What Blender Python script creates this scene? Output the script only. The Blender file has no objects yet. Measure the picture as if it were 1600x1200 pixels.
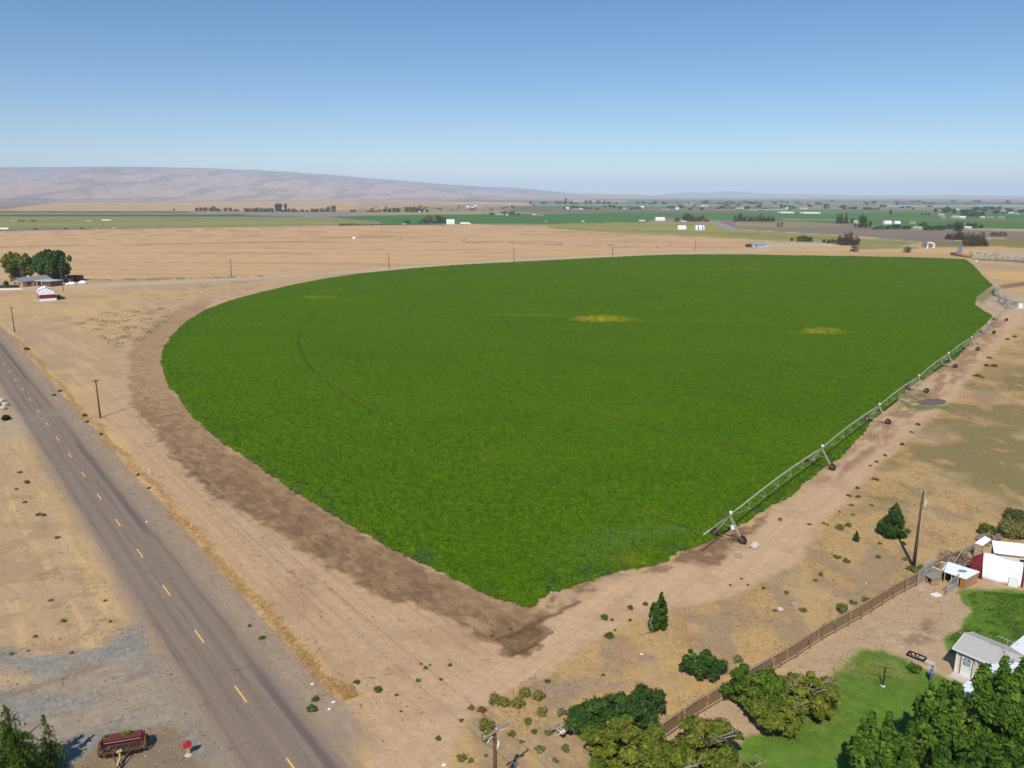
import bpy, math, random
import numpy as np
from mathutils import Vector, Matrix

# ------------------------------------------------------------------ basics
H = 44.3                      # height of the drone camera over the plain, metres
F = 1218.0                    # focal length in pixels of the 1600 px wide photograph
PITCH = math.radians(13.6)
SP, CP = math.sin(PITCH), math.cos(PITCH)
random.seed(7)
RNG = np.random.default_rng(11)

def G(px, py, z=0.0):
    """ground position (x, y) of a photo pixel, on the horizontal plane at height z"""
    u = (px - 800) / F; v = (py - 600) / F
    t = (H - z) / (SP + v * CP)
    return (u * t, (CP - v * SP) * t)

def MPP(py):
    """metres per photo pixel for something standing at pixel row py"""
    v = (py - 600) / F
    return H / (SP + v * CP) / F

def lin(c):
    c = np.asarray(c, dtype=float) / 255.0
    return np.where(c <= 0.04045, c / 12.92, ((c + 0.055) / 1.055) ** 2.4)

scene = bpy.context.scene
COL = scene.collection

# ------------------------------------------------------------------ noise
def _hash(ix, iy, seed):
    h = (ix.astype(np.int64) * 374761393 + iy.astype(np.int64) * 668265263 + seed * 974711) & 0xFFFFFFFF
    h = ((h ^ (h >> 13)) * 1274126177) & 0xFFFFFFFF
    return ((h ^ (h >> 16)) & 0xFFFFFF) / float(0xFFFFFF)

def vnoise(x, y, seed=0):
    ix = np.floor(x); iy = np.floor(y)
    fx = x - ix; fy = y - iy
    fx = fx * fx * (3 - 2 * fx); fy = fy * fy * (3 - 2 * fy)
    a = _hash(ix, iy, seed); b = _hash(ix + 1, iy, seed)
    c = _hash(ix, iy + 1, seed); d = _hash(ix + 1, iy + 1, seed)
    return (a * (1 - fx) + b * fx) * (1 - fy) + (c * (1 - fx) + d * fx) * fy

def fbm(x, y, seed=0, octv=4, gain=0.55):
    s = np.zeros_like(x); amp = 1.0; tot = 0.0
    for i in range(octv):
        s = s + amp * vnoise(x * 2 ** i + 17.3 * i, y * 2 ** i - 9.1 * i, seed + i * 31)
        tot += amp; amp *= gain
    return s / tot

def sstep(a, b, x):
    t = np.clip((x - a) / (b - a), 0, 1)
    return t * t * (3 - 2 * t)

def sd_poly(px, py, poly, margin=60.0):
    """signed distance (positive inside) to a polygon; -1e3 far away"""
    P = np.array(poly, dtype=float)
    out = np.full(px.shape, -1e3)
    m = (px > P[:, 0].min() - margin) & (px < P[:, 0].max() + margin) & (py > P[:, 1].min() - margin) & (py < P[:, 1].max() + margin)
    if not m.any(): return out
    x = px[m]; y = py[m]
    d2 = np.full(x.shape, 1e12); ins = np.zeros(x.shape, bool)
    n = len(P)
    for i in range(n):
        ax, ay = P[i]; bx, by = P[(i + 1) % n]
        ex, ey = bx - ax, by - ay
        t = np.clip(((x - ax) * ex + (y - ay) * ey) / (ex * ex + ey * ey + 1e-12), 0, 1)
        d2 = np.minimum(d2, (x - ax - t * ex) ** 2 + (y - ay - t * ey) ** 2)
        c = ((ay > y) != (by > y))
        with np.errstate(divide='ignore', invalid='ignore'):
            xi = ax + (y - ay) * ex / (ey if abs(ey) > 1e-12 else 1e-12)
        ins ^= c & (x < xi)
    d = np.sqrt(d2)
    out[m] = np.where(ins, d, -d)
    return out

def d_line(px, py, pts):
    P = np.array(pts, dtype=float)
    d2 = np.full(px.shape, 1e12)
    for i in range(len(P) - 1):
        ax, ay = P[i]; ex, ey = P[i + 1] - P[i]
        t = np.clip(((px - ax) * ex + (py - ay) * ey) / (ex * ex + ey * ey + 1e-12), 0, 1)
        d2 = np.minimum(d2, (px - ax - t * ex) ** 2 + (py - ay - t * ey) ** 2)
    return np.sqrt(d2)

def to_px(x, y):
    """photo pixel where a ground point is seen (used only to look traced outlines up)"""
    fwd = y * CP + H * SP; dn = H * CP - y * SP
    ok = fwd > 4.0
    f = np.where(ok, fwd, 4.0)
    px = 800 + F * x / f
    py = np.where(ok, 600 + F * dn / f, 5000.0)
    return px, np.minimum(py, 5000.0)

# ------------------------------------------------------------------ materials
def new_mat(name):
    m = bpy.data.materials.new(name); m.use_nodes = True
    nt = m.node_tree
    return m, nt, nt.nodes['Principled BSDF']

def noise_node(nt, scale, detail=4, rough=0.6, vec=None):
    n = nt.nodes.new('ShaderNodeTexNoise')
    n.inputs['Scale'].default_value = scale; n.inputs['Detail'].default_value = detail
    n.inputs['Roughness'].default_value = rough
    if vec is not None: nt.links.new(vec, n.inputs['Vector'])
    return n

def ramp_map(nt, sock, lo, hi, fmin=0.3, fmax=0.7):
    r = nt.nodes.new('ShaderNodeMapRange')
    r.inputs['From Min'].default_value = fmin; r.inputs['From Max'].default_value = fmax
    r.inputs['To Min'].default_value = lo; r.inputs['To Max'].default_value = hi
    nt.links.new(sock, r.inputs['Value'])
    return r.outputs['Result']

def mul_col(nt, csock, fsock):
    m = nt.nodes.new('ShaderNodeVectorMath'); m.operation = 'SCALE'
    nt.links.new(csock, m.inputs[0]); nt.links.new(fsock, m.inputs['Scale'])
    return m.outputs['Vector']

def mat_ground(name='ground_surface', s1=0.9, s2=5.0, bump=0.35, dist=0.12):
    m, nt, b = new_mat(name)
    at = nt.nodes.new('ShaderNodeAttribute'); at.attribute_name = 'col'
    geo = nt.nodes.new('ShaderNodeNewGeometry')
    n1 = noise_node(nt, s1, 6, 0.65, geo.outputs['Position'])
    n2 = noise_node(nt, s2, 4, 0.7, geo.outputs['Position'])
    n3 = noise_node(nt, s2 * 3.2, 2, 0.6, geo.outputs['Position'])
    c = mul_col(nt, at.outputs['Color'], ramp_map(nt, n1.outputs['Fac'], 0.93, 1.07))
    c = mul_col(nt, c, ramp_map(nt, n2.outputs['Fac'], 0.86, 1.14))
    c = mul_col(nt, c, ramp_map(nt, n3.outputs['Fac'], 0.84, 1.16))
    nt.links.new(c, b.inputs['Base Color'])
    b.inputs['Roughness'].default_value = 0.95; b.inputs['Specular IOR Level'].default_value = 0.1
    bp = nt.nodes.new('ShaderNodeBump'); bp.inputs['Strength'].default_value = bump; bp.inputs['Distance'].default_value = dist
    nt.links.new(n1.outputs['Fac'], bp.inputs['Height']); nt.links.new(bp.outputs['Normal'], b.inputs['Normal'])
    return m

def mat_attr(name, rough=0.8, spec=0.2, transl=0.0):
    m, nt, b = new_mat(name)
    at = nt.nodes.new('ShaderNodeAttribute'); at.attribute_name = 'col'
    nt.links.new(at.outputs['Color'], b.inputs['Base Color'])
    b.inputs['Roughness'].default_value = rough; b.inputs['Specular IOR Level'].default_value = spec
    if transl > 0:
        t = nt.nodes.new('ShaderNodeBsdfTranslucent'); mx = nt.nodes.new('ShaderNodeMixShader')
        nt.links.new(at.outputs['Color'], t.inputs['Color']); mx.inputs['Fac'].default_value = transl
        out = nt.nodes['Material Output']
        nt.links.new(b.outputs['BSDF'], mx.inputs[1]); nt.links.new(t.outputs['BSDF'], mx.inputs[2])
        nt.links.new(mx.outputs['Shader'], out.inputs['Surface'])
    return m

MATS = {}
def mat_plain(name, rgb, rough=0.7, var=0.12, scale=3.0, metal=0.0, bump=0.0, spec=0.3, stretch=None):
    """a weathered paint, wood, cloth or metal: one colour with noise wear"""
    if name in MATS: return MATS[name]
    m, nt, b = new_mat(name)
    tc = nt.nodes.new('ShaderNodeTexCoord'); vec = tc.outputs['Object']
    if stretch:
        mp = nt.nodes.new('ShaderNodeMapping'); mp.inputs['Scale'].default_value = stretch
        nt.links.new(vec, mp.inputs['Vector']); vec = mp.outputs['Vector']
    n = noise_node(nt, scale, 5, 0.65, vec)
    c = nt.nodes.new('ShaderNodeRGB'); c.outputs[0].default_value = (*lin(rgb), 1)
    o = mul_col(nt, c.outputs[0], ramp_map(nt, n.outputs['Fac'], 1 - var, 1 + var))
    nt.links.new(o, b.inputs['Base Color'])
    b.inputs['Roughness'].default_value = rough; b.inputs['Metallic'].default_value = metal
    b.inputs['Specular IOR Level'].default_value = spec
    if bump > 0:
        bp = nt.nodes.new('ShaderNodeBump'); bp.inputs['Strength'].default_value = bump; bp.inputs['Distance'].default_value = 0.05
        nt.links.new(n.outputs['Fac'], bp.inputs['Height']); nt.links.new(bp.outputs['Normal'], b.inputs['Normal'])
    MATS[name] = m
    return m

M_GROUND = mat_ground()
M_LEAF = mat_attr('foliage', 0.6, 0.08, 0.28)
M_GRASS = mat_attr('dry_grass_blades', 0.9, 0.0, 0.4)
M_BARK = mat_plain('bark', (105, 88, 72), 0.95, 0.3, 6.0, bump=0.5)
M_DEADWOOD = mat_plain('bare_grey_wood', (165, 150, 132), 0.9, 0.2, 8.0)
M_POLE = mat_plain('creosote_pole', (104, 74, 54), 0.9, 0.2, 2.0, stretch=(8, 8, .6))
M_STEEL = mat_plain('galvanised_steel', (184, 178, 158), 0.6, 0.12, 2.0, metal=0.0)
M_RUST = mat_plain('rusty_steel', (104, 72, 54), 0.9, 0.35, 5.0)
M_DARKRED = mat_plain('faded_red_paint', (106, 54, 46), 0.8, 0.35, 5.0)
M_RED = mat_plain('red_paint', (190, 44, 52), 0.6, 0.1, 3.0)
M_REDTARP = mat_plain('red_tarp', (124, 38, 40), 0.6, 0.15, 1.5, bump=0.3)
M_TARP = mat_plain('white_tarp', (244, 244, 244), 0.55, 0.05, 1.2, bump=0.5)
M_WHITE = mat_plain('white_paint', (238, 237, 232), 0.5, 0.05, 1.5)
M_WHITEROOF = mat_plain('white_metal_roof', (248, 248, 248), 0.5, 0.03, 1.0)
M_CREAM = mat_plain('cream_siding', (226, 214, 184), 0.75, 0.06, 1.5)
M_SHINGLE = mat_plain('grey_shingles', (184, 179, 172), 0.95, 0.16, 9.0, bump=0.3)
M_GREYROOF = mat_plain('grey_roofing', (140, 142, 144), 0.85, 0.1, 2.0)
M_WOOD = mat_plain('weathered_boards', (142, 118, 88), 0.9, 0.35, 3.0, stretch=(7, 7, .8))
M_NEWWOOD = mat_plain('orange_boards', (170, 112, 62), 0.9, 0.2, 3.0, stretch=(7, 7, .8))
M_RAIL = mat_plain('pale_rail_wood', (184, 160, 132), 0.9, 0.15, 3.0)
M_PLY = mat_plain('plywood', (178, 142, 104), 0.85, 0.15, 2.0)
M_DARK = mat_plain('dark_interior', (28, 26, 26), 0.9, 0.2, 2.0)
M_RUBBER = mat_plain('tyre_rubber', (48, 44, 42), 0.9, 0.25, 4.0)
M_CONCRETE = mat_plain('pale_concrete', (200, 192, 178), 0.9, 0.12, 3.0, bump=0.2)
M_ROCK = mat_plain('rubble_rock', (168, 150, 132), 0.95, 0.25, 1.5, bump=0.5)
M_BRICK = mat_plain('brown_brick', (112, 84, 70), 0.9, 0.18, 4.0)
M_TAN = mat_plain('tan_brick', (176, 148, 124), 0.9, 0.12, 4.0)
M_GLASS = mat_plain('window_glass', (40, 46, 54), 0.12, 0.1, 1.0, spec=0.6)
M_HAY = mat_plain('baled_hay', (176, 146, 92), 0.95, 0.25, 3.0)
M_BLUEROOF = mat_plain('blue_grey_roof', (128, 150, 178), 0.6, 0.1, 1.0)
M_TEAL = mat_plain('teal_roof', (98, 146, 140), 0.6, 0.1, 1.0)
M_BEIGE = mat_plain('beige_walls', (200, 186, 164), 0.8, 0.08, 1.0)
M_DARKPAINT = mat_plain('dark_car_paint', (34, 36, 44), 0.35, 0.05, 1.0, spec=0.5)
M_REDCAR = mat_plain('red_car_paint', (130, 40, 34), 0.35, 0.05, 1.0, spec=0.5)
M_SILVER = mat_plain('silver_car_paint', (190, 192, 196), 0.35, 0.05, 1.0, spec=0.5)
M_YELLOWISH = mat_plain('pale_yellow_paint', (208, 196, 130), 0.7, 0.15, 4.0)
M_PORCELAIN = mat_plain('glazed_insulator', (200, 196, 190), 0.3, 0.05, 2.0)
M_WIRE = mat_plain('weathered_wire', (170, 168, 165), 0.5, 0.05, 2.0)
M_BLUETARP = mat_plain('blue_tarp', (60, 84, 170), 0.5, 0.1, 2.0)
M_CANAL = mat_plain('grey_canal_lining', (134, 130, 122), 0.8, 0.12, 1.0)

# ------------------------------------------------------------------ mesh building
def np_mesh(name, verts, faces, mat, col=None, parent=None, smooth=False):
    """verts (n,3), faces (m,k) with one k: fast mesh with a 'col' point colour"""
    verts = np.asarray(verts, dtype=np.float32); faces = np.asarray(faces, dtype=np.int32)
    me = bpy.data.meshes.new(name)
    me.vertices.add(len(verts)); me.vertices.foreach_set('co', verts.ravel())
    k = faces.shape[1]
    me.loops.add(faces.size); me.loops.foreach_set('vertex_index', faces.ravel())
    me.polygons.add(len(faces)); me.polygons.foreach_set('loop_start', np.arange(0, faces.size, k, dtype=np.int32))
    if smooth: me.polygons.foreach_set('use_smooth', np.ones(len(faces), dtype=bool))
    me.update(calc_edges=True)
    if col is not None:
        a = me.attributes.new('col', 'FLOAT_COLOR', 'POINT')
        c4 = np.ones((len(verts), 4), dtype=np.float32); c4[:, :3] = col
        a.data.foreach_set('color', c4.ravel())
    if mat: me.materials.append(mat)
    o = bpy.data.objects.new(name, me); COL.objects.link(o)
    if parent: o.parent = parent
    return o

class MB:
    """collects shapes, then builds ONE mesh object"""
    def __init__(s): s.v = []; s.f = []
    def add(s, vs, fs):
        b = len(s.v); s.v += [tuple(v) for v in vs]; s.f += [tuple(i + b for i in f) for f in fs]; return s
    def box(s, cx, cy, cz, sx, sy, sz, rz=0.0, rx=0.0, ry=0.0, bev=0.0):
        M = Matrix.Translation((cx, cy, cz)) @ Matrix.Rotation(rz, 4, 'Z') @ Matrix.Rotation(ry, 4, 'Y') @ Matrix.Rotation(rx, 4, 'X')
        hx, hy, hz = sx / 2, sy / 2, sz / 2
        if bev <= 0:
            P = [(-hx, -hy, -hz), (hx, -hy, -hz), (hx, hy, -hz), (-hx, hy, -hz), (-hx, -hy, hz), (hx, -hy, hz), (hx, hy, hz), (-hx, hy, hz)]
            Fc = [(0, 3, 2, 1), (4, 5, 6, 7), (0, 1, 5, 4), (1, 2, 6, 5), (2, 3, 7, 6), (3, 0, 4, 7)]
        else:
            b = bev; P = []
            for z, i in ((-hz, b), (-hz + b, 0), (hz - b, 0), (hz, b)):
                x, y = hx - i, hy - i
                P += [(-x + b, -y, z), (x - b, -y, z), (x, -y + b, z), (x, y - b, z), (x - b, y, z), (-x + b, y, z), (-x, y - b, z), (-x, -y + b, z)]
            Fc = [tuple(range(7, -1, -1)), tuple(range(24, 32))]
            for r in range(3):
                for i in range(8): Fc.append((r * 8 + i, r * 8 + (i + 1) % 8, r * 8 + 8 + (i + 1) % 8, r * 8 + 8 + i))
        return s.add([M @ Vector(p) for p in P], Fc)
    def path(s, pts, radii, n=8, cap=True):
        pts = [Vector(p) for p in pts]
        if not hasattr(radii, '__len__'): radii = [radii] * len(pts)
        rings = []
        for i, p in enumerate(pts):
            d = (pts[min(i + 1, len(pts) - 1)] - pts[max(i - 1, 0)])
            d = d.normalized() if d.length > 1e-9 else Vector((0, 0, 1))
            a = Vector((0, 0, 1)) if abs(d.z) < 0.9 else Vector((1, 0, 0))
            e1 = d.cross(a).normalized(); e2 = d.cross(e1)
            rings.append([p + (e1 * math.cos(2 * math.pi * k / n) + e2 * math.sin(2 * math.pi * k / n)) * radii[i] for k in range(n)])
        vs = [v for r in rings for v in r]; fs = []
        for i in range(len(pts) - 1):
            for k in range(n):
                fs.append((i * n + k, i * n + (k + 1) % n, (i + 1) * n + (k + 1) % n, (i + 1) * n + k))
        if cap: fs += [tuple(range(n - 1, -1, -1)), tuple(range((len(pts) - 1) * n, len(pts) * n))]
        return s.add(vs, fs)
    def tube(s, a, b, r, r2=None, n=8): return s.path([a, b], [r, r if r2 is None else r2], n)
    def prism(s, poly, z0, z1, zf=None):
        """vertical prism of an xy polygon (z1 may be a list: one top height per corner)"""
        n = len(poly); zt = z1 if hasattr(z1, '__len__') else [z1] * n
        zb = z0 if hasattr(z0, '__len__') else [z0] * n
        vs = [(p[0], p[1], zb[i]) for i, p in enumerate(poly)] + [(p[0], p[1], zt[i]) for i, p in enumerate(poly)]
        fs = [tuple(range(n - 1, -1, -1)), tuple(range(n, 2 * n))] + [(i, (i + 1) % n, n + (i + 1) % n, n + i) for i in range(n)]
        return s.add(vs, fs)
    def ext(s, prof, axis_a, axis_b, y0, y1):
        """extrude a profile [(a,z)] lying across axis a, along the other axis from y0 to y1 (axis 'x' profile runs along y)"""
        n = len(prof)
        mk = (lambda a, z, t: (a, t, z)) if axis_a == 'x' else (lambda a, z, t: (t, a, z))
        vs = [mk(a, z, y0) for a, z in prof] + [mk(a, z, y1) for a, z in prof]
        fs = [tuple(range(n - 1, -1, -1)), tuple(range(n, 2 * n))] + [(i, (i + 1) % n, n + (i + 1) % n, n + i) for i in range(n)]
        return s.add(vs, fs)
    def ring(s, c, axis, R, r, n=20, m=8, squash=1.0):
        """torus"""
        ax = Vector(axis).normalized(); a = Vector((0, 0, 1)) if abs(ax.z) < 0.9 else Vector((1, 0, 0))
        e1 = ax.cross(a).normalized(); e2 = ax.cross(e1); c = Vector(c); vs = []; fs = []
        for i in range(n):
            d = e1 * math.cos(2 * math.pi * i / n) + e2 * math.sin(2 * math.pi * i / n)
            for k in range(m):
                q = 2 * math.pi * k / m
                vs.append(c + d * (R + r * math.cos(q)) + ax * (r * squash * math.sin(q)))
        for i in range(n):
            for k in range(m):
                fs.append((i * m + k, ((i + 1) % n) * m + k, ((i + 1) % n) * m + (k + 1) % m, i * m + (k + 1) % m))
        return s.add(vs, fs)
    def ball(s, c, rx, ry=None, rz=None, n=12, m=8, rough=0.0, rnd=None):
        ry = rx if ry is None else ry; rz = rx if rz is None else rz
        rnd = rnd or random
        vs = [(c[0], c[1], c[2] - rz)]; fs = []
        for j in range(1, m):
            th = math.pi * j / m
            for i in range(n):
                ph = 2 * math.pi * i / n; k = 1 + rnd.uniform(-rough, rough)
                vs.append((c[0] + rx * k * math.sin(th) * math.cos(ph), c[1] + ry * k * math.sin(th) * math.sin(ph), c[2] - rz * k * math.cos(th)))
        vs.append((c[0], c[1], c[2] + rz)); L = len(vs) - 1
        for i in range(n):
            fs.append((0, 1 + (i + 1) % n, 1 + i)); fs.append((L, L - n + i, L - n + (i + 1) % n))
        for j in range(m - 2):
            for i in range(n):
                a = 1 + j * n
                fs.append((a + i, a + (i + 1) % n, a + n + (i + 1) % n, a + n + i))
        return s.add(vs, fs)
    def build(s, name, mat, parent=None, smooth=False):
        me = bpy.data.meshes.new(name); me.from_pydata(s.v, [], s.f); me.update()
        if smooth:
            me.polygons.foreach_set('use_smooth', [True] * len(me.polygons))
        me.materials.append(mat)
        o = bpy.data.objects.new(name, me); COL.objects.link(o)
        if parent: o.parent = parent
        return o

def tag(o, label, cat, group=None):
    o['label'] = label; o['category'] = cat
    if group: o['group'] = group
    return o

def thing(name, label, cat, loc=(0, 0, 0), rz=0.0, group=None):
    o = bpy.data.objects.new(name, None); COL.objects.link(o)
    o.empty_display_size = 0.3
    o.location = loc if len(loc) == 3 else (loc[0], loc[1], 0); o.rotation_euler = (0, 0, rz)
    return tag(o, label, cat, group)

def struct(o): o['kind'] = 'structure'; return o
def stuff(o): o['kind'] = 'stuff'; return o

KIDS = {}
def copy_tree(o, parent=None):
    c = o.copy(); COL.objects.link(c)
    if parent: c.parent = parent
    for k in o.children: copy_tree(k, c)
    return c

def ang(a, b): return math.atan2(b[1] - a[1], b[0] - a[0])
# ------------------------------------------------------------------ road frame
_a = np.array(G(376, 1085)); _b = np.array(G(36, 610))
RT = (_b - _a) / np.linalg.norm(_b - _a)           # along the road, away from the camera
RN = np.array([RT[1], -RT[0]])                     # to the right of the road
RC0 = float(RN @ _a)
def road_sn(x, y): return x * RT[0] + y * RT[1], x * RN[0] + y * RN[1] - RC0
def road_xy(s, n): return RT[0] * s + RN[0] * (n + RC0), RT[1] * s + RN[1] * (n + RC0)
ROAD_W = 3.55

PIVOT_C = np.array(G(1578.5, 468.5, 3.6))
WHEELS = [G(1160, 850), G(1300, 735), G(1387, 663), G(1447, 614), G(1492, 575), G(1527, 548), G(1552.5, 522), G(1572, 502)]
_d = PIVOT_C - np.array([28.8, 95.5]); _d /= np.linalg.norm(_d)
PERP = np.array([_d[1], -_d[0]])
TOWERS = [np.array(w) - PERP * 1.95 for w in WHEELS]
TRACK_R = [float(np.linalg.norm(t - PIVOT_C)) for t in TOWERS]

# ------------------------------------------------------------------ traced outlines (photo pixels)
CROP_PX = [(825, 951), (760, 931), (710, 905), (650, 878), (600, 852), (540, 818), (490, 787), (440, 755), (400, 725), (350, 695), (310, 660),
           (285, 630), (265, 605), (254, 580), (251, 565), (255, 545), (268, 525), (290, 503), (320, 485), (360, 470), (400, 459), (450, 447),
           (500, 437), (560, 428), (640, 420), (720, 414), (800, 410), (900, 405), (1000, 400), (1050, 398.3), (1150, 398), (1250, 399.5),
           (1350, 401), (1450, 403), (1508, 405.5), (1521, 414), (1534, 430), (1551, 446), (1540, 453), (1526, 464), (1523, 476), (1538, 486),
           (1551, 493), (1529, 520), (1507, 545), (1497, 559), (1475, 572), (1449, 588), (1416, 609), (1399, 629), (1387, 640), (1368, 651),
           (1343, 684), (1332, 697), (1311, 716), (1290, 731), (1269, 746), (1249, 762), (1234, 776), (1207, 789), (1170, 813), (1155, 822),
           (1127, 836), (1112, 845), (1090, 855), (1057, 863), (1040, 878), (1007, 887), (973, 891), (940, 901), (900, 914), (867, 924),
           (835, 938), (836, 949)]
WET_PX = CROP_PX[:19] + [(330, 466), (280, 484), (245, 503), (220, 525), (206, 548), (203, 580), (207, 632), (230, 660), (250, 687), (275, 717), (300, 740), (332, 772), (360, 792),
          (390, 807), (420, 822), (460, 853), (490, 877), (527, 890), (557, 903), (580, 920), (613, 937), (660, 953), (690, 970), (730, 983), (760, 1003), (798, 1030), (830, 1012), (860, 960)]
WET2_PX = [(836, 949), (860, 930), (940, 905), (1000, 890), (1040, 879), (1057, 863), (1110, 846), (1150, 822), (1175, 815), (1205, 800), (1200, 825),
           (1165, 836), (1150, 865), (1130, 885), (1095, 888), (1060, 878), (1040, 893), (960, 905), (900, 930), (860, 965), (835, 990), (812, 1010)]
TRACK_PX = [(470, 2000), (560, 1215), (640, 1130), (720, 1060), (800, 1020), (850, 965), (950, 915), (1050, 885), (1130, 880), (1180, 850), (1210, 800), (1270, 752),
            (1330, 708), (1385, 655), (1440, 605), (1500, 562), (1545, 510), (1560, 490), (1600, 478), (1700, 470), (1700, 482), (1600, 500), (1560, 535), (1480, 625), (1400, 695),
            (1330, 762), (1290, 806), (1250, 872), (1150, 925), (1000, 965), (930, 1000), (860, 1040), (770, 1085), (715, 1130), (690, 1190), (680, 2000)]
RGRASS_PX = [(690, 2000), (700, 1195), (720, 1130), (770, 1085), (860, 1038), (930, 998), (1000, 964), (1150, 924), (1250, 874), (1290, 806), (1330, 764), (1400, 697),
             (1480, 627), (1560, 537), (1600, 505), (2600, 490), (2600, 2000)]
YARD_PX = [(1032, 1158), (1088, 1119), (1130, 1094), (1243, 1027), (1283, 1000), (1343, 967), (1393, 935), (1430, 915), (1455, 900), (1510, 880), (1560, 850), (2300, 900), (2300, 2000), (1032, 2000)]
LAWN1_PX = [(1511, 926), (1540, 922), (1590, 923), (1640, 930), (1700, 940), (1700, 1060), (1560, 1060), (1500, 1030), (1475, 1019), (1478, 1000), (1500, 984), (1516, 968), (1520, 950), (1507, 937)]
LAWN2_PX = [(1295, 1065), (1306, 1052), (1330, 1030), (1345, 1017), (1375, 1017), (1400, 1026), (1420, 1040), (1440, 1050), (1465, 1056), (1500, 1068), (1540, 1090), (1700, 1150), (1700, 2000),
            (1100, 2000), (1110, 1200), (1150, 1165), (1195, 1150), (1240, 1125), (1280, 1100)]
GRAVEL_PX = [(-900, 985), (0, 1010), (60, 1021), (120, 1019), (160, 1010), (185, 986), (205, 966), (220, 965), (240, 1000), (295, 1090), (325, 1137), (362, 1200), (700, 2000), (-2000, 2000)]
STUB_PX = [(-800, 372), (0, 361), (300, 356), (600, 352), (740, 350), (860, 357), (1000, 367), (1180, 378.5), (1182, 385), (1100, 390), (900, 398), (760, 404.5), (600, 417.5),
           (500, 423), (380, 432), (135, 436), (0, 436), (-800, 450)]

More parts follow.
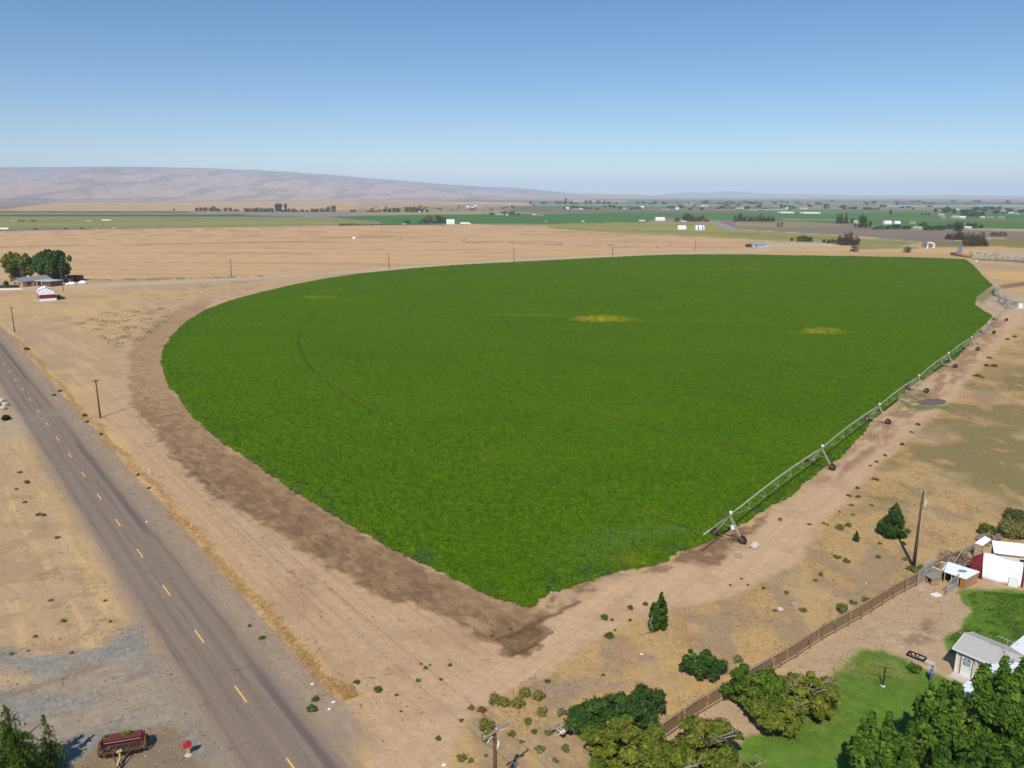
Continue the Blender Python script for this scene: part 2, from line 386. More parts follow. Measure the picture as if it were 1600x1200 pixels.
# far country in horizontal bands: (outline, colour, soft edge in px, kind)
FAR = [
 ([(-900, 300), (2600, 300), (2600, 352), (-900, 352)], (146, 134, 112), 2.0, None),
 ([(-900, 300), (140, 300), (135, 321), (40, 327), (-900, 327)], (150, 128, 112), 1.5, None),
 ([(90, 316), (620, 314), (620, 328), (0, 333), (-900, 333), (-900, 328), (0, 328)], (192, 158, 116), .7, 'wheat_field'),
 ([(560, 313.5), (830, 314), (830, 322), (560, 324)], (184, 148, 116), .8, None),
 ([(690, 316.2), (820, 316.6), (815, 318), (690, 317.6)], (214, 184, 140), .3, None),
 ([(520, 308), (1100, 312), (1700, 316), (2600, 316), (2600, 321), (1700, 321.5), (900, 318.5), (700, 314.5), (520, 311.5)], (108, 118, 104), .7, None),
 ([(900, 313.2), (980, 314.2), (980, 315.4), (880, 314.8)], (206, 186, 150), .3, None),
 ([(1180, 316.8), (1400, 317.4), (1400, 318.4), (1160, 317.8)], (186, 178, 150), .3, None),
 ([(1370, 320.6), (2600, 323), (2600, 324.6), (1370, 322)], (176, 186, 190), .3, None),
 ([(-900, 329.3), (290, 330), (310, 331.4), (290, 332.7), (-900, 332.2)], (86, 104, 66), .4, 'orchard_strip'),
 ([(-900, 332.4), (300, 332.8), (420, 334), (-900, 334.8)], (156, 144, 98), .4, None),
 ([(-900, 334.6), (480, 335), (474, 338.9), (300, 338.4), (-900, 338.3)], (82, 98, 62), .4, 'orchard_strip'),
 ([(-900, 338.5), (470, 339.5), (590, 345.6), (580, 349), (540, 352.3), (300, 355.5), (0, 358), (-900, 364)], (136, 138, 76), .5, 'pasture'),
 ([(-900, 349), (0, 347.5), (400, 346), (560, 346.4), (540, 349.4), (0, 353), (-900, 357)], (146, 142, 84), .8, 'pasture'),
 ([(405, 330.5), (560, 332), (572, 336), (505, 339), (380, 336.5)], (146, 134, 122), .5, None),
 ([(560, 326.5), (860, 327), (935, 332), (640, 335), (560, 335)], (150, 136, 92), .5, None),
 ([(600, 331), (860, 330), (900, 332.5), (640, 334.8), (540, 335.2)], (168, 148, 98), .5, None),
 ([(510, 338.5), (640, 335.8), (930, 333.2), (1045, 333.6), (1010, 347), (870, 349.4), (600, 350.5), (588, 345.6)], (74, 116, 50), .4, 'green_field'),
 ([(530, 349.5), (610, 350.3), (740, 349.8), (740, 351.4), (600, 352.3), (530, 353)], (66, 70, 42), .4, None),
 ([(800, 322.3), (885, 321.4), (1250, 324), (1250, 326), (1000, 327), (800, 327)], (96, 120, 72), .5, 'green_field'),
 ([(790, 327.2), (1000, 327.6), (1260, 329.6), (1260, 333), (1000, 332.6), (800, 332)], (128, 108, 88), .5, None),
 ([(925, 332), (1390, 333), (1640, 334.4), (2600, 336), (2600, 356), (1600, 357.5), (1420, 356.5), (1340, 352), (1250, 347), (1045, 341.5)], (82, 120, 56), .5, 'green_field'),
 ([(1330, 340), (1460, 341), (1700, 343), (1700, 346), (1400, 344)], (116, 112, 74), .6, None),
 ([(1150, 326.5), (1640, 329), (2600, 331), (2600, 336), (1640, 334.6), (1390, 333.4), (1150, 331)], (104, 124, 78), .6, 'green_field'),
 ([(1240, 342.2), (1330, 343), (1330, 344), (1200, 343.2)], (150, 150, 112), .3, None),
 ([(1010, 347.5), (1050, 345), (1115, 345.5), (1155, 356), (1120, 354), (1050, 352)], (166, 144, 108), .6, None),
 ([(850, 349.6), (1010, 348.2), (1110, 349), (1150, 358.6), (1310, 368), (1336, 383), (1240, 377.6), (1100, 369.6), (980, 365), (860, 357)], (152, 144, 80), .5, 'pasture'),
 ([(850, 356), (1100, 362), (1330, 375), (1330, 377), (1100, 364.4), (880, 358.5)], (136, 132, 70), .6, 'pasture'),
 ([(1120, 346), (1250, 345), (1400, 356), (1640, 362), (2600, 378), (2600, 386), (1640, 374), (1545, 371), (1450, 379), (1345, 369), (1150, 358)], (136, 120, 104), .8, None),
 ([(1150, 347), (1300, 349), (1340, 353), (1220, 357), (1150, 352)], (150, 136, 96), 1.0, None),
 ([(1332, 374), (1380, 373), (1440, 379.5), (1400, 386), (1338, 388)], (146, 140, 80), .6, 'pasture'),
 ([(1440, 379), (1540, 374), (1545, 385), (1480, 388), (1440, 387)], (128, 118, 78), 1.0, None),
 ([(1545, 374), (1640, 370), (2600, 372), (2600, 400), (1640, 390), (1545, 384)], (140, 128, 70), .6, 'pasture'),
 ([(1111, 345.6), (1119, 345.2), (1153, 358), (1136, 358.6)], (150, 150, 156), .4, 'road'),
 ([(-900, 366), (0, 358), (290, 354.6), (290, 356.2), (0, 361.2), (-900, 371)], (128, 118, 108), .4, 'road'),
 ([(1165, 384.5), (1290, 384), (1340, 388), (1420, 386), (1540, 386), (1640, 391), (2600, 402), (2600, 500), (1700, 470), (1570, 450), (1522, 409), (1350, 401.5), (1150, 399), (1000, 400.6), (900, 405), (880, 399.5), (1060, 391)], (196, 160, 112), .8, None),
 ([(1512, 395), (1540, 392.5), (1580, 396), (1640, 401), (1640, 409), (1585, 406), (1530, 402)], (190, 172, 146), .8, None),
 ([(1516, 403.5), (1560, 404.5), (1640, 409.5), (1640, 413.5), (1560, 408.5), (1520, 406)], (128, 112, 96), .6, None),
 ([(1500, 412), (1540, 414), (1640, 424), (1640, 428), (1560, 420), (1520, 416)], (176, 156, 128), 1.0, None),
 ([(1540, 426), (1580, 424), (1640, 430), (1640, 440), (1580, 438), (1550, 434)], (206, 168, 112), 1.5, None),
 ([(1560, 446), (1600, 440), (1640, 440), (1640, 444), (1590, 448), (1566, 452)], (140, 112, 80), .8, None),
 ([(1168, 379), (1290, 380), (1320, 385), (1185, 386)], (188, 172, 148), .7, None),
 ([(1330, 386.2), (1430, 386), (1440, 388), (1340, 390)], (150, 134, 98), .8, None),
]

def paint(x, y):
    """real surface colour of every ground point (linear rgb), and the index of the ground it belongs to"""
    n_c = fbm(x / 9, y / 9, 3, 4) - .5
    n_f = fbm(x / 1.6, y / 1.6, 5, 4) - .5
    n_b = fbm(x / 30, y / 30, 8, 4)
    dist = np.hypot(x, y)
    px0, py0 = to_px(x, y)
    def warp(amp, ampc):
        return to_px(x + amp * n_f + ampc * n_c, y + amp * (fbm(x / 1.7 + 91, y / 1.7, 6, 3) - .5) + ampc * (fbm(x / 9 + 50, y / 9, 7, 3) - .5))
    kind = np.zeros(x.shape, np.int16)
    # dry ground, golden and grey in patches
    w = sstep(.38, .62, n_b)[:, None]
    col = lin((186, 155, 118)) * (1 - w) + lin((198, 164, 116)) * w
    w = (sstep(.5, .72, fbm(x / 14, y / 14, 21, 5)) * .6)[:, None]
    col = col * (1 - w) + lin((168, 142, 112)) * w
    # long pale mowing streaks on the left lot
    s, n = road_sn(x, y)
    st = (sstep(.48, .7, fbm(s / 18 + n * .05, n / 1.6, 24, 4)) * .45)[:, None]
    col = col * (1 - st) + lin((210, 176, 126)) * st
    def lay(w, rgb, k=None):
        nonlocal col, kind
        c = lin(rgb) if not isinstance(rgb, np.ndarray) else rgb
        col = col * (1 - w[:, None]) + c * w[:, None]
        if k: kind[w > .5] = k
    near = dist < 1200
    far = py0 < 470
    # ---- far country
    if far.any():
        i = np.where(far)[0]
        fx, fy = px0[i], py0[i]
        amp = np.clip(dist[i] / 1000, .3, 6)
        qy = fy + (fbm(x[i] / 120, y[i] / 120, 31, 3) - .5) * .5
        base = col[i]; kk = kind[i]
        for poly, rgb, soft, k in FAR:
            w = sstep(-soft * .6, soft * .6, sd_poly(fx, qy, poly, 30))[:, None]
            nn = (.70 + .34 * fbm(x[i] / 160, y[i] / 45, 40 + len(poly), 4) + .26 * fbm(x[i] / 40, y[i] / 30, 45, 4))[:, None]
            base = base * (1 - w) + lin(rgb) * nn * w
            if k: kk[w[:, 0] > .5] = KIND_ID[k]
            else: kk[w[:, 0] > .5] = 0
        # sage speckle and hedgerows as real plant colour
        col[i] = base; kind[i] = kk
        # stubble
        sw = sstep(-.4, .4, sd_poly(fx, fy, STUB_PX, 30))
        rows = fbm(x[i] / 110, (y[i] + .08 * x[i]) / 7, 51, 3); rows2 = fbm(x[i] / 14, y[i] / 9, 53, 3)
        c = lin((202, 164, 120)) * (.80 + .28 * rows + .14 * rows2)[:, None]
        gap = sstep(.60, .70, fbm(x[i] / 190, (y[i] + .08 * x[i]) / 9, 55, 2)) * .4
        c = c * (1 - gap[:, None]) + lin((160, 122, 82)) * gap[:, None]
        for pts in ([(-20, 387), (60, 384.5), (180, 382.6), (300, 380.6), (420, 378.2), (560, 375.5)], [(500, 371), (620, 370.4), (700, 369)],
                    [(640, 377.5), (800, 380), (1000, 386)], [(820, 361.5), (900, 363), (980, 368)], [(978, 376), (981, 378.5), (972, 382)], [(1046, 378), (1050, 381.5), (1040, 384)]):
            l = (1 - sstep(.15, .75, d_line(fx, fy, pts))) * .55
            c = c * (1 - l[:, None]) + lin((132, 100, 66)) * l[:, None]
        col[i] = col[i] * (1 - sw[:, None]) + c * sw[:, None]; kind[i] = np.where(sw > .5, KIND_ID['stubble_field'], kind[i])
    px1, py1 = warp(1.2, 2.5)
    # ---- pale farm lane under the stubble
    l = 1 - sstep(1.6, 3.4, d_line(px1, py1, [(-100, 455), (0, 451), (120, 447), (250, 441.5), (400, 434), (520, 427), (640, 418), (800, 407.5), (940, 400.5), (1100, 394), (1200, 391)]) * np.where(px0 > 500, 1.3, 1.0))
    lay(l * .8 * far, (196, 174, 146), KIND_ID['lane'])
    l = (1 - sstep(.8, 2.2, np.abs(d_line(px1, py1, [(128, 437.5), (200, 437), (330, 433.8), (420, 431)])))) * sstep(.4, .55, fbm(x / 4, y / 4, 61, 3))
    lay(l * .7 * far, (112, 116, 66))
    # green scrub strips on the left lot (thin ground cover colour)
    for poly, k in (([(118, 505), (165, 488), (235, 484), (290, 480), (240, 512), (205, 545), (180, 540), (150, 520)], .3), ([(200, 462), (300, 446), (400, 440), (380, 458), (300, 470)], .18), ([(35, 478), (70, 476), (75, 486), (40, 488)], .3)):
        w = sstep(-8, 10, sd_poly(px1, py1, poly)) * sstep(.5, .62, fbm(x / 3.2, y / 3.2, 63, 4))
        lay(w * k * .5, (140, 132, 96))
    # ---- dirt: broad band between verge and crop
    nearband = near & (py0 > 400)
    RING = WET_PX[19:]
    BAND_PX = [(520, 424), (430, 441), (360, 455), (300, 470), (250, 492), (210, 520), (186, 560), (172, 600), (165, 640), (180, 668), (230, 735), (300, 830), (400, 920), (545, 1095), (560, 1140), (600, 1200), (700, 1180), (800, 1060), (870, 1010), (850, 940),
               (600, 850), (400, 720), (290, 620), (255, 560), (300, 500), (400, 460), (520, 435)]
    w = sstep(-14, 8, sd_poly(px1, py1, BAND_PX))
    dcol = lin((194, 160, 122)) * (.86 + .28 * fbm(s / 26, n / .45, 71, 4))[:, None]
    lay(w * .92, dcol, KIND_ID['dirt_track'])
    w = sstep(.56, .72, fbm(x / 6, y / 6, 73, 5)) * w * .45
    lay(w, (170, 136, 104))
    w = sstep(-14, 8, sd_poly(px1, py1, BAND_PX))
    for n0 in (10.6, 12.4, 15.2, 17.0, 20.5, 22.3):
        l = (1 - sstep(.10, .32, np.abs(n - n0 - 1.6 * (fbm(s / 40, s * 0 + n0, 75, 3) - .5)))) * sstep(.42, .6, fbm(s / 20, s * 0 + n0 * 3, 76, 3))
        lay(l * w * .3, (158, 126, 94))
    sp = (vnoise(x / .5, y / .5, 77) > .86) & (dist < 160)
    lay(sp * w * sstep(.55, .66, fbm(x / 5, y / 5, 78, 4)) * .6, (130, 96, 68))
    rr = np.hypot(x - PIVOT_C[0], y - PIVOT_C[1])
    # ---- right hand dry grass
    px2, py2 = warp(2.2, 3.0)
    w = sstep(-10, 10, sd_poly(px2, py2, RGRASS_PX, 80))
    g = fbm(x / 5, y / 7, 81, 5)
    c = lin((188, 156, 108)) * (1 - sstep(.45, .6, g))[:, None] + lin((166, 140, 106)) * sstep(.45, .6, g)[:, None]
    gg = sstep(.36, .58, fbm(x / 13, y / 10, 83, 5)) * sstep(30, 90, sd_poly(px2, py2, [(1330, 800), (1380, 700), (1500, 590), (1620, 560), (2600, 560), (2600, 800), (1600, 790), (1480, 770)], 200) + 60) * .95
    c = c * (1 - gg[:, None]) + lin((136, 122, 78)) * gg[:, None]
    lay(w, c, KIND_ID['dry_grass'])
    gold = sstep(.52, .68, fbm(x / 3.5, y / 6, 85, 4)) * w * .6
    lay(gold, (200, 162, 106))
    grey = sstep(-30, 20, sd_poly(px2, py2, [(840, 1050), (900, 990), (1010, 990), (1040, 1040), (940, 1090), (850, 1100)])) * sstep(.42, .6, fbm(x / 2.2, y / 2.2, 87, 4)) * .7
    lay(grey, (158, 136, 122))
    lay(sstep(-12, 8, sd_poly(px2, py2, [(1000, 965), (1060, 965), (1100, 1000), (1050, 1012), (980, 1006)])) * .5 * sstep(.4, .6, g), (186, 132, 76))
    # ---- main dirt track beside the pivot
    w = sstep(-9, 9, sd_poly(px1, py1, TRACK_PX, 80))
    u = (x - 28.8) * _d[0] + (y - 95.5) * _d[1]; vv = (x - 28.8) * PERP[0] + (y - 95.5) * PERP[1]
    c = lin((200, 166, 128)) * (.86 + .28 * fbm(u / 20, vv / .4, 91, 4))[:, None]
    lay(w * .95, c, KIND_ID['dirt_track'])
    lay(w * sstep(.58, .75, fbm(x / 4, y / 4, 93, 4)) * .4, (176, 140, 108))
    # damp strip right of the crop under the pivot
    w = sstep(-10, 8, sd_poly(px1, py1, [(1390, 640), (1470, 575), (1507, 545), (1551, 494), (1575, 505), (1540, 550), (1490, 600), (1440, 640), (1385, 690), (1330, 730), (1290, 752), (1260, 760), (1300, 722), (1345, 684)]))
    lay(w * .75 * sstep(.3, .6, fbm(u / 5, vv / 1.5, 95, 4)), (144, 112, 84))
    w = sstep(-5, 4, sd_poly(px1, py1, [(1400, 634), (1420, 618), (1440, 612), (1456, 628), (1488, 632), (1484, 640), (1440, 642), (1400, 642)])) * sstep(.4, .5, fbm(x / 2, y / 2, 97, 3))
    lay(w * .8, (98, 112, 52))
    # ---- wet soil beside the crop
    pw, qw = warp(3.2, 2.0)
    sd = sd_poly(pw, qw, WET_PX)
    w = sstep(-9, 5, sd) * (.72 + .28 * sstep(.36, .56, fbm(s / 4, n / 1.6, 101, 5)))
    wfar = 1 - .5 * sstep(115, 200, y)
    lay(w * .88 * wfar, (148, 118, 86), KIND_ID['dirt_track'])
    lay(sstep(-6, 6, sd) * (.3 + .3 * sstep(14, 40, sd_poly(pw, qw, CROP_PX) * -1)) * sstep(.36, .60, fbm(s / 2.0, n / 1.0, 104, 6, .7)) * wfar, (114, 86, 60))
    w = sstep(-2, 8, sd) * sstep(.52, .66, fbm(s / 2.6, n / 1.1, 103, 5))
    lay(w * .3 * wfar, (100, 74, 52))
    w = sstep(-2, 8, sd) * sstep(.60, .72, fbm(x / 1.1, y / 1.1, 105, 4))
    lay(w * .3, (170, 134, 100))
    w = sstep(-4, 8, sd_poly(pw, qw, WET2_PX)) * sstep(.34, .56, fbm(x / 3, y / 3, 107, 5))
    lay(w * .85, (124, 92, 66), KIND_ID['dirt_track'])
    w = sstep(-4, 6, sd_poly(pw, qw, [(770, 975), (830, 965), (862, 982), (828, 1005), (800, 1026), (776, 1000)])) * .5 * sstep(.3, .6, fbm(x / 1.5, y / 1.5, 109, 5))
    lay(w, (112, 84, 58))
    for a in ([(800, 1024), (862, 984)], [(775, 1000), (830, 975), (900, 940)]):
        lay((1 - sstep(1, 5, d_line(px1, py1, a))) * .7, (98, 70, 48))
    w = sstep(-6, 6, sd_poly(px1, py1, [(1500, 405), (1523, 410), (1560, 450), (1620, 470), (1620, 480), (1560, 490), (1545, 484), (1530, 474), (1538, 458), (1552, 447), (1530, 420)]))
    lay(w * .8, (186, 162, 134), KIND_ID['dirt_track'])
    w = sstep(-4, 4, sd_poly(px1, py1, [(1523, 470), (1530, 460), (1550, 448), (1562, 450), (1552, 462), (1536, 474)]))
    lay(w * .6, (104, 108, 56))
    w = sstep(-3, 3, sd_poly(px1, py1, [(1545, 452), (1560, 455), (1580, 470), (1600, 474), (1600, 480), (1570, 482), (1552, 470)])) * sstep(.4, .6, fbm(x / 5, y / 5, 111, 3))
    lay(w * .7, (104, 108, 56))
    # ---- road verges
    vn = n + 1.0 * n_c + .7 * n_f
    inroad = sstep(3.1, 3.5, np.abs(n)) < .99
    w = sstep(3.2, 3.6, n) * (1 - sstep(6.3, 7.2, vn)) * sstep(-60, -10, s + 1e9)
    c = lin((158, 137, 117)) * (.82 + .36 * fbm(s / 2.5, n / .8, 121, 4))[:, None]
    onfar = (s < 420)
    se = road_sn(*G(545, 1095))[0]
    lay(w * .85 * onfar * sstep(se - 9, se - 3, s), c)
    w = sstep(3.3, 3.5, n) * (1 - sstep(3.9, 4.6, vn)); lay(w * .6 * onfar, (150, 130, 110))
    w = sstep(6.4, 7.1, vn) * (1 - sstep(7.5, 8.4, vn)) * sstep(se - 1, se + 3, s + 4 * n_f)
    lay(w * .6 * onfar, lin((208, 174, 118)) * (.85 + .3 * fbm(x / .8, y / .8, 123, 3))[:, None], KIND_ID['dry_grass'])
    # left shoulder
    w = (1 - sstep(3.5, 5.6, -vn)) * (n < -2); lay(w * .75 * onfar, (150, 130, 112))
    # left lot: tan dirt with straw
    w = sstep(4.6, 7.0, -vn) * (s < 330) * sstep(-1, 1, -n)
    c = lin((190, 160, 120)) * (.9 + .2 * fbm(s / 6, n / 2, 125, 5))[:, None]
    lay(w * .85, c)
    w2 = w * sstep(.48, .64, fbm(s / 18, n / .9, 127, 5)); lay(w2 * .6, (212, 178, 122)); w2 = w * sstep(.56, .66, fbm(x / 1.3, y / 1.3, 128, 4)) * sstep(.45, .6, fbm(x / 9, y / 9, 130, 3)); lay(w2 * .5, (150, 122, 90))
    w2 = w * sstep(.58, .72, fbm(x / 5, y / 5, 129, 5)); lay(w2 * .45, (164, 134, 100))
    w = sstep(-10, 10, sd_poly(px1, py1, [(-300, 655), (30, 640), (62, 668), (40, 684), (-300, 690)])); lay(w * .7, (176, 156, 130))
    # ---- gravel lot
    w = sstep(-8, 10, sd_poly(px2, py2, GRAVEL_PX, 80)) * (n < -2.6)
    g1 = sstep(.42, .6, fbm(x / 6, y / 5, 132, 4))[:, None]
    c = (lin((152, 142, 127)) * (1 - g1) + lin((143, 138, 129)) * g1) * (.72 + .56 * fbm(x / .5, y / .5, 131, 3))[:, None]
    lay(w * .95, c, KIND_ID['gravel_lot'])
    b = sstep(.47, .62, fbm((x * .9 + y * .3) / 6, (y * .9 - x * .3) / 3.2, 133, 5)) * w; lay(b * .5, (172, 150, 122))
    b = sstep(.6, .72, fbm((x * .8 + y * .5) / 4, (y * .8 - x * .5) / 1.2, 135, 5)) * w; lay(b * .5, (136, 114, 86))
    b = sstep(-12, 12, sd_poly(px1, py1, [(150, 1160), (180, 1145), (250, 1138), (290, 1165), (330, 1230), (330, 1400), (60, 1400), (110, 1200)])) * w; lay(b * .8, (140, 118, 88))
    b = sstep(-10, 10, sd_poly(px1, py1, [(-60, 1045), (20, 1048), (60, 1062), (30, 1075), (-60, 1072)])) * w; lay(b * .75, (196, 166, 122))
    b = w * (1 - sstep(3.4, 6.5, -vn)); lay(b * .7, (152, 134, 112))
    # ---- yard and lawn
    w = sstep(-2, 3, sd_poly(px0, py0, YARD_PX, 80))
    c = lin((186, 157, 123)) * (.92 + .16 * fbm(x / 2, y / 2, 141, 5))[:, None]
    lay(w, c, KIND_ID['yard'])
    for poly in ([(1425, 985), (1440, 965), (1462, 972), (1450, 985), (1470, 990), (1440, 994)], [(1410, 1003), (1440, 998), (1455, 1008), (1420, 1012)]):
        lay(sstep(-8, 6, sd_poly(px2, py2, poly)) * .55, (124, 100, 80))
    b = sstep(.60, .70, fbm(x / .6, y / .6, 143, 3)) * w * sstep(.5, .7, fbm(x / 4, y / 4, 145, 3)); lay(b * .5, (214, 198, 176))
    for poly, dry in ((LAWN1_PX, .15), (LAWN2_PX, .5)):
        w = sstep(-5, 5, sd_poly(px2, py2, poly, 80) + 8 * n_c)
        c = lin((100, 130, 46)) * (.85 + .3 * fbm(x / 1.2, y / 1.2, 147, 4))[:, None]
        d = sstep(.45, .68, fbm(x / 4.5, y / 3.5, 149, 4))[:, None] * dry
        c = c * (1 - d) + lin((146, 146, 80)) * d
        lay(w, c, KIND_ID['lawn'])
    w = sstep(-8, 8, sd_poly(px2, py2, [(1305, 1040), (1345, 1022), (1340, 1040), (1318, 1052)])) * sstep(.45, .55, fbm(x / .8, y / .8, 151, 3))
    lay(w * .8, (182, 156, 118))
    # stones and rubbish flecks as tiny colour specks near the camera
    sp = (vnoise(x / .35, y / .35, 161) > .965) & (dist < 110) & (np.abs(n) > 4) & (kind != KIND_ID['lawn'])
    lay(sp * .25, (216, 202, 184))
    sp = (vnoise(x / .5, y / .5, 163) > .96) & (dist < 160) & (np.abs(n) > 4) & (kind != KIND_ID['lawn'])
    lay(sp * .35, (112, 88, 62))
    return col, kind

KIND_NAMES = ['ground', 'dirt_track', 'stubble_field', 'lawn', 'gravel_lot', 'pasture', 'green_field', 'wheat_field', 'orchard_strip', 'road', 'lane', 'dry_grass', 'yard']
KIND_ID = {k: i for i, k in enumerate(KIND_NAMES)}
KIND_ID['lane'] = KIND_ID['dirt_track']

def polar(az, rr):
    A, R = np.meshgrid(az, rr)
    return R * np.sin(A), R * np.cos(A)

def polar_faces(nr, na, closed):
    i = np.arange(nr - 1)[:, None] * na; 
    if closed:
        j = np.arange(na)[None, :]; j2 = (j + 1) % na
    else:
        j = np.arange(na - 1)[None, :]; j2 = j + 1
    f = np.stack([i + j, i + j2, i + na + j2, i + na + j], axis=-1).reshape(-1, 4)
    return f[:, ::-1]

D2R = math.pi / 180
az = np.concatenate([np.arange(-180, -43, 2.0), np.arange(-43, 43, .066), np.arange(43, 180, 2.0)]) * D2R
dep = np.concatenate([np.arange(43, 1.5, -.062), np.arange(1.5, .35, -.03), .35 * np.exp(-np.arange(0, 40) * .055)])
rr = np.concatenate([[.02, 6, 14, 24, 34, 41], H / np.tan(dep * D2R)])
gx, gy = polar(az, rr)
nr, na = gx.shape
X = gx.ravel(); Y = gy.ravel()
gcol, gkind = paint(X, Y)
_s, _n = road_sn(X, Y)
mask = sstep(4.0, 6.0, np.abs(_n)) * (1 - sstep(300, 700, np.hypot(X, Y)))
gz = mask * ((fbm(X / 2.2, Y / 2.2, 201, 4) - .5) * .16 + (fbm(X / .7, Y / .7, 203, 2) - .5) * .08)
GV = np.stack([X, Y, gz], -1)
GF = polar_faces(nr, na, True)
fk = gkind[GF[:, 0]]
def split(name, sel):
    f = GF[sel]
    u, inv = np.unique(f, return_inverse=True)
    return struct(np_mesh(name, GV[u], inv.reshape(-1, 4), M_GROUND, gcol[u], smooth=True))
for k, nm in enumerate(KIND_NAMES):
    if (fk == k).any(): split(nm if nm != 'road' else 'far_road', fk == k)

# ------------------------------------------------------------------ asphalt road with dashes
def build_road():
    ss = np.concatenate([np.arange(20, 160, .16), np.arange(160, 700, .5)]); nn = np.linspace(-ROAD_W, ROAD_W, 61)
    S, N = np.meshgrid(ss, nn, indexing='ij')
    edge = np.abs(N) > ROAD_W - .01
    S0 = S
    N = np.where(edge, N + (fbm(S / 1.2, N, 301, 3) - .5) * .45, N)
    x, y = road_xy(S, N)
    z = .012 + .05 * (1 - (np.abs(N) / ROAD_W) ** 2)
    s = S.ravel(); n = N.ravel()
    c = lin((142, 125, 109)) * (.86 + .28 * fbm(s / 14, n / .28, 303, 4))[:, None]
    wheel = np.maximum(np.exp(-((np.abs(n - 1.9) - .85) / .32) ** 2), np.exp(-((np.abs(n + 1.9) - .85) / .32) ** 2)) * (.35 + .65 * fbm(s / 14, n * 0, 305, 3))
    c = c * (1 - .30 * wheel * .7)[:, None]
    w = (sstep(1.8, 2.2, n) * (1 - sstep(2.5, 2.9, n)) * .75 * sstep(.25, .5, fbm(s / 30, n * 0, 306, 2)))[:, None]
    c = c * (1 - w) + lin((104, 95, 90)) * w
    dust = sstep(ROAD_W - .9, ROAD_W, np.abs(n) + .9 * (fbm(s / 3, n / .6, 307, 4) - .5))[:, None] * .75
    c = c * (1 - dust) + lin((156, 134, 112)) * dust
    # a lighter older stretch with a dusty crossing at the driveway
    sx = road_sn(*G(70, 650))[0]
    w = (np.exp(-((s - sx) / 5) ** 2) * .4 * sstep(.35, .6, fbm(s / 2, n / 2, 309, 4)))[:, None]
    c = c * (1 - w) + lin((164, 146, 130)) * w
    w = (sstep(sx + 25, sx + 5, s) * 0)[:, None]
    for k in range(34):
        s0_ = RNG.uniform(30, 330); half = RNG.uniform(-3.5, 2.0); wd = RNG.uniform(1, 5)
        l = (np.abs(s - s0_ - .8 * (fbm(n / 1.1, s * 0 + k, 330 + k, 3) - .5)) < .09) * (n > half) * (n < half + wd) * .35
        c = c * (1 - l[:, None]) + lin((84, 76, 70)) * l[:, None]
    for n0 in (-.05, 3.0, -3.05):
        l = (np.abs(n - n0 - .12 * (fbm(s / 6, n * 0, 371, 3) - .5)) < .07) * sstep(.45, .55, fbm(s / 18, n * 0 + n0, 373, 3)) * .35
        c = c * (1 - l[:, None]) + lin((88, 80, 74)) * l[:, None]
    crack = (sstep(.004, .0, np.abs(fbm(s / 5, n / 5, 311, 4) - .5)) * .35)[:, None]
    c = c * (1 - crack) + lin((66, 60, 58)) * crack
    o = np_mesh('road', np.stack([x.ravel(), y.ravel(), z.ravel()], -1), polar_faces(len(ss), len(nn), False), mat_ground('asphalt', 2.5, 9.0, .1, .03), c, smooth=True)
    struct(o)
    m = mat_plain('worn_yellow_paint', (236, 184, 98), .7, .14, 5.0)
    s0 = road_sn(*G(376, 1085))[0]
    for k in range(-2, 22):
        a = MB(); s = s0 + 12.19 * k
        L = [road_xy(s - 1.55, -.085), road_xy(s - 1.55, .085), road_xy(s + 1.55, .085), road_xy(s + 1.55, -.085)]
        a.prism(L, .05, .067); a.build('lane_dash', m, o)
build_road()

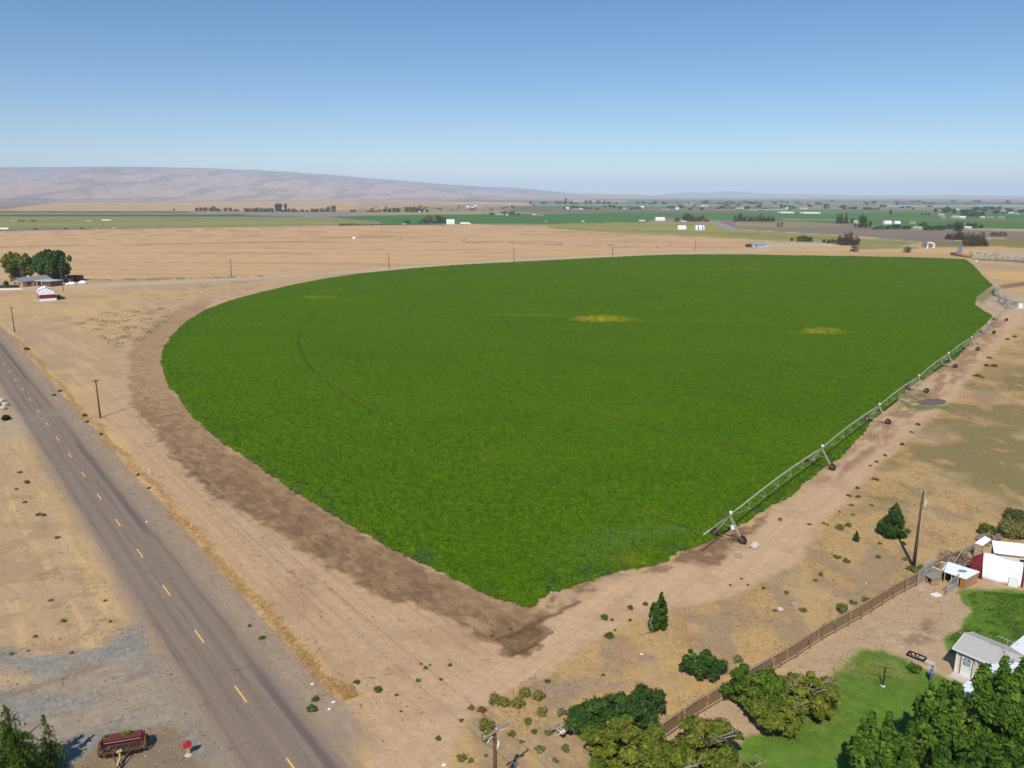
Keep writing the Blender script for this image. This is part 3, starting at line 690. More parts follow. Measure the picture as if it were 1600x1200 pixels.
# ------------------------------------------------------------------ hills on the horizon
def ridge(name, prof, d_base, d_crest, base_py, seed, rgb_lo, rgb_hi, scrub=.5):
    P = np.array(prof, float)
    pxs = np.arange(P[0, 0], P[-1, 0], 1.2)
    ty = np.interp(pxs, P[:, 0], P[:, 1])
    pw = np.exp(np.interp(pxs, P[:, 0], np.zeros(len(P))))
    azs = np.arctan((pxs - 800) / F / (CP - (305 - 600) / F * SP))
    tt = np.linspace(0, 1, 130)
    T, A = np.meshgrid(tt, azs, indexing='ij')
    # crest height from the traced skyline
    v = (ty - 600) / F; u = (pxs - 800) / F
    elev = -(SP + v * CP) / np.sqrt((CP - v * SP) ** 2 + u ** 2)
    hc = H + elev * d_crest
    dd = d_base + (d_crest - d_base) * T
    x = dd * np.sin(A); y = dd * np.cos(A)
    f = sstep(0, 1, T) * .55 + .45 * T ** 1.4
    z = hc[None, :] * f
    gul = fbm(x / 300, y / 700, seed, 5); gul2 = 1 - np.abs(2 * fbm(x / 620, y / 1500, seed + 5, 6) - 1)
    amp = hc[None, :] * np.sin(np.clip(T, 0, 1) * math.pi) ** .8
    z = z + amp * ((gul2 - .7) * .30 + (gul - .5) * .16)
    z = np.where(T <= 0, -3, z)
    # behind the crest the land falls away again
    xb = (d_crest * 1.25) * np.sin(azs); yb = (d_crest * 1.25) * np.cos(azs)
    x = np.vstack([x, xb]); y = np.vstack([y, yb]); z = np.vstack([z, np.full(len(azs), -3.0)])
    T = np.vstack([T, np.ones(len(azs))])
    xf, yf, tf = x.ravel(), y.ravel(), T.ravel()
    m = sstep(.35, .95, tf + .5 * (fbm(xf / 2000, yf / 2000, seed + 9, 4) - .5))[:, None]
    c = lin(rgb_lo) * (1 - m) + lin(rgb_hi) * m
    sc = (sstep(.5, .64, fbm(xf / 190, yf / 800, seed + 13, 6)) * scrub)[:, None]
    c = c * (1 - sc) + lin((92, 92, 88)) * sc
    pl = (sstep(.6, .7, fbm(xf / 160, yf / 1500, seed + 17, 5)) * (1 - tf) * .25)[:, None]
    c = c * (1 - pl) + lin((206, 172, 138)) * pl
    bl = (sstep(.02, .05, tf) * (1 - sstep(.10, .16, tf + .06 * fbm(xf / 300, yf / 300, seed + 23, 3))) * sstep(.50, .56, fbm(xf / 900, yf / 9000, seed + 25, 4)) * min(1, scrub * 1.6) * .8)[:, None]
    c = c * (1 - bl) + lin((112, 100, 104)) * bl
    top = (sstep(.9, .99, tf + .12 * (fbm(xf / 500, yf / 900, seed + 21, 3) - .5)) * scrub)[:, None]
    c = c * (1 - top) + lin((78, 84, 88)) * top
    return struct(np_mesh(name, np.stack([xf, yf, z.ravel()], -1), polar_faces(x.shape[0], x.shape[1], False), mat_ground('hillside_' + str(seed), .004, .02, 0.0, 1), c, smooth=True))

ridge('hills', [(-500, 266), (-200, 263), (0, 262), (60, 261.5), (180, 260.5), (260, 261.5), (330, 263), (400, 266), (450, 269), (520, 273.5), (560, 277), (620, 282), (680, 287), (740, 291), (800, 294.5), (850, 298.5), (890, 303), (930, 309)],
      7200, 13500, 314, 401, (182, 154, 142), (132, 136, 148), .45)
ridge('hills', [(640, 309), (700, 296), (760, 292.5), (800, 292.4), (840, 296.5), (870, 299.5), (900, 302), (925, 302.2), (950, 303.2), (985, 303.4), (1010, 305), (1060, 307), (1120, 309)],
      11000, 16000, 313, 411, (190, 150, 128), (178, 144, 126), .25)
ridge('hills', [(900, 308.5), (1000, 306), (1100, 306), (1200, 305.5), (1245, 302.3), (1290, 303.6), (1360, 305), (1430, 305), (1480, 303.8), (1520, 304.6), (1600, 306), (1800, 304), (2100, 306)],
      13000, 20000, 314, 421, (190, 152, 130), (182, 150, 134), .25)
ridge('hills', [(1000, 308), (1040, 303.5), (1065, 300.6), (1085, 300.3), (1105, 301.6), (1130, 298.8), (1155, 299.5), (1190, 302), (1230, 303.2), (1300, 306)],
      22000, 27000, 308, 431, (120, 120, 122), (110, 114, 120), .5)
# ------------------------------------------------------------------ the irrigated crop
def build_crop():
    az = np.arange(-29, 39.5, .055) * D2R
    dep = np.concatenate([np.arange(31.5, 8, -.055), np.arange(8, 3.7, -.03)])
    rr = H / np.tan(dep * D2R)
    gx, gy = polar(az, rr); nr, na = gx.shape
    x = gx.ravel(); y = gy.ravel()
    nf = fbm(x / 1.1, y / 1.1, 501, 3) - .5; nf2 = fbm(x / 1.1 + 40, y / 1.1, 502, 3) - .5
    nc = fbm(x / 7, y / 7, 503, 3) - .5
    px, py = to_px(x + .9 * nf + .9 * nc, y + .9 * nf2)
    sd = sd_poly(px, py, CROP_PX, 40)
    rr_ = np.hypot(x - PIVOT_C[0], y - PIVOT_C[1])
    ridge_ = np.cos(2 * math.pi * (x * .05 + y * .999) / .92)
    can = fbm(x / .75, y / .75, 505, 3); can2 = fbm(x / 4, y / 2.2, 507, 4)
    z = .34 + .75 * (can - .5) * np.clip(160 / np.hypot(x, y), .4, 1) + .25 * (can2 - .5) + .04 * ridge_
    m_per_px = np.hypot(x, y) / F
    z = z * sstep(-.2, .9, sd * m_per_px * 1.1 + .25)
    trk = np.zeros_like(x)
    for R in TRACK_R:
        wob = .5 * (fbm(x / 6, y / 6, 509, 2) - .5)
        vis = .35 + .65 * sstep(.40, .60, fbm(x / 30, y / 30, 511, 3))
        trk = np.maximum(trk, np.exp(-((rr_ - R + wob) / .40) ** 2) * vis)
    z = z * (1 - .6 * trk) + .02
    col = lin((88, 121, 18)) * (.74 + .52 * can)[:, None]
    w = sstep(.46, .66, fbm(x / 22, y / 16, 513, 4))[:, None] * .2
    col = col * (1 - w) + lin((104, 128, 20)) * w
    w = sstep(.5, .7, fbm(x / 30 + 5, y / 12, 515, 4))[:, None] * .22
    col = col * (1 - w) + lin((74, 108, 18)) * w
    w = sstep(330, 560, y)[:, None] * .25
    col = col * (1 - w) + lin((100, 122, 22)) * w
    p0, q0 = to_px(x, y)
    for cx, cy, rx, ry, k, rgb in ((498, 465, 32, 2.6, .8, (176, 164, 30)), (545, 469, 50, 1.6, .45, (140, 140, 30)), (822, 493.5, 75, 2.0, .6, (152, 152, 30)), (940, 499, 46, 5.5, 1.0, (206, 180, 40)),
                                   (990, 502.5, 45, 2.6, .5, (150, 150, 30)), (1285, 518, 34, 6, 1.0, (196, 168, 50)), (1245, 521, 22, 3.2, .7, (150, 146, 30)), (1318, 521, 22, 2.2, .7, (180, 156, 40)),
                                   (1150, 421, 60, 1.4, .5, (150, 150, 40)), (1360, 438, 26, 1.6, .35, (140, 140, 40)), (985, 877, 34, 12, .7, (160, 150, 34)), (1010, 803, 34, 6, .4, (150, 150, 30)), (1300, 598, 26, 4, .35, (140, 140, 34)),
                                   (905, 496, 8, 1.4, .9, (150, 140, 120)), (520, 632, 3, 3, .6, (160, 140, 50)), (1225, 560, 60, 8, .25, (120, 130, 30)), (760, 720, 60, 8, .22, (130, 134, 30)), (560, 690, 8, 2, .5, (150, 150, 40))):
        e = ((p0 - cx) / rx) ** 2 + ((q0 - cy) / ry) ** 2 + 1.0 * (fbm(x / 5, y / 5, 517, 4) - .5)
        w = (1 - sstep(-.35, 1.5, e)) * k * .85 * (.3 + .7 * sstep(.36, .62, fbm(x / 1.0, y / 1.0, 519, 4)))
        col = col * (1 - w[:, None]) + lin(rgb) * [.9, 1.0, 1.0] * w[:, None]; z = z * (1 - .5 * w)
    w = (trk * .55 * sstep(.4, .6, fbm(x / 9, y / 9, 521, 3)))[:, None]
    col = col * (1 - w) + lin((120, 104, 60)) * w
    w = (trk * .45)[:, None]; col = col * (1 - w) + lin((52, 66, 20)) * w
    # sparse darker weeds along the near edge
    w = (1 - sstep(3, 34, sd)) * sstep(.58, .68, fbm(x / 2.2, y / 2.2, 523, 4)) * .6
    col = col * (1 - w[:, None]) + lin((70, 90, 56)) * w[:, None]
    Fc = polar_faces(nr, na, False)
    keep = (sd[Fc] > -1.0).all(axis=1)
    Fk = Fc[keep]; u, inv = np.unique(Fk, return_inverse=True)
    V = np.stack([x, y, z], -1)[u]; CC = col[u]
    Fq = inv.reshape(-1, 4)
    # leaves standing proud of the canopy, dense where the camera is near
    d = np.hypot(V[:, 0], V[:, 1]); c_in = np.where((d < 470) & (sd[u] > -.6))[0]
    wgt = (1 - .85 * trk[u][c_in]) * (1 - sstep(170, 460, d[c_in])) / d[c_in] ** .35
    pick = RNG.choice(c_in, 230000, p=wgt / wgt.sum())
    P = V[pick] + RNG.normal(0, 1, (len(pick), 3)) * [.16, .2, .03] + [0, 0, .03]
    LV, LF, LC = leaf_quads(P, RNG.normal(0, .75, (len(pick), 3)) + [0, -.1, 1.0], .10 * np.clip(d[pick] / 100, 1, 2.2) ** .8, CC[pick] * (1 + RNG.uniform(-.45, .6, (len(pick), 1)) * np.clip(130 / d[pick], .35, 1)[:, None]) * [1, 1, 1])
    allV = np.vstack([V, LV]); allF = np.vstack([Fq, LF + len(V)]); allC = np.vstack([CC, LC])
    o = np_mesh('crop_field', allV, allF, mat_attr('crop_leaf', .9, 0.0, .22), allC)
    stuff(o); tag(o, 'dense bright green potato crop filling the quarter circle field', 'crop')

def leaf_quads(P, N, size, col, aspect=.62):
    """one small diamond leaf per point"""
    n = len(P)
    N = N / (np.linalg.norm(N, axis=1, keepdims=True) + 1e-9)
    R = RNG.normal(0, 1, (n, 3))
    T = np.cross(N, R); T /= (np.linalg.norm(T, axis=1, keepdims=True) + 1e-9)
    B = np.cross(N, T)
    size = np.broadcast_to(np.asarray(size, float), (n,)) * RNG.uniform(.7, 1.35, n)
    a = T * size[:, None]; b = B * (size * aspect)[:, None]; up = N * (size * .18)[:, None]
    V = np.stack([P - a, P + b + up, P + a, P - b + up], 1).reshape(-1, 3)
    Fq = np.arange(4 * n).reshape(-1, 4)
    return V, Fq, np.repeat(col, 4, axis=0)
build_crop()

# water thrown by the end gun over the crop: fine droplets
def build_spray():
    a = np.array(G(1103, 835, 3.4)); b = np.array(G(872, 893))
    n = 2600; t = RNG.beta(2.2, 1.3, n)
    sp = .4 + 5.5 * t
    x = a[0] + (b[0] - a[0]) * t + RNG.normal(0, .45, n) * sp; y = a[1] + (b[1] - a[1]) * t + RNG.normal(0, .4, n) * sp
    z = np.clip(3.6 + 9 * t * (1 - t) - 3.2 * t + RNG.normal(0, .35, n) * sp * .4, .6, 9)
    V, Fq, C = leaf_quads(np.stack([x, y, z], -1), RNG.normal(0, 1, (n, 3)), .02, np.tile(lin((205, 215, 225)), (n, 1)), 1.0)
    o = np_mesh('water_spray', V, Fq, mat_attr('water_droplets', .2, .5, .5), C); stuff(o)
    tag(o, 'faint mist of water thrown over the crop by the end sprinkler', 'water spray')
build_spray()

# ------------------------------------------------------------------ grass and low cover
def tufts(name, label, cat, n, sampler, h, palette, blades=3):
    P = sampler(n)
    n = len(P); k = blades
    base = np.repeat(P, k, axis=0) + np.concatenate([RNG.normal(0, .10, (n * k, 2)), np.zeros((n * k, 1))], 1)
    hh = h * RNG.uniform(.5, 1.4, n * k)
    lean = RNG.normal(0, .45, (n * k, 2)) * hh[:, None]
    an = RNG.uniform(0, math.pi, n * k); w = .010 + .024 * RNG.random(n * k)
    e = np.stack([np.cos(an) * w, np.sin(an) * w, np.zeros(n * k)], 1)
    tip = base + np.concatenate([lean, hh[:, None]], 1)
    V = np.stack([base - e, base + e, tip + e * .3, tip - e * .3], 1).reshape(-1, 3)
    pal = np.array([lin(c) for c in palette]); c = pal[RNG.integers(0, len(pal), n)] * RNG.uniform(.75, 1.25, (n, 1))
    C = np.repeat(np.repeat(c, k, 0), 4, 0)
    o = np_mesh(name, V, np.arange(len(V)).reshape(-1, 4), M_GRASS, C); stuff(o); tag(o, label, cat)
    return o

def poly_sampler(poly_px, dens=None, xr=None):
    W = np.array([G(*p) for p in poly_px]); lo = W.min(0); hi = W.max(0)
    def f(n):
        out = []; tot = 0
        while tot < n:
            p = RNG.uniform(lo, hi, (n * 2, 2))
            s = sd_poly(p[:, 0], p[:, 1], W, 1e4); ok = s > 0
            if dens is not None: ok &= RNG.random(len(p)) < dens(p[:, 0], p[:, 1])
            q = p[ok]; out.append(q); tot += len(q)
            if len(q) == 0: break
        q = np.vstack(out)[:n]
        return np.concatenate([q, np.zeros((len(q), 1))], 1)
    return f

RG = [(705, 1240), (735, 1125), (775, 1088), (862, 1042), (932, 1003), (1005, 968), (1152, 930), (1254, 880), (1297, 810), (1338, 766), (1406, 702), (1486, 632), (1566, 542), (1640, 512), (1760, 560), (1700, 800), (1580, 815),
      (1430, 890), (1240, 1008), (1128, 1075), (1030, 1135), (1000, 1240)]
tufts('dry_grass', 'dry golden grass covering the waste ground beside the dirt track', 'dry grass', 46000,
      poly_sampler(RG, lambda x, y: .15 + .85 * sstep(.42, .6, fbm(x / 3.5, y / 6, 85, 4))), .13,
      [(206, 172, 122), (196, 164, 116), (186, 158, 118), (172, 148, 106), (214, 184, 136), (160, 144, 100)])
def verge(n):
    s1 = road_sn(*G(545, 1092))[0]
    s = s1 + (RNG.random(n) ** 1.5) * 240; nn = 7.3 + RNG.normal(0, .42, n) + 2.2 * (fbm(s / 8, s * 0, 601, 3) - .5)
    x, y = road_xy(s, nn); return np.stack([x, y, np.zeros(n)], -1)
tufts('verge_grass', 'strip of tall golden dead grass along the road verge', 'dry grass', 10000, verge, .17, [(224, 190, 132), (216, 178, 118), (230, 200, 148), (208, 168, 108)], 4)
tufts('straw_patch', 'thin straw growing on the dry lot left of the road', 'dry grass', 3500,
      poly_sampler([(-40, 690), (45, 690), (90, 760), (150, 880), (200, 960), (170, 1000), (110, 1015), (-120, 1000)], lambda x, y: sstep(.48, .62, fbm(road_sn(x, y)[0] / 14, road_sn(x, y)[1] / 1.4, 127, 5)) + .05), .09, [(214, 184, 132), (206, 174, 124), (194, 166, 120)])
LW = LAWN2_PX[:11] + [(1640, 1120), (1640, 1260), (1150, 1260), (1160, 1200), (1195, 1150), (1240, 1125), (1280, 1100)]
tufts('lawn_grass', 'short mown green grass of the farmhouse back yard', 'lawn', 30000, poly_sampler(LW), .05, [(116, 144, 54), (128, 150, 62), (106, 136, 48), (146, 152, 78)])
tufts('lawn_grass', 'deep green lawn strip behind the grey roofed house', 'lawn', 12000, poly_sampler([(1511, 928), (1540, 924), (1640, 932), (1660, 1040), (1540, 1040), (1480, 1017), (1480, 1001), (1518, 969), (1522, 951)]), .08, [(74, 110, 30), (86, 120, 36), (78, 116, 32)])
# grey green low weeds on the left lot: ground cover, far too many to count
def scrub(n):
    f1 = poly_sampler([(116, 506), (165, 487), (235, 482), (292, 478), (250, 512), (212, 542), (184, 546), (150, 524)], lambda x, y: sstep(.5, .6, fbm(x / 3.2, y / 3.2, 63, 4)) + .04)
    f2 = poly_sampler([(200, 464), (300, 447), (420, 436), (390, 458), (300, 472)], lambda x, y: sstep(.55, .65, fbm(x / 4, y / 4, 65, 4)) + .02)
    return np.vstack([f1(int(n * .7)), f2(int(n * .22))])
tufts('weed_patch', 'low grey green weeds spread over the tan lot by the field bend', 'weeds', 2600, scrub, .42, [(134, 134, 96), (146, 140, 104), (120, 122, 86)], 4)

def stones():
    def f(poly, n): return poly_sampler(poly)(n)
    A = f([(20, 1010), (200, 965), (225, 968), (300, 1090), (365, 1205), (-60, 1205), (-120, 1015)], 3000)
    B = f([(190, 680), (240, 700), (400, 830), (600, 925), (800, 1040), (700, 1100), (620, 1205), (560, 1205), (545, 1100), (400, 930), (300, 830)], 2600)
    C = f(RG, 3600)
    D = f([(1043, 1150), (1130, 1098), (1243, 1030), (1343, 970), (1430, 918), (1510, 920), (1500, 985), (1460, 1010), (1340, 1015), (1240, 1120), (1150, 1160)], 1600)
    E2 = f([(-100, 690), (60, 690), (170, 900), (200, 960), (100, 1010), (-100, 1000)], 2600)
    S1 = road_sn(*G(545, 1092))[0]; s = S1 + RNG.random(3200) * 190; x, y = road_xy(s, RNG.uniform(3.9, 6.8, 3200)); V5 = np.stack([x, y, x * 0], -1)
    P = np.vstack([A, B, C, D, E2, V5]); P[:, 2] = .035
    pal = np.array([lin(c) for c in ((180, 168, 152), (120, 100, 82), (150, 132, 112), (98, 80, 64), (196, 182, 160), (132, 120, 108))])
    c = pal[RNG.integers(0, 6, len(P))]
    V, Fq, C2 = leaf_quads(P, RNG.normal(0, .8, (len(P), 3)) + [0, 0, .8], .045 * np.exp(RNG.normal(0, .4, len(P))), c, .8)
    o = np_mesh('loose_stones', V, Fq, mat_attr('stone_flecks', .95, .05), C2); stuff(o); tag(o, 'small stones and clods scattered over the bare dirt and gravel', 'stones')
stones()
# ------------------------------------------------------------------ trees and plants
def cloud(centers, radii, n, size, palette, squash=.85, shell=.55, up=.35, droop=0.0, aspect=.6, tint=None):
    """leaves gathered in clumps; centers (k,3) radii (k,)"""
    C = np.asarray(centers, float); R = np.asarray(radii, float)
    w = R ** 2; idx = RNG.choice(len(C), n, p=w / w.sum())
    d = RNG.normal(0, 1, (n, 3)); d /= np.linalg.norm(d, axis=1, keepdims=True)
    r = R[idx] * (shell + (1 - shell) * RNG.random(n)) * RNG.uniform(.68, 1.38, n)
    P = C[idx] + d * r[:, None] * [1, 1, squash]
    P[:, 2] = np.maximum(P[:, 2] - droop * r * RNG.random(n), .04)
    N = d * .8 + RNG.normal(0, .55, (n, 3)) + [0, 0, up]
    pal = np.array([lin(c) for c in palette]) * [1.0, .97, .72]
    ck = RNG.integers(0, len(pal), len(C)); mixk = RNG.integers(0, len(pal), n)
    col = .55 * pal[ck[idx]] + .45 * pal[mixk]
    col = col * RNG.uniform(.72, 1.32, (n, 1))
    if tint is not None: col = tint(P, col)
    return leaf_quads(P, N, size * np.exp(RNG.normal(0, .32, n)), col, aspect)

def crown(name, root, *a, **k):
    V, Fq, C = cloud(*a, **k)
    return np_mesh(name, V, Fq, M_LEAF, C, root)

def trunk(root, h, r, tips, mat=None, name='trunk', lean=(0, 0), n=8):
    m = MB(); top = Vector((lean[0], lean[1], h))
    m.path([(0, 0, -.1), (lean[0] * .3, lean[1] * .3, h * .35), top * .75 + Vector((0, 0, h * .05)), top], [r * 1.25, r, r * .75, r * .45], n)
    for t in tips:
        t = Vector(t); z0 = min(h * random.uniform(.35, .9), max(.15, t.z * .75)); k = z0 / h
        b = Vector((lean[0] * k, lean[1] * k, z0)); mid = b.lerp(t, .55) + Vector((random.uniform(-.1, .1), random.uniform(-.1, .1), .12)) * (t - b).length
        m.path([b, mid, t], [r * .45, r * .28, r * .09], 6)
    return m.build(name, mat or M_BARK, root, True)

def clumps(n, rx, ry, z0, z1, rc, fill=.75, taper=0.0):
    """clump centres spread through an egg shaped crown"""
    out = []; rad = []
    for i in range(n):
        while True:
            p = [random.uniform(-1, 1) for _ in range(3)]
            q = p[0] ** 2 + p[1] ** 2 + p[2] ** 2
            if .12 < q < 1: break
        s = fill * (1 - taper * (p[2] * .5 + .5))
        out.append((p[0] * rx * s, p[1] * ry * s, (z0 + z1) / 2 + p[2] * (z1 - z0) / 2 * fill)); rad.append(rc * random.uniform(.65, 1.25))
    return out, rad

def bush(name, label, cat, px, py, r, h, n, size, palette, group=None, nc=10, xy=None, stretch=(1, 1), trunk_h=None):
    x, y = xy or G(px, py)
    o = thing(name, label, cat, (x, y), random.uniform(0, 6.28) if stretch == (1, 1) else 0, group)
    C, R = clumps(nc, r * stretch[0], r * stretch[1], h * .05, h, max(r * .42, .1), .68)
    crown('crown', o, C, R, n, size, palette)
    trunk(o, h * .55, max(.03, h * .03), [c for c in C[:4]], n=6, name='stem')
    return o

# --- conifer with two leaders at the lower edge of the gravel lot
def conifer_two():
    o = thing('conifer', 'dark drooping conifer with two pointed tops beside the gravel lot', 'tree', (-37.9, 50.9))
    C = []; R = []
    for (bx, by, h, r0) in ((0, 0, 7.3, 3.3), (1.5, 1.9, 5.0, 1.4), (-1.6, -.6, 5.4, 1.9)):
        z = h
        while z > .35:
            q = r0 * (1 - z / h) ** .85 + .10
            m = max(2, int(3 + 6 * q / 2.7))
            for i in range(m):
                a = random.uniform(0, 6.28); ql = q * random.uniform(.75, 1.12); st = max(1, int(ql / .32))
                for k in range(st + 1):
                    t = (k + .6) / (st + .6); C.append((bx + math.cos(a) * ql * t, by + math.sin(a) * ql * t, z + .12 * ql * math.sin(3.1 * t) - .22 * ql * t * t)); R.append(.30 * (1 - .6 * t) * min(1, .4 + q * .35))
            z -= .34
        for k in range(5): C.append((bx, by, h - .12 * k)); R.append(.05 + .03 * k)
    crown('crown', o, C, R, 90000, .062, [(96, 124, 46), (72, 102, 38), (122, 146, 58), (60, 88, 34)], squash=1.7, shell=.2, up=.25, droop=.9, aspect=.3)
    trunk(o, 6.9, .2, [(1.5, 1.9, 4.6), (-1.6, -.6, 5.0)])
conifer_two()

GREEN = [(98, 130, 48), (76, 108, 40), (124, 150, 64), (84, 116, 46)]
OLIVE = [(124, 138, 54), (104, 124, 46), (144, 148, 66), (130, 138, 62), (92, 116, 46)]
DEEP = [(68, 98, 50), (56, 84, 44), (86, 114, 58), (66, 98, 52)]

# --- big broadleaf trees in the lower right corner
def big_tree(label, loc, h, rx, ry, n, size, nc, rc, z0, palette=GREEN):
    o = thing('shade_tree', label, 'tree', loc)
    C, R = clumps(int(nc * 1.7), rx, ry, z0, h, rc * .75, .9)
    # shoots that stand up out of the crown
    for i in range(nc // 2):
        a = random.uniform(0, 6.28); q = random.uniform(.2, .9)
        x, y = math.cos(a) * rx * q, math.sin(a) * ry * q
        zz = (z0 + h) / 2 + (h - z0) / 2 * math.sqrt(max(0, 1 - q * q)) * random.uniform(.85, 1.0)
        for k in range(4): C.append((x, y, zz - .3 + k * .5)); R.append(rc * (.5 - .09 * k))
    crown('crown', o, C, R, n, size, palette, squash=1.05, shell=.6, up=.45)
    trunk(o, h * .6, .32, [C[i] for i in range(0, min(nc, 14))])
    return o
big_tree('tall dark green tree hiding the end of the grey roofed house', G(1508, 1142, 4.5), 6.8, 3.8, 3.4, 42000, .15, 46, .95, 1.2)
big_tree('tallest dark green tree covering the white metal roof', G(1600, 1132, 6.0), 9.6, 4.2, 4.2, 46000, .15, 40, 1.0, 1.6)
big_tree('low dark tree standing out alone on the lawn edge in front', G(1395, 1196, 3.0), 5.8, 3.2, 2.6, 24000, .15, 26, .8, .5)
big_tree('dark broad tree in the bottom corner in front of the house', G(1540, 1245, 5.2), 8.2, 4.6, 3.2, 36000, .16, 40, .95, 1.2, [(76, 108, 40), (60, 92, 36), (98, 128, 50)])

# --- fruit trees along the board fence
def yellow_tips(P, col):
    m = (RNG.random(len(P)) < .045)[:, None]
    return np.where(m, lin((168, 124, 58)) * RNG.uniform(.8, 1.2, (len(P), 1)), col)
def fruit_tree(label, loc, h, rx, ry, n, nc, palette, bare=0, size=.13, rc=.72):
    o = thing('fruit_tree', label, 'tree', loc, 0, 'fruit trees along the board fence')
    C, R = clumps(nc * 2, rx, ry, .4, h, rc * .72, .92)
    crown('crown', o, C, R, n, size, palette, squash=.75, shell=.4, up=.5, tint=yellow_tips)
    trunk(o, h * .5, .16, C[:10], M_BARK)
    if bare:
        m = MB()
        for i in range(bare):
            a = random.uniform(-2.8, .4); q = random.uniform(.6, 1.0)
            e = Vector((math.cos(a) * rx * q, math.sin(a) * ry * q, h * random.uniform(.75, 1.12)))
            b = Vector((0, 0, h * .35)); mid = b.lerp(e, .5) + Vector((0, 0, .35))
            m.path([b, mid, e], [.075, .05, .02], 6)
            for k in range(3):
                s = b.lerp(e, random.uniform(.55, .9)) + Vector((0, 0, .2)); t = s + Vector((random.uniform(-.9, .9), random.uniform(-.9, .9), random.uniform(.1, .7)))
                m.path([s, s.lerp(t, .5) + Vector((0, 0, .08)), t], [.03, .02, .01], 5)
        m.build('dead_branch', M_DEADWOOD, o, True)
    return o
fruit_tree('green fruit tree growing against the board fence nearest the dirt yard', G(1180, 1078, 1.6), 3.6, 3.0, 2.3, 20000, 26, [(94, 128, 46), (78, 112, 40), (116, 140, 54)])
fruit_tree('fruit tree with bare grey branches standing on the lawn', G(1262, 1090, 1.6), 3.6, 3.0, 2.3, 18000, 24, OLIVE, 8)
fruit_tree('yellowing fruit tree with pale dead limbs at the lawn corner', G(1215, 1122, 1.3), 3.0, 2.7, 1.9, 13000, 18, OLIVE, 6)
fruit_tree('wide olive green fruit tree just inside the fence corner', G(1100, 1165, 1.8), 3.9, 3.3, 2.2, 22000, 26, OLIVE, 5)
fruit_tree('spreading olive fruit tree outside the fence corner below the dark thicket', G(975, 1170, 1.8), 4.0, 3.9, 2.5, 27000, 32, OLIVE + [(94, 116, 42), (86, 110, 38)])
fruit_tree('fruit tree at the bottom edge between the two olive trees', G(1040, 1215, 1.6), 3.6, 3.0, 2.2, 16000, 20, OLIVE + [(96, 118, 42)], 2)
fruit_tree('small yellow green fruit tree at the bottom edge by the lawn', G(1160, 1215, 1.2), 2.6, 2.2, 1.8, 10000, 14, OLIVE, 3)

# --- thickets and bushes on the waste ground
def thicket(label, loc, r, stretch, h, n, nc, rot=0):
    o = thing('thicket', label, 'bush', loc, rot)
    C, R = clumps(nc, r * stretch[0], r * stretch[1], .1, h, r * .22, 1.0)
    R = [q * random.uniform(.55, 1.35) for q in R]
    crown('crown', o, C, R, n, .10, DEEP + [(92, 118, 60)], squash=.8, shell=.25, up=.5)
    trunk(o, h * .5, .1, C[:8], name='stem')
thicket('large dark green thicket beside the rubbish pile', G(957, 1124, .9), 2.7, (1.4, .85), 2.5, 34000, 80, .25)
thicket('dark green bush behind the large thicket toward the fence corner', G(1012, 1104, .7), 1.7, (1.1, .9), 2.2, 14000, 40, .2)
thicket('round dark green bush close outside the board fence', G(1096, 1042, .9), 1.6, (1.25, .95), 2.3, 16000, 46, -.6)
def columnar():
    o = thing('columnar_tree', 'narrow upright young tree with a dead branch leaning from its foot', 'tree', G(1028, 986))
    C = []; R = []
    for (bx, h, r) in ((.25, 4.4, .5), (-.55, 3.3, .42)):
        z = .5
        while z < h:
            k = math.sin(min(1, (z / h) * .9 + .12) * math.pi) ** .5
            for i in range(3):
                a = random.uniform(0, 6.28); C.append((bx + math.cos(a) * r * k * .7, math.sin(a) * r * k * .7, z)); R.append(r * .42 * k + .08)
            z += .3
    crown('crown', o, C, R, 9000, .10, [(72, 104, 42), (58, 88, 38), (88, 118, 50)], squash=1.1, shell=.4)
    trunk(o, 3.6, .09, [(-.55, 0, 2.8)])
    m = MB(); m.path([(-.4, -.3, 0), (-.9, -.5, 1.2), (-.6, -.2, 2.3)], [.06, .05, .02], 6); m.path([(-.4, -.3, 0), (-1.5, -.9, .5), (-2.0, -1.0, .2)], [.05, .04, .02], 6); m.path([(-.7, -.4, .8), (-1.4, -.1, 1.7)], [.035, .015], 5)
    m.build('dead_branch', M_DEADWOOD, o, True)
columnar()
def spruce(name, label, px, py, h, r, n, size):
    o = thing(name, label, 'tree', G(px, py))
    C = []; R = []; z = h
    while z > .25:
        q0 = r * min(1, (1 - z / h) * 1.35 + .06) * (1 if z > .2 * h else .85)
        for i in range(max(1, int(7 * q0 / r + 1))):
            a = random.uniform(0, 6.28); q = q0 * random.uniform(.5, 1.0)
            C.append((math.cos(a) * q, math.sin(a) * q, z)); R.append(.16 * r + .1 * q0)
        z -= h * .055
    crown('crown', o, C, R, n, size, [(68, 100, 44), (54, 84, 40), (86, 114, 54)], squash=1.0, shell=.35, droop=.2, aspect=.4)
    trunk(o, h * .8, .1, [])
spruce('pine_tree', 'lone bushy pine on the dry grass near the transformer pole', 1394, 838, 4.5, 1.75, 15000, .10)
spruce('pine_tree', 'tiny pine seedling on the dry grass left of the lone pine', 1337, 846, 1.5, .42, 1800, .07)

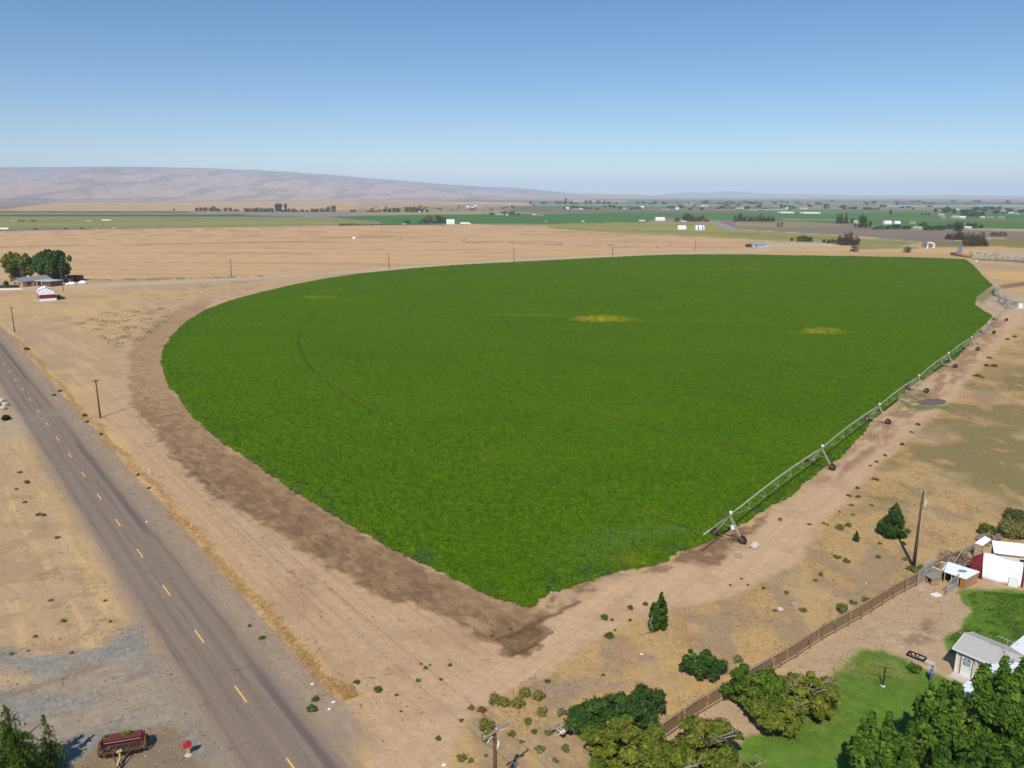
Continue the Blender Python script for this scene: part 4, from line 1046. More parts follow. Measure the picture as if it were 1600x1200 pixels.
# --- separate weeds, one by one
W_GREEN = [(92, 116, 54), (78, 102, 50), (110, 128, 66)]
W_OLIVE = [(138, 140, 72), (120, 128, 64), (154, 150, 88)]
W_GREY = [(130, 134, 92), (114, 122, 80), (144, 142, 100)]
W_BROWN = [(146, 104, 66), (126, 86, 54), (160, 120, 80)]
def weed_proto(pal, n, size, h, seed):
    random.seed(seed)
    C, R = clumps(9, .8, .8, .05, h, .36, .75)
    V, Fq, Cc = cloud(C, R, n, size, pal, squash=.8, shell=.3, up=.6, aspect=.4)
    o = np_mesh('weed', V, Fq, M_LEAF, Cc)
    me = o.data; bpy.data.objects.remove(o); return me
PROTO = {'g': [weed_proto(W_GREEN, 900, .12, .9, 1), weed_proto(W_GREEN, 800, .13, .8, 2)], 'o': [weed_proto(W_OLIVE, 1300, .10, 1.2, 3), weed_proto(W_OLIVE, 1200, .10, 1.1, 4)],
         'y': [weed_proto(W_GREY, 800, .12, .9, 5), weed_proto(W_GREY, 700, .13, .8, 6)], 'b': [weed_proto(W_BROWN, 420, .15, .6, 7), weed_proto(W_BROWN, 380, .16, .5, 8)]}
def weed(px, py, rpx, kind, label, cat, group):
    x, y = G(px, py); r = rpx * MPP(py) * (1.45 if kind == 'o' else 1.12)
    o = bpy.data.objects.new({'g': 'weed', 'o': 'shrub', 'y': 'weed', 'b': 'dry_weed'}[kind], random.choice(PROTO[kind]))
    COL.objects.link(o); o.location = (x, y, -.02); o.rotation_euler.z = random.uniform(0, 6.28)
    o.scale = (r, r * random.uniform(.8, 1.1), r * random.uniform(.75, 1.0)); tag(o, label, cat, group)
random.seed(5)
def weeds(lst, kind, label, cat, group):
    for a in lst: weed(a[0], a[1], a[2], a[3] if len(a) > 3 else kind, label, cat, group)
weeds([(557, 1067, 6), (589, 1081, 9), (665, 1046, 5), (654, 1064, 6), (658, 1038, 3), (672, 1040, 3), (703, 1041, 5), (688, 1063, 4), (686, 1155, 6), (722, 1127, 5), (620, 1087, 4), (770, 994, 4), (797, 984, 4), (626, 1112, 3)],
      'g', 'small dark green weed on the bare dirt between road and crop corner', 'weed', 'weeds on the bare dirt')
weeds([(494, 1094, 8), (487, 1112, 11), (410, 998, 6), (389, 979, 4), (131, 651, 5), (137, 660, 4), (158, 680, 4), (232, 764, 4), (85, 618, 4), (93, 612, 4), (42, 547, 5), (215, 743, 4)], 'g', 'green weed clump on the grey verge of the asphalt road', 'weed', 'weeds on the road verge')
weeds([(944, 967, 8), (957, 969, 4), (984, 952, 7), (1007, 945, 6), (953, 996, 10), (961, 985, 3), (984, 970, 4), (856, 1066, 6), (942, 1055, 4), (1158, 905, 3), (1141, 915, 3), (1168, 915, 3), (1192, 920, 4)], 'g',
      'small green weed by the dirt track near the narrow upright tree', 'weed', 'weeds by the dirt track')
weeds([(775, 1098, 12), (792, 1101, 9), (820, 1087, 9), (809, 1104, 10), (841, 1092, 9), (759, 1138, 12), (761, 1158, 9), (847, 1116, 8)], 'o', 'olive green shrub in the clump around the crossarm pole', 'shrub', 'shrubs around the crossarm pole')
weeds([(736, 1107, 6), (825, 1130, 8), (834, 1144, 7, 'g'), (857, 1147, 8), (799, 1148, 8), (844, 1174, 9), (722, 1186, 9), (884, 1172, 9), (759, 1181, 4), (876, 1116, 9), (842, 1090, 5), (815, 1160, 5), (735, 1190, 6), (868, 1190, 7)], 'y',
      'grey green weed on the straw near the crossarm pole', 'weed', 'grey weeds near the crossarm pole')
weed(752, 1110, 9, 'b', 'dead brown twiggy bush beside the olive shrubs', 'dead bush', None)
weeds([(1152, 1033, 10), (1308, 872, 7), (1323, 878, 7), (1312, 827, 8), (1325, 822, 6), (1316, 956, 13), (1333, 943, 7), (1352, 938, 7), (1253, 955, 7), (1229, 927, 5), (1283, 899, 5), (1375, 850, 4), (1415, 876, 6), (1427, 892, 11), (1440, 890, 8), (1372, 872, 5), (1210, 955, 4), (1274, 908, 4)], 'y',
      'grey green weed in the dry grass outside the board fence', 'weed', 'weeds outside the board fence')
weeds([(31, 739, 4), (41, 755, 5), (60, 805, 5), (90, 841, 5), (80, 939, 4), (100, 971, 5), (55, 996, 4), (112, 1021, 4), (38, 786, 4), (68, 806, 4), (25, 765, 3), (18, 1022, 4), (44, 1018, 3), (165, 940, 4), (172, 972, 4)], 'y', 'small grey weed on the dry lot left of the road', 'weed', 'weeds on the dry lot')
weeds([(1340, 763, 5), (1367, 750, 7), (1326, 775, 5), (1340, 777, 5), (1333, 805, 4), (1362, 790, 4), (1219, 813, 5), (1265, 820, 4), (1287, 818, 4), (1293, 821, 3), (1410, 695, 6), (1424, 676, 4), (1434, 664, 5), (1383, 712, 4), (1370, 722, 4), (1360, 728, 3), (1526, 588, 6), (1541, 572, 5), (1552, 573, 6), (1546, 560, 5), (1574, 531, 4), (1585, 527, 5), (1535, 590, 4), (1330, 790, 4), (1312, 800, 3)],
      'b', 'brown dead weed lying along the far side of the dirt track', 'dead weed', 'dead weeds along the dirt track')
bush('yard_shrub', 'low dark green shrub at the edge of the lawn by the planter', 'shrub', 1428, 1049, .62, .75, 2600, .06, GREEN)
bush('yard_bush', 'large dusty olive bush behind the white roofed outbuilding', 'bush', 1584, 838, 2.0, 2.0, 12000, .09, [(148, 144, 96), (128, 128, 82), (164, 156, 108)], nc=30)
bush('yard_bush', 'yellow green bush on the collapsed fence line by the brush pile', 'bush', 1542, 836, 1.1, 1.6, 4000, .10, [(120, 124, 40), (96, 106, 36), (80, 96, 40)])
bush('yard_bush', 'grey green bush on the dry grass above the dusty olive bush', 'bush', 1584, 812, 1.7, 1.5, 5000, .11, [(112, 116, 66), (96, 104, 58)])
bush('roadside_bush', 'dark bush below the pile of white stones left of the road', 'bush', 9, 656, .95, 1.0, 3000, .08, [(66, 74, 44), (52, 62, 38)])
# ------------------------------------------------------------------ irrigation pivot
def pivot(label, C, towers, pz, drop, group=None, full=True):
    o = thing('irrigation_pivot', label, 'irrigation machine', (C[0], C[1]), 0, group)
    C = np.array(C); L = [np.array(t) - C for t in towers]
    d0 = -L[0] / np.linalg.norm(L[0])                       # outward to inward
    def hz(p, z): return (float(p[0]), float(p[1]), z)
    m = MB()                                               # centre pyramid
    for sx, sy in ((1, 1), (1, -1), (-1, 1), (-1, -1)): m.tube((sx * 1.5, sy * 1.5, 0), (sx * .25, sy * .25, pz + .1), .06, .05, 6)
    for z in (.9, 2.1):
        k = 1.5 - 1.25 * z / pz
        for a, b in (((1, 1), (1, -1)), ((1, -1), (-1, -1)), ((-1, -1), (-1, 1)), ((-1, 1), (1, 1))): m.tube((a[0] * k, a[1] * k, z), (b[0] * k, b[1] * k, z), .035, n=5)
    m.tube((0, 0, 0), (0, 0, pz + .35), .14, n=8); m.build('pivot_tower', M_STEEL, o)
    pts = L + [np.zeros(2)]
    for i in range(len(pts) - 1):
        a, b = pts[i], pts[i + 1]; D = b - a; ln = np.linalg.norm(D); e = D / ln; q = np.array([e[1], -e[0]])
        P = [hz(a + D * t, pz + (.42) * math.sin(math.pi * t)) for t in np.linspace(0, 1, 13)]
        s = MB().path(P, .085, 8).build('span_pipe', M_STEEL, o, True)
        if not full: continue
        tr = MB(); nb = 7; kn = []
        for k in range(1, nb):
            t = k / nb; top = a + D * t; zt = pz + .42 * math.sin(math.pi * t); zb = zt - .85
            for sg in (-1, 1):
                bt = hz(top + q * .62 * sg, zb); tr.tube(hz(top - e * .9, zt - .05), bt, .02, n=5); tr.tube(hz(top + e * .9, zt - .05), bt, .02, n=5)
            tr.tube(hz(top - q * .62, zb), hz(top + q * .62, zb), .025, n=5)
            kn.append((top, zb))
        for sg in (-1, 1):
            R = [hz(a, pz - .08)] + [hz(p + q * .62 * sg, z) for p, z in kn] + [hz(b, pz - .08)]
            tr.path(R, .017, 5)
        tr.build('truss', M_STEEL, s)
    for i, p in enumerate(L):
        e = (pts[i + 1] - p); e = e / np.linalg.norm(e); q = np.array([e[1], -e[0]])
        m = MB()
        for sg in (-1, 1):
            for sd_ in (-1, 1):
                m.tube(hz(p + e * .25 * sd_, pz - .1), hz(p + q * 1.75 * sg + e * .12 * sd_, .72), .05, .05, 6)
            m.tube(hz(p + q * .95 * sg - e * .2, 2.05), hz(p + q * .95 * sg + e * .2, 2.05), .03, n=5)
        m.tube(hz(p - q * .95, 2.05), hz(p + q * .95, 2.05), .03, n=5)
        t = m.build('drive_tower', M_STEEL, o)
        MB().tube(hz(p - q * 1.95, .66), hz(p + q * 1.95, .66), .10, n=8).build('base_beam', M_RUST if i < 2 else M_STEEL, t)
        for sg in (-1, 1):
            c = hz(p + q * 1.95 * sg, .6); ax = (q[0], q[1], 0); ax = (e[0] * 0 + q[0] * 0 - e[1] * 0 + e[0], e[1], 0)
            w = MB().ring(c, ax, .43, .17, 22, 8, 1.0)
            w.build('tyre', M_RUBBER, t, True)
            MB().tube(hz(np.array(c[:2]) - e * .09, .6), hz(np.array(c[:2]) + e * .09, .6), .30, n=14).build('rim', M_RUST, t)
        MB().box(*hz(p + e * .2, pz + .28), .34, .34, .4, bev=.05).build('control_box', M_WHITE, t)
        if i == 0: MB().box(*hz(p + q * .5, 1.95), .5, .4, .6, bev=.06).build('motor_box', M_WHITE, t)
    # overhang past the last tower with the big end sprinkler
    a = L[0]; e = d0 * -1; e = (L[0] - L[1]); e /= np.linalg.norm(e); q = np.array([e[1], -e[0]])
    ov = MB(); ov.tube(hz(a, pz), hz(a + e * 7.8, pz - .05), .085, n=8)
    v = ov.build('overhang_pipe', M_STEEL, o, True)
    if full:
        st = MB()
        for sg in (-1, 1): st.tube(hz(a + q * .7 * sg - e * .6, pz + .75), hz(a + e * 6.0, pz + .05), .022, n=4)
        st.tube(hz(a - e * .4, pz), hz(a + q * .7 - e * .6, pz + .75), .03, n=5); st.tube(hz(a - e * .4, pz), hz(a - q * .7 - e * .6, pz + .75), .03, n=5)
        st.tube(hz(a + e * .3 - q * .9, 1.2), hz(a + e * .4 - q * 3.4, 2.2), .03, n=5); st.build('brace', M_RUST, v)
        g = MB(); g.tube(hz(a + e * 7.7, pz - .05), hz(a + e * 7.7, pz + .35), .06, n=6); g.tube(hz(a + e * 7.7, pz + .35), hz(a + e * 8.6 - q * .3, pz + .75), .05, .03, 6); g.build('end_sprinkler', M_STEEL, v)
    return o
pivot('long galvanised pivot sprinkler on wheeled towers along the crop edge', PIVOT_C, TOWERS, 3.55, True)
_far = [G(625, 375), G(725, 376), G(800, 379.5), G(875, 382), G(952, 384.5), G(1027, 387.5)]
pivot('distant thin pivot sprinkler standing in the tan stubble field', G(1122, 387), _far, 3.4, False, None, False)

# ------------------------------------------------------------------ power poles and wires
RDIR = math.atan2(RN[1], RN[0])
def pole(label, xy, h, arm=2.2, r=.14, rz=0.0, group=None, ins=3, tilt=(0, 0), name='power_pole', arm_drop=.25):
    o = thing(name, label, 'power pole', xy, rz, group)
    MB().path([(0, 0, -.3), (tilt[0] * .5, tilt[1] * .5, h * .5), (tilt[0], tilt[1], h)], [r * 1.15, r, r * .8], 10).build('post', M_POLE, o, True)
    if arm:
        c = MB(); c.box(tilt[0], tilt[1] - r, h - arm_drop, arm, .10, .13)
        c.tube((tilt[0] - arm * .3, tilt[1] - r - .03, h - arm_drop), (tilt[0], tilt[1] - r - .03, h - arm_drop - .6), .02, n=4); c.tube((tilt[0] + arm * .3, tilt[1] - r - .03, h - arm_drop), (tilt[0], tilt[1] - r - .03, h - arm_drop - .6), .02, n=4)
        ca = c.build('crossarm', M_POLE if arm < 2 else M_DEADWOOD, o)
        for k in range(ins):
            x = -arm * .46 + arm * .92 * k / max(1, ins - 1)
            i = MB(); i.path([(tilt[0] + x, tilt[1] - r, h - arm_drop + .06), (tilt[0] + x, tilt[1] - r, h - arm_drop + .14), (tilt[0] + x, tilt[1] - r, h - arm_drop + .26)], [.03, .075, .05], 8); i.build('insulator', M_PORCELAIN, ca, True)
    return o
P0 = (-1.23, 48.5); P1 = G(157, 653); P2 = G(23, 518)
p0 = pole('weathered pole with a grey crossarm standing among the shrubs', P0, 7.3, 2.5, .15, RDIR + .12)
MB().path([(.0, -.2, 5.6), (.12, -.24, 5.9), (.12, -.24, 6.2)], [.04, .08, .06], 8).build('bracket', M_WHITE, p0)
p_ = MB(); p_.tube((-.55, -.3, 6.95), (-1.1, -.35, 6.75), .05); p_.tube((.3, -.25, 7.0), (.7, -.3, 6.9), .06); p_.build('cutout_fuse', M_PORCELAIN, p0)
pole('thin dark pole between the road verge and the crop bend', P1, 8.1, 1.5, .15, RDIR, None, 2)
pole('thin dark pole near the road and the field edge beyond, on the dry lot', P2, 8.2, 1.5, .15, RDIR, None, 2)
for (b, h, lab) in (((362, 432), 9.2, 'thin pole standing on the lane before the stubble, nearest the tree sheltered farm'), ((608, 420), 9.4, 'thin pole on the lane where the crop meets the stubble'),
                    ((803, 409), 9.6, 'thin pole at the far edge of the crop near the middle of the row'), ((957, 399), 8.6, 'thin pole beyond the far crop edge, next after the middle one'),
                    ((1086, 392), 8.8, 'thin pole furthest along the row, near the blue roofed farm')):
    pole(lab, G(*b), h, 1.2, .17, .2, None, 2)
pole('thin pole beside the two big trees of the tan farmhouse', G(99, 455), 10.0, .9, .15, 0, None, 2)
pb = pole('tall reddish brown pole with a transformer on the dry grass by the fence', G(1427, 887), 10.0, 0, .17)
MB().tube((.16, -.06, 0), (.15, -.06, 8.3), .055, n=8).build('conduit', M_STEEL, pb, True)
t_ = MB(); t_.path([(.36, -.1, 7.7), (.36, -.1, 7.75), (.36, -.1, 8.7), (.36, -.1, 8.8)], [.16, .22, .22, .12], 14); tr_ = t_.build('transformer', M_STEEL, pb, True)
for x in (.29, .43):
    MB().path([(x, -.1, 8.78), (x, -.1, 8.86), (x, -.1, 9.0)], [.03, .06, .04], 6).build('bushing', M_PORCELAIN, tr_, True)
t_ = MB(); t_.tube((-.25, 0, 9.8), (.25, 0, 9.8), .035); t_.build('bracket', M_STEEL, pb)
for x in (-.22, .22): MB().path([(x, 0, 9.8), (x, 0, 9.9), (x, 0, 10.05)], [.03, .07, .05], 8).build('insulator', M_PORCELAIN, pb, True)

def wire(label, a, b, sag, r=.015):
    m = MB(); a = Vector(a); b = Vector(b); P = []
    for k in range(25):
        t = k / 24; p = a.lerp(b, t); p.z -= sag * 4 * t * (1 - t); P.append(p)
    tag(m.path(P, r, 5).build('power_line', M_WIRE, None, True), label, 'power line', 'wires of the roadside pole row')
def armpt(P, h, rz, x): return (P[0] + math.cos(rz) * x, P[1] + math.sin(rz) * x, h)
NEXT = (P0[0] + (P0[0] - P1[0]) * .9, P0[1] + (P0[1] - P1[1]) * .9)
for x in (-1.1, 1.1):
    wire('thin pale wire crossing the shrubs and dirt between the roadside poles', armpt(P0, 7.3, RDIR + .12, x), armpt(P1, 8.1, RDIR, x * .6), 1.6)
    wire('thin pale wire crossing the shrubs and dirt between the roadside poles', armpt(P1, 8.1, RDIR, x * .6), armpt(P2, 8.2, RDIR, x * .6), 1.6)
    wire('thin pale wire crossing the shrubs and dirt between the roadside poles', armpt(P0, 7.3, RDIR + .12, x), armpt(NEXT, 8.0, RDIR, x), 1.5)

# ------------------------------------------------------------------ board fence
FP = [G(1032, 1158), G(1088, 1119), G(1130, 1094), G(1243, 1027), G(1283, 1000), G(1343, 967), G(1393, 935), G(1430, 915), G(1456, 899), G(1478, 884)]
def fence():
    o = thing('board_fence', 'long weathered board fence with pale rails around the dirt yard', 'fence', FP[0])
    bx, by = FP[0]; rnd = random.Random(3)
    for a, b in zip(FP, FP[1:]):
        ln = math.dist(a, b); an = ang(a, b); ux, uy = math.cos(an), math.sin(an); qx, qy = uy, -ux
        n = max(2, round(ln / .155)); pm = MB(); om = MB(); wm = MB()
        for k in range(n):
            if rnd.random() < .02: continue
            t = (k + .5) / n * ln; h = 1.72 + rnd.uniform(-.05, .05)
            m = pm
            if rnd.random() < .05: m = om
            elif rnd.random() < .04: m = wm
            m.box(a[0] - bx + ux * t, a[1] - by + uy * t, h / 2 + .04, .14, .022, h, an + rnd.uniform(-.02, .02), rnd.uniform(-.02, .02))
        pan = pm.build('board_panel', M_WOOD, o)
        if om.v: om.build('orange_board', M_NEWWOOD, pan)
        if wm.v: wm.build('pale_board', M_RAIL, pan)
        for z in (.32, 1.66):
            r = MB(); c = ((a[0] + b[0]) / 2 - bx + qx * .06, (a[1] + b[1]) / 2 - by + qy * .06)
            r.box(c[0], c[1], z, ln + .06, .07, .1, an); r.build('rail', M_RAIL, o)
        k = max(1, round(ln / 2.5))
        for j in range(k):
            t = ln * j / k
            MB().box(a[0] - bx + ux * t + qx * .14, a[1] - by + uy * t + qy * .14, .86, .1, .1, 1.78, an).build('post', M_WOOD, o)
    MB().box(0, 0, 1.0, .16, .16, 2.0).build('corner_post', M_RAIL, o)
fence()
def broken_fence():
    Q = [G(1500, 872), G(1530, 853), G(1556, 833), G(1578, 818)]
    o = thing('broken_fence', 'collapsed grey fence leaning over behind the brush pile', 'fence', Q[0]); bx, by = Q[0]; rnd = random.Random(8)
    for a, b in zip(Q, Q[1:]):
        ln = math.dist(a, b); an = ang(a, b); n = int(ln / .28); m = MB()
        for k in range(n):
            t = (k + rnd.random()) / n
            m.box(a[0] + (b[0] - a[0]) * t - bx, a[1] + (b[1] - a[1]) * t - by, .55, .13, .025, 1.25, an + rnd.uniform(-.2, .2), rnd.uniform(-.5, .5), rnd.uniform(-.3, .3))
        m.build('board_panel', M_DEADWOOD, o)
        MB().box((a[0] + b[0]) / 2 - bx, (a[1] + b[1]) / 2 - by, .8, ln, .06, .09, an, 0, .03).build('rail', M_RAIL, o)
broken_fence()

def pile(name, label, cat, px, py, r, n, ln, rad, mat, h=.8, rnd=None, stretch=(1, 1), rz=0):
    o = thing(name, label, cat, G(px, py), rz); rnd = rnd or random.Random(px)
    for part in range(2):
        m = MB()
        for k in range(n):
            a = rnd.uniform(0, 6.28); q = r * math.sqrt(rnd.random()); z = max(0.05, h * (1 - q / r) * rnd.uniform(.2, 1))
            d = Vector((rnd.uniform(-1, 1), rnd.uniform(-1, 1), rnd.uniform(-.1, .5))).normalized() * ln * rnd.uniform(.4, 1)
            c = Vector((math.cos(a) * q * stretch[0], math.sin(a) * q * stretch[1], z + .1))
            m.path([c - d / 2, c + Vector((0, 0, .06)), c + d / 2], [rad, rad * .9, rad * .4], 5)
        m.build('branches', mat if part == 0 else M_BARK, o)
    return o
pile('brush_pile', 'heap of dead grey branches between fence and red and white stack', 'brush pile', 1497, 876, 1.9, 90, 1.9, .035, M_DEADWOOD, 1.3)
pile('brush_pile', 'long heap of dead branches behind the white roofed outbuilding', 'brush pile', 1545, 843, 1.6, 70, 1.7, .035, M_DEADWOOD, 1.0, None, (1.7, .8), .7)
o_ = thing('leaning_poles', 'two pale poles propped into an A on the brush pile', 'poles', G(1500, 882))
MB().tube((-1.3, -.5, 0), (.1, 0, 2.1), .055).build('pole', M_RAIL, o_); MB().tube((.75, .1, 0), (-.1, .05, 2.3), .055).build('pole', M_RAIL, o_)

# ------------------------------------------------------------------ small sheds and stacks in the yard
def quad_roof(corners, thick):
    m = MB(); vs = [Vector(c) for c in corners]
    n = len(vs); lo = [v - Vector((0, 0, thick)) for v in vs]
    m.add(vs + lo, [tuple(range(n)), tuple(range(2 * n - 1, n - 1, -1))] + [(i, n + i, n + (i + 1) % n, (i + 1) % n) for i in range(n)])
    return m
def g3(px, py, z): x, y = G(px, py, z); return Vector((x, y, z))
def boards(m, a, b, z0, za, zb, w=.16, t=.03, rnd=random):
    """upright boards along a->b"""
    ln = math.dist(a, b); an = ang(a, b); n = max(1, round(ln / w))
    for k in range(n):
        f = (k + .5) / n; h = za + (zb - za) * f - z0
        m.box(a[0] + (b[0] - a[0]) * f, a[1] + (b[1] - a[1]) * f, z0 + h / 2, w * .95, t * (1 + .3 * rnd.random()), h, an)
def coop():
    c = [g3(1475, 892.5, 1.45), g3(1509.5, 904.6, 1.4), g3(1531, 893, 1.55), g3(1481, 877.5, 1.6)]
    base = c[1].copy(); base.z = 0
    o = thing('chicken_coop', 'low coop with a flat white roof and plank end wall', 'shed', base)
    L = [v - base for v in c]
    quad_roof(L, .09).build('roof', M_WHITEROOF, o)
    ctr = sum(L, Vector()) / 4; I = [ctr + (v - ctr) * .93 for v in L]
    m = MB(); boards(m, I[1], I[2], 0, 1.28, 1.42); m.build('plank_wall', M_PLY, o)
    m = MB(); boards(m, I[2], I[3], 0, 1.42, 1.5); m.build('back_wall', M_WOOD, o)
    m = MB(); boards(m, I[3], I[0], 0, 1.45, 1.3); m.build('side_wall', M_WOOD, o)
    f = I[1] - I[0]; q = MB()
    q.box(*((I[0] + f * .88 + Vector((0, 0, 0)))[:2]), .64, f.length * .22, .05, 1.25, ang(I[0], I[1])); q.build('front_panel', M_NEWWOOD, o)
    q = MB(); q.prism([(I[0] * .75 + ctr * .25)[:2], (I[1] * .75 + ctr * .25)[:2], (I[2] * .8 + ctr * .2)[:2], (I[3] * .8 + ctr * .2)[:2]], .02, .1); q.build('floor', M_DARK, o)
    for t in (0.02, .35, .66): q = MB(); p = I[0] + f * t; q.box(p.x, p.y, .66, .09, .09, 1.3, ang(I[0], I[1])); q.build('post', M_RAIL, o)
    d = MB(); p = ctr + Vector((.2, -.2, .09)); d.ball((p.x, p.y, p.z + .0), .5, .3, .06, rough=.2); d.build('green_rag', mat_plain('green_rag', (120, 150, 130), .9, .2), o)
coop()
def crate_frame():
    c = [g3(1456.5, 885.5, 1.2), g3(1472, 892, 1.2), g3(1480, 880, 1.25), g3(1468, 876.5, 1.25)]
    base = c[1].copy(); base.z = 0; L = [v - base for v in c]
    o = thing('pallet_bin', 'open topped pale board bin joined to the low coop', 'bin', base)
    for a, b, nm in ((0, 1, 'front_wall'), (1, 2, 'side_wall'), (2, 3, 'back_wall'), (3, 0, 'side_wall')):
        m = MB(); A = L[a]; B = L[b]; an = ang(A, B); ln = math.dist(A[:2], B[:2])
        for z in (.2, .48, .76, 1.04): m.box((A.x + B.x) / 2, (A.y + B.y) / 2, z, ln, .04, .24, an)
        m.build(nm, M_RAIL, o)
        r = MB(); r.box((A.x + B.x) / 2, (A.y + B.y) / 2, 1.21, ln + .12, .16, .05, an); r.build('top_rail', M_WHITE, o)
crate_frame()
def doghouse():
    o = thing('dog_house', 'small grey roofed dog house inside the wire pen', 'dog house', G(1456, 911), ang(G(1449, 906), G(1463, 915)))
    m = MB(); m.box(-.52, 0, .45, .04, 1.0, .8); m.box(.52, 0, .45, .04, 1.0, .8); m.box(0, .5, .45, 1.0, .04, .8); m.box(-.32, -.48, .45, .4, .04, .8); m.box(.42, -.48, .45, .16, .04, .8); m.box(0, 0, .06, 1.0, .95, .06); m.build('wall', M_PLY, o)
    m = MB(); m.box(0, 0, .92, 1.3, 1.3, .06, 0, .12); m.build('roof', M_GREYROOF, o)
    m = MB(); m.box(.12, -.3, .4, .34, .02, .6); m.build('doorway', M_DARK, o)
doghouse()
def wire_panel(label, a, b, h):
    an = ang(a, b); ln = math.dist(a, b)
    o = thing('wire_pen_panel', label, 'wire panel', a, an)
    m = MB(); r = .03
    for x in (0, ln): m.tube((x, 0, 0), (x, 0, h), r, n=6)
    for z in (.06, h / 2, h): m.tube((0, 0, z), (ln, 0, z), r, n=6)
    m.build('frame', M_STEEL, o)
    w = MB(); s = .22
    k = -h
    while k < ln:
        for sg in (1, -1):
            x0, x1 = k, k + h; z0, z1 = (0, h) if sg > 0 else (h, 0)
            t0 = max(0, -x0 / h); t1 = min(1, (ln - x0) / h)
            if t1 > t0: w.tube((x0 + h * t0, 0, z0 + (z1 - z0) * t0), (x0 + h * t1, 0, z0 + (z1 - z0) * t1), .009, n=4)
        k += s
    w.build('chain_link', M_WIRE, o)
wire_panel('tall chain link panel standing against the board fence', G(1433, 917), G(1453, 900), 2.0)
wire_panel('chain link panel beside the open front of the low coop', G(1479, 931), G(1496, 918), 1.8)
wire_panel('chain link panel propped at the fence end of the wire pen', G(1443, 910), G(1455, 902), 2.7)
o_ = thing('white_board', 'flat white board lying on the dirt before the wire pen', 'board', G(1463, 930), .4)
MB().box(0, 0, .05, 1.15, .8, .04, 0, .03, .02, bev=.01).build('board', M_WHITE, o_)
_l = list(o_.children)[0]

def tarp_stack():
    a = G(1531, 905); b = G(1594, 919)                       # near bottom edge, left to right
    an = ang(a, b); ln = math.dist(a, b); w = 3.0
    o = thing('covered_haystack', 'haystack under a white tarp with red ends in the yard', 'haystack', a, an)
    prof = [(0, 0), (.02, .5), (.22, 1.45), (.6, 2.25), (1.15, 2.75), (1.7, 2.8), (2.3, 2.4), (2.75, 1.6), (2.98, .6), (3.0, 0)]
    nx = 24; V = []; rnd = random.Random(4)
    for i in range(nx + 1):
        x = ln * i / nx; k = 1 - .10 * (x / ln) + .03 * math.sin(x * 1.7)
        for y, z in prof: V.append((x + (.25 * (2.8 - z) / 2.8 if i == 0 else 0), y + .05 * math.sin(x * 3 + z * 2) + rnd.uniform(-.03, .03), z * k + rnd.uniform(-.03, .03)))
    n = len(prof); fs = [(i * n + j, (i + 1) * n + j, (i + 1) * n + j + 1, i * n + j + 1) for i in range(nx) for j in range(n - 1)]
    m = MB(); m.add(V, fs); t = m.build('tarp', M_TARP, o, True)
    md = t.modifiers.new('thick', 'SOLIDIFY'); md.thickness = .03
    for x0, x1, s in ((-1.1, .05, .97), (ln - .04, ln + .28, .84)):
        e = MB(); P0_ = [(y * .96 + .06, z * s) for y, z in prof]; c = len(P0_)
        e.add([(x1 if x0 < 0 else x0, y, z) for y, z in P0_] + [((x0 if x0 < 0 else x1), 1.5 + (y - 1.5) * .7, z * .72) for y, z in P0_],
              [tuple(range(c)), tuple(range(2 * c - 1, c - 1, -1))] + [(i, (i + 1) % c, c + (i + 1) % c, c + i) for i in range(c)])
        e.build('red_end', M_REDTARP, o)
    m = MB(); m.box(ln - .75, -.12, .62, .9, .06, 1.2, 0, -.12); m.build('white_sheet', M_WHITE, o)
    q = MB(); q.box(-.5, -.05, .5, .06, 1.3, 1.05, .3, 0, .25); q.build('leaning_panel', M_PLY, o)
tarp_stack()
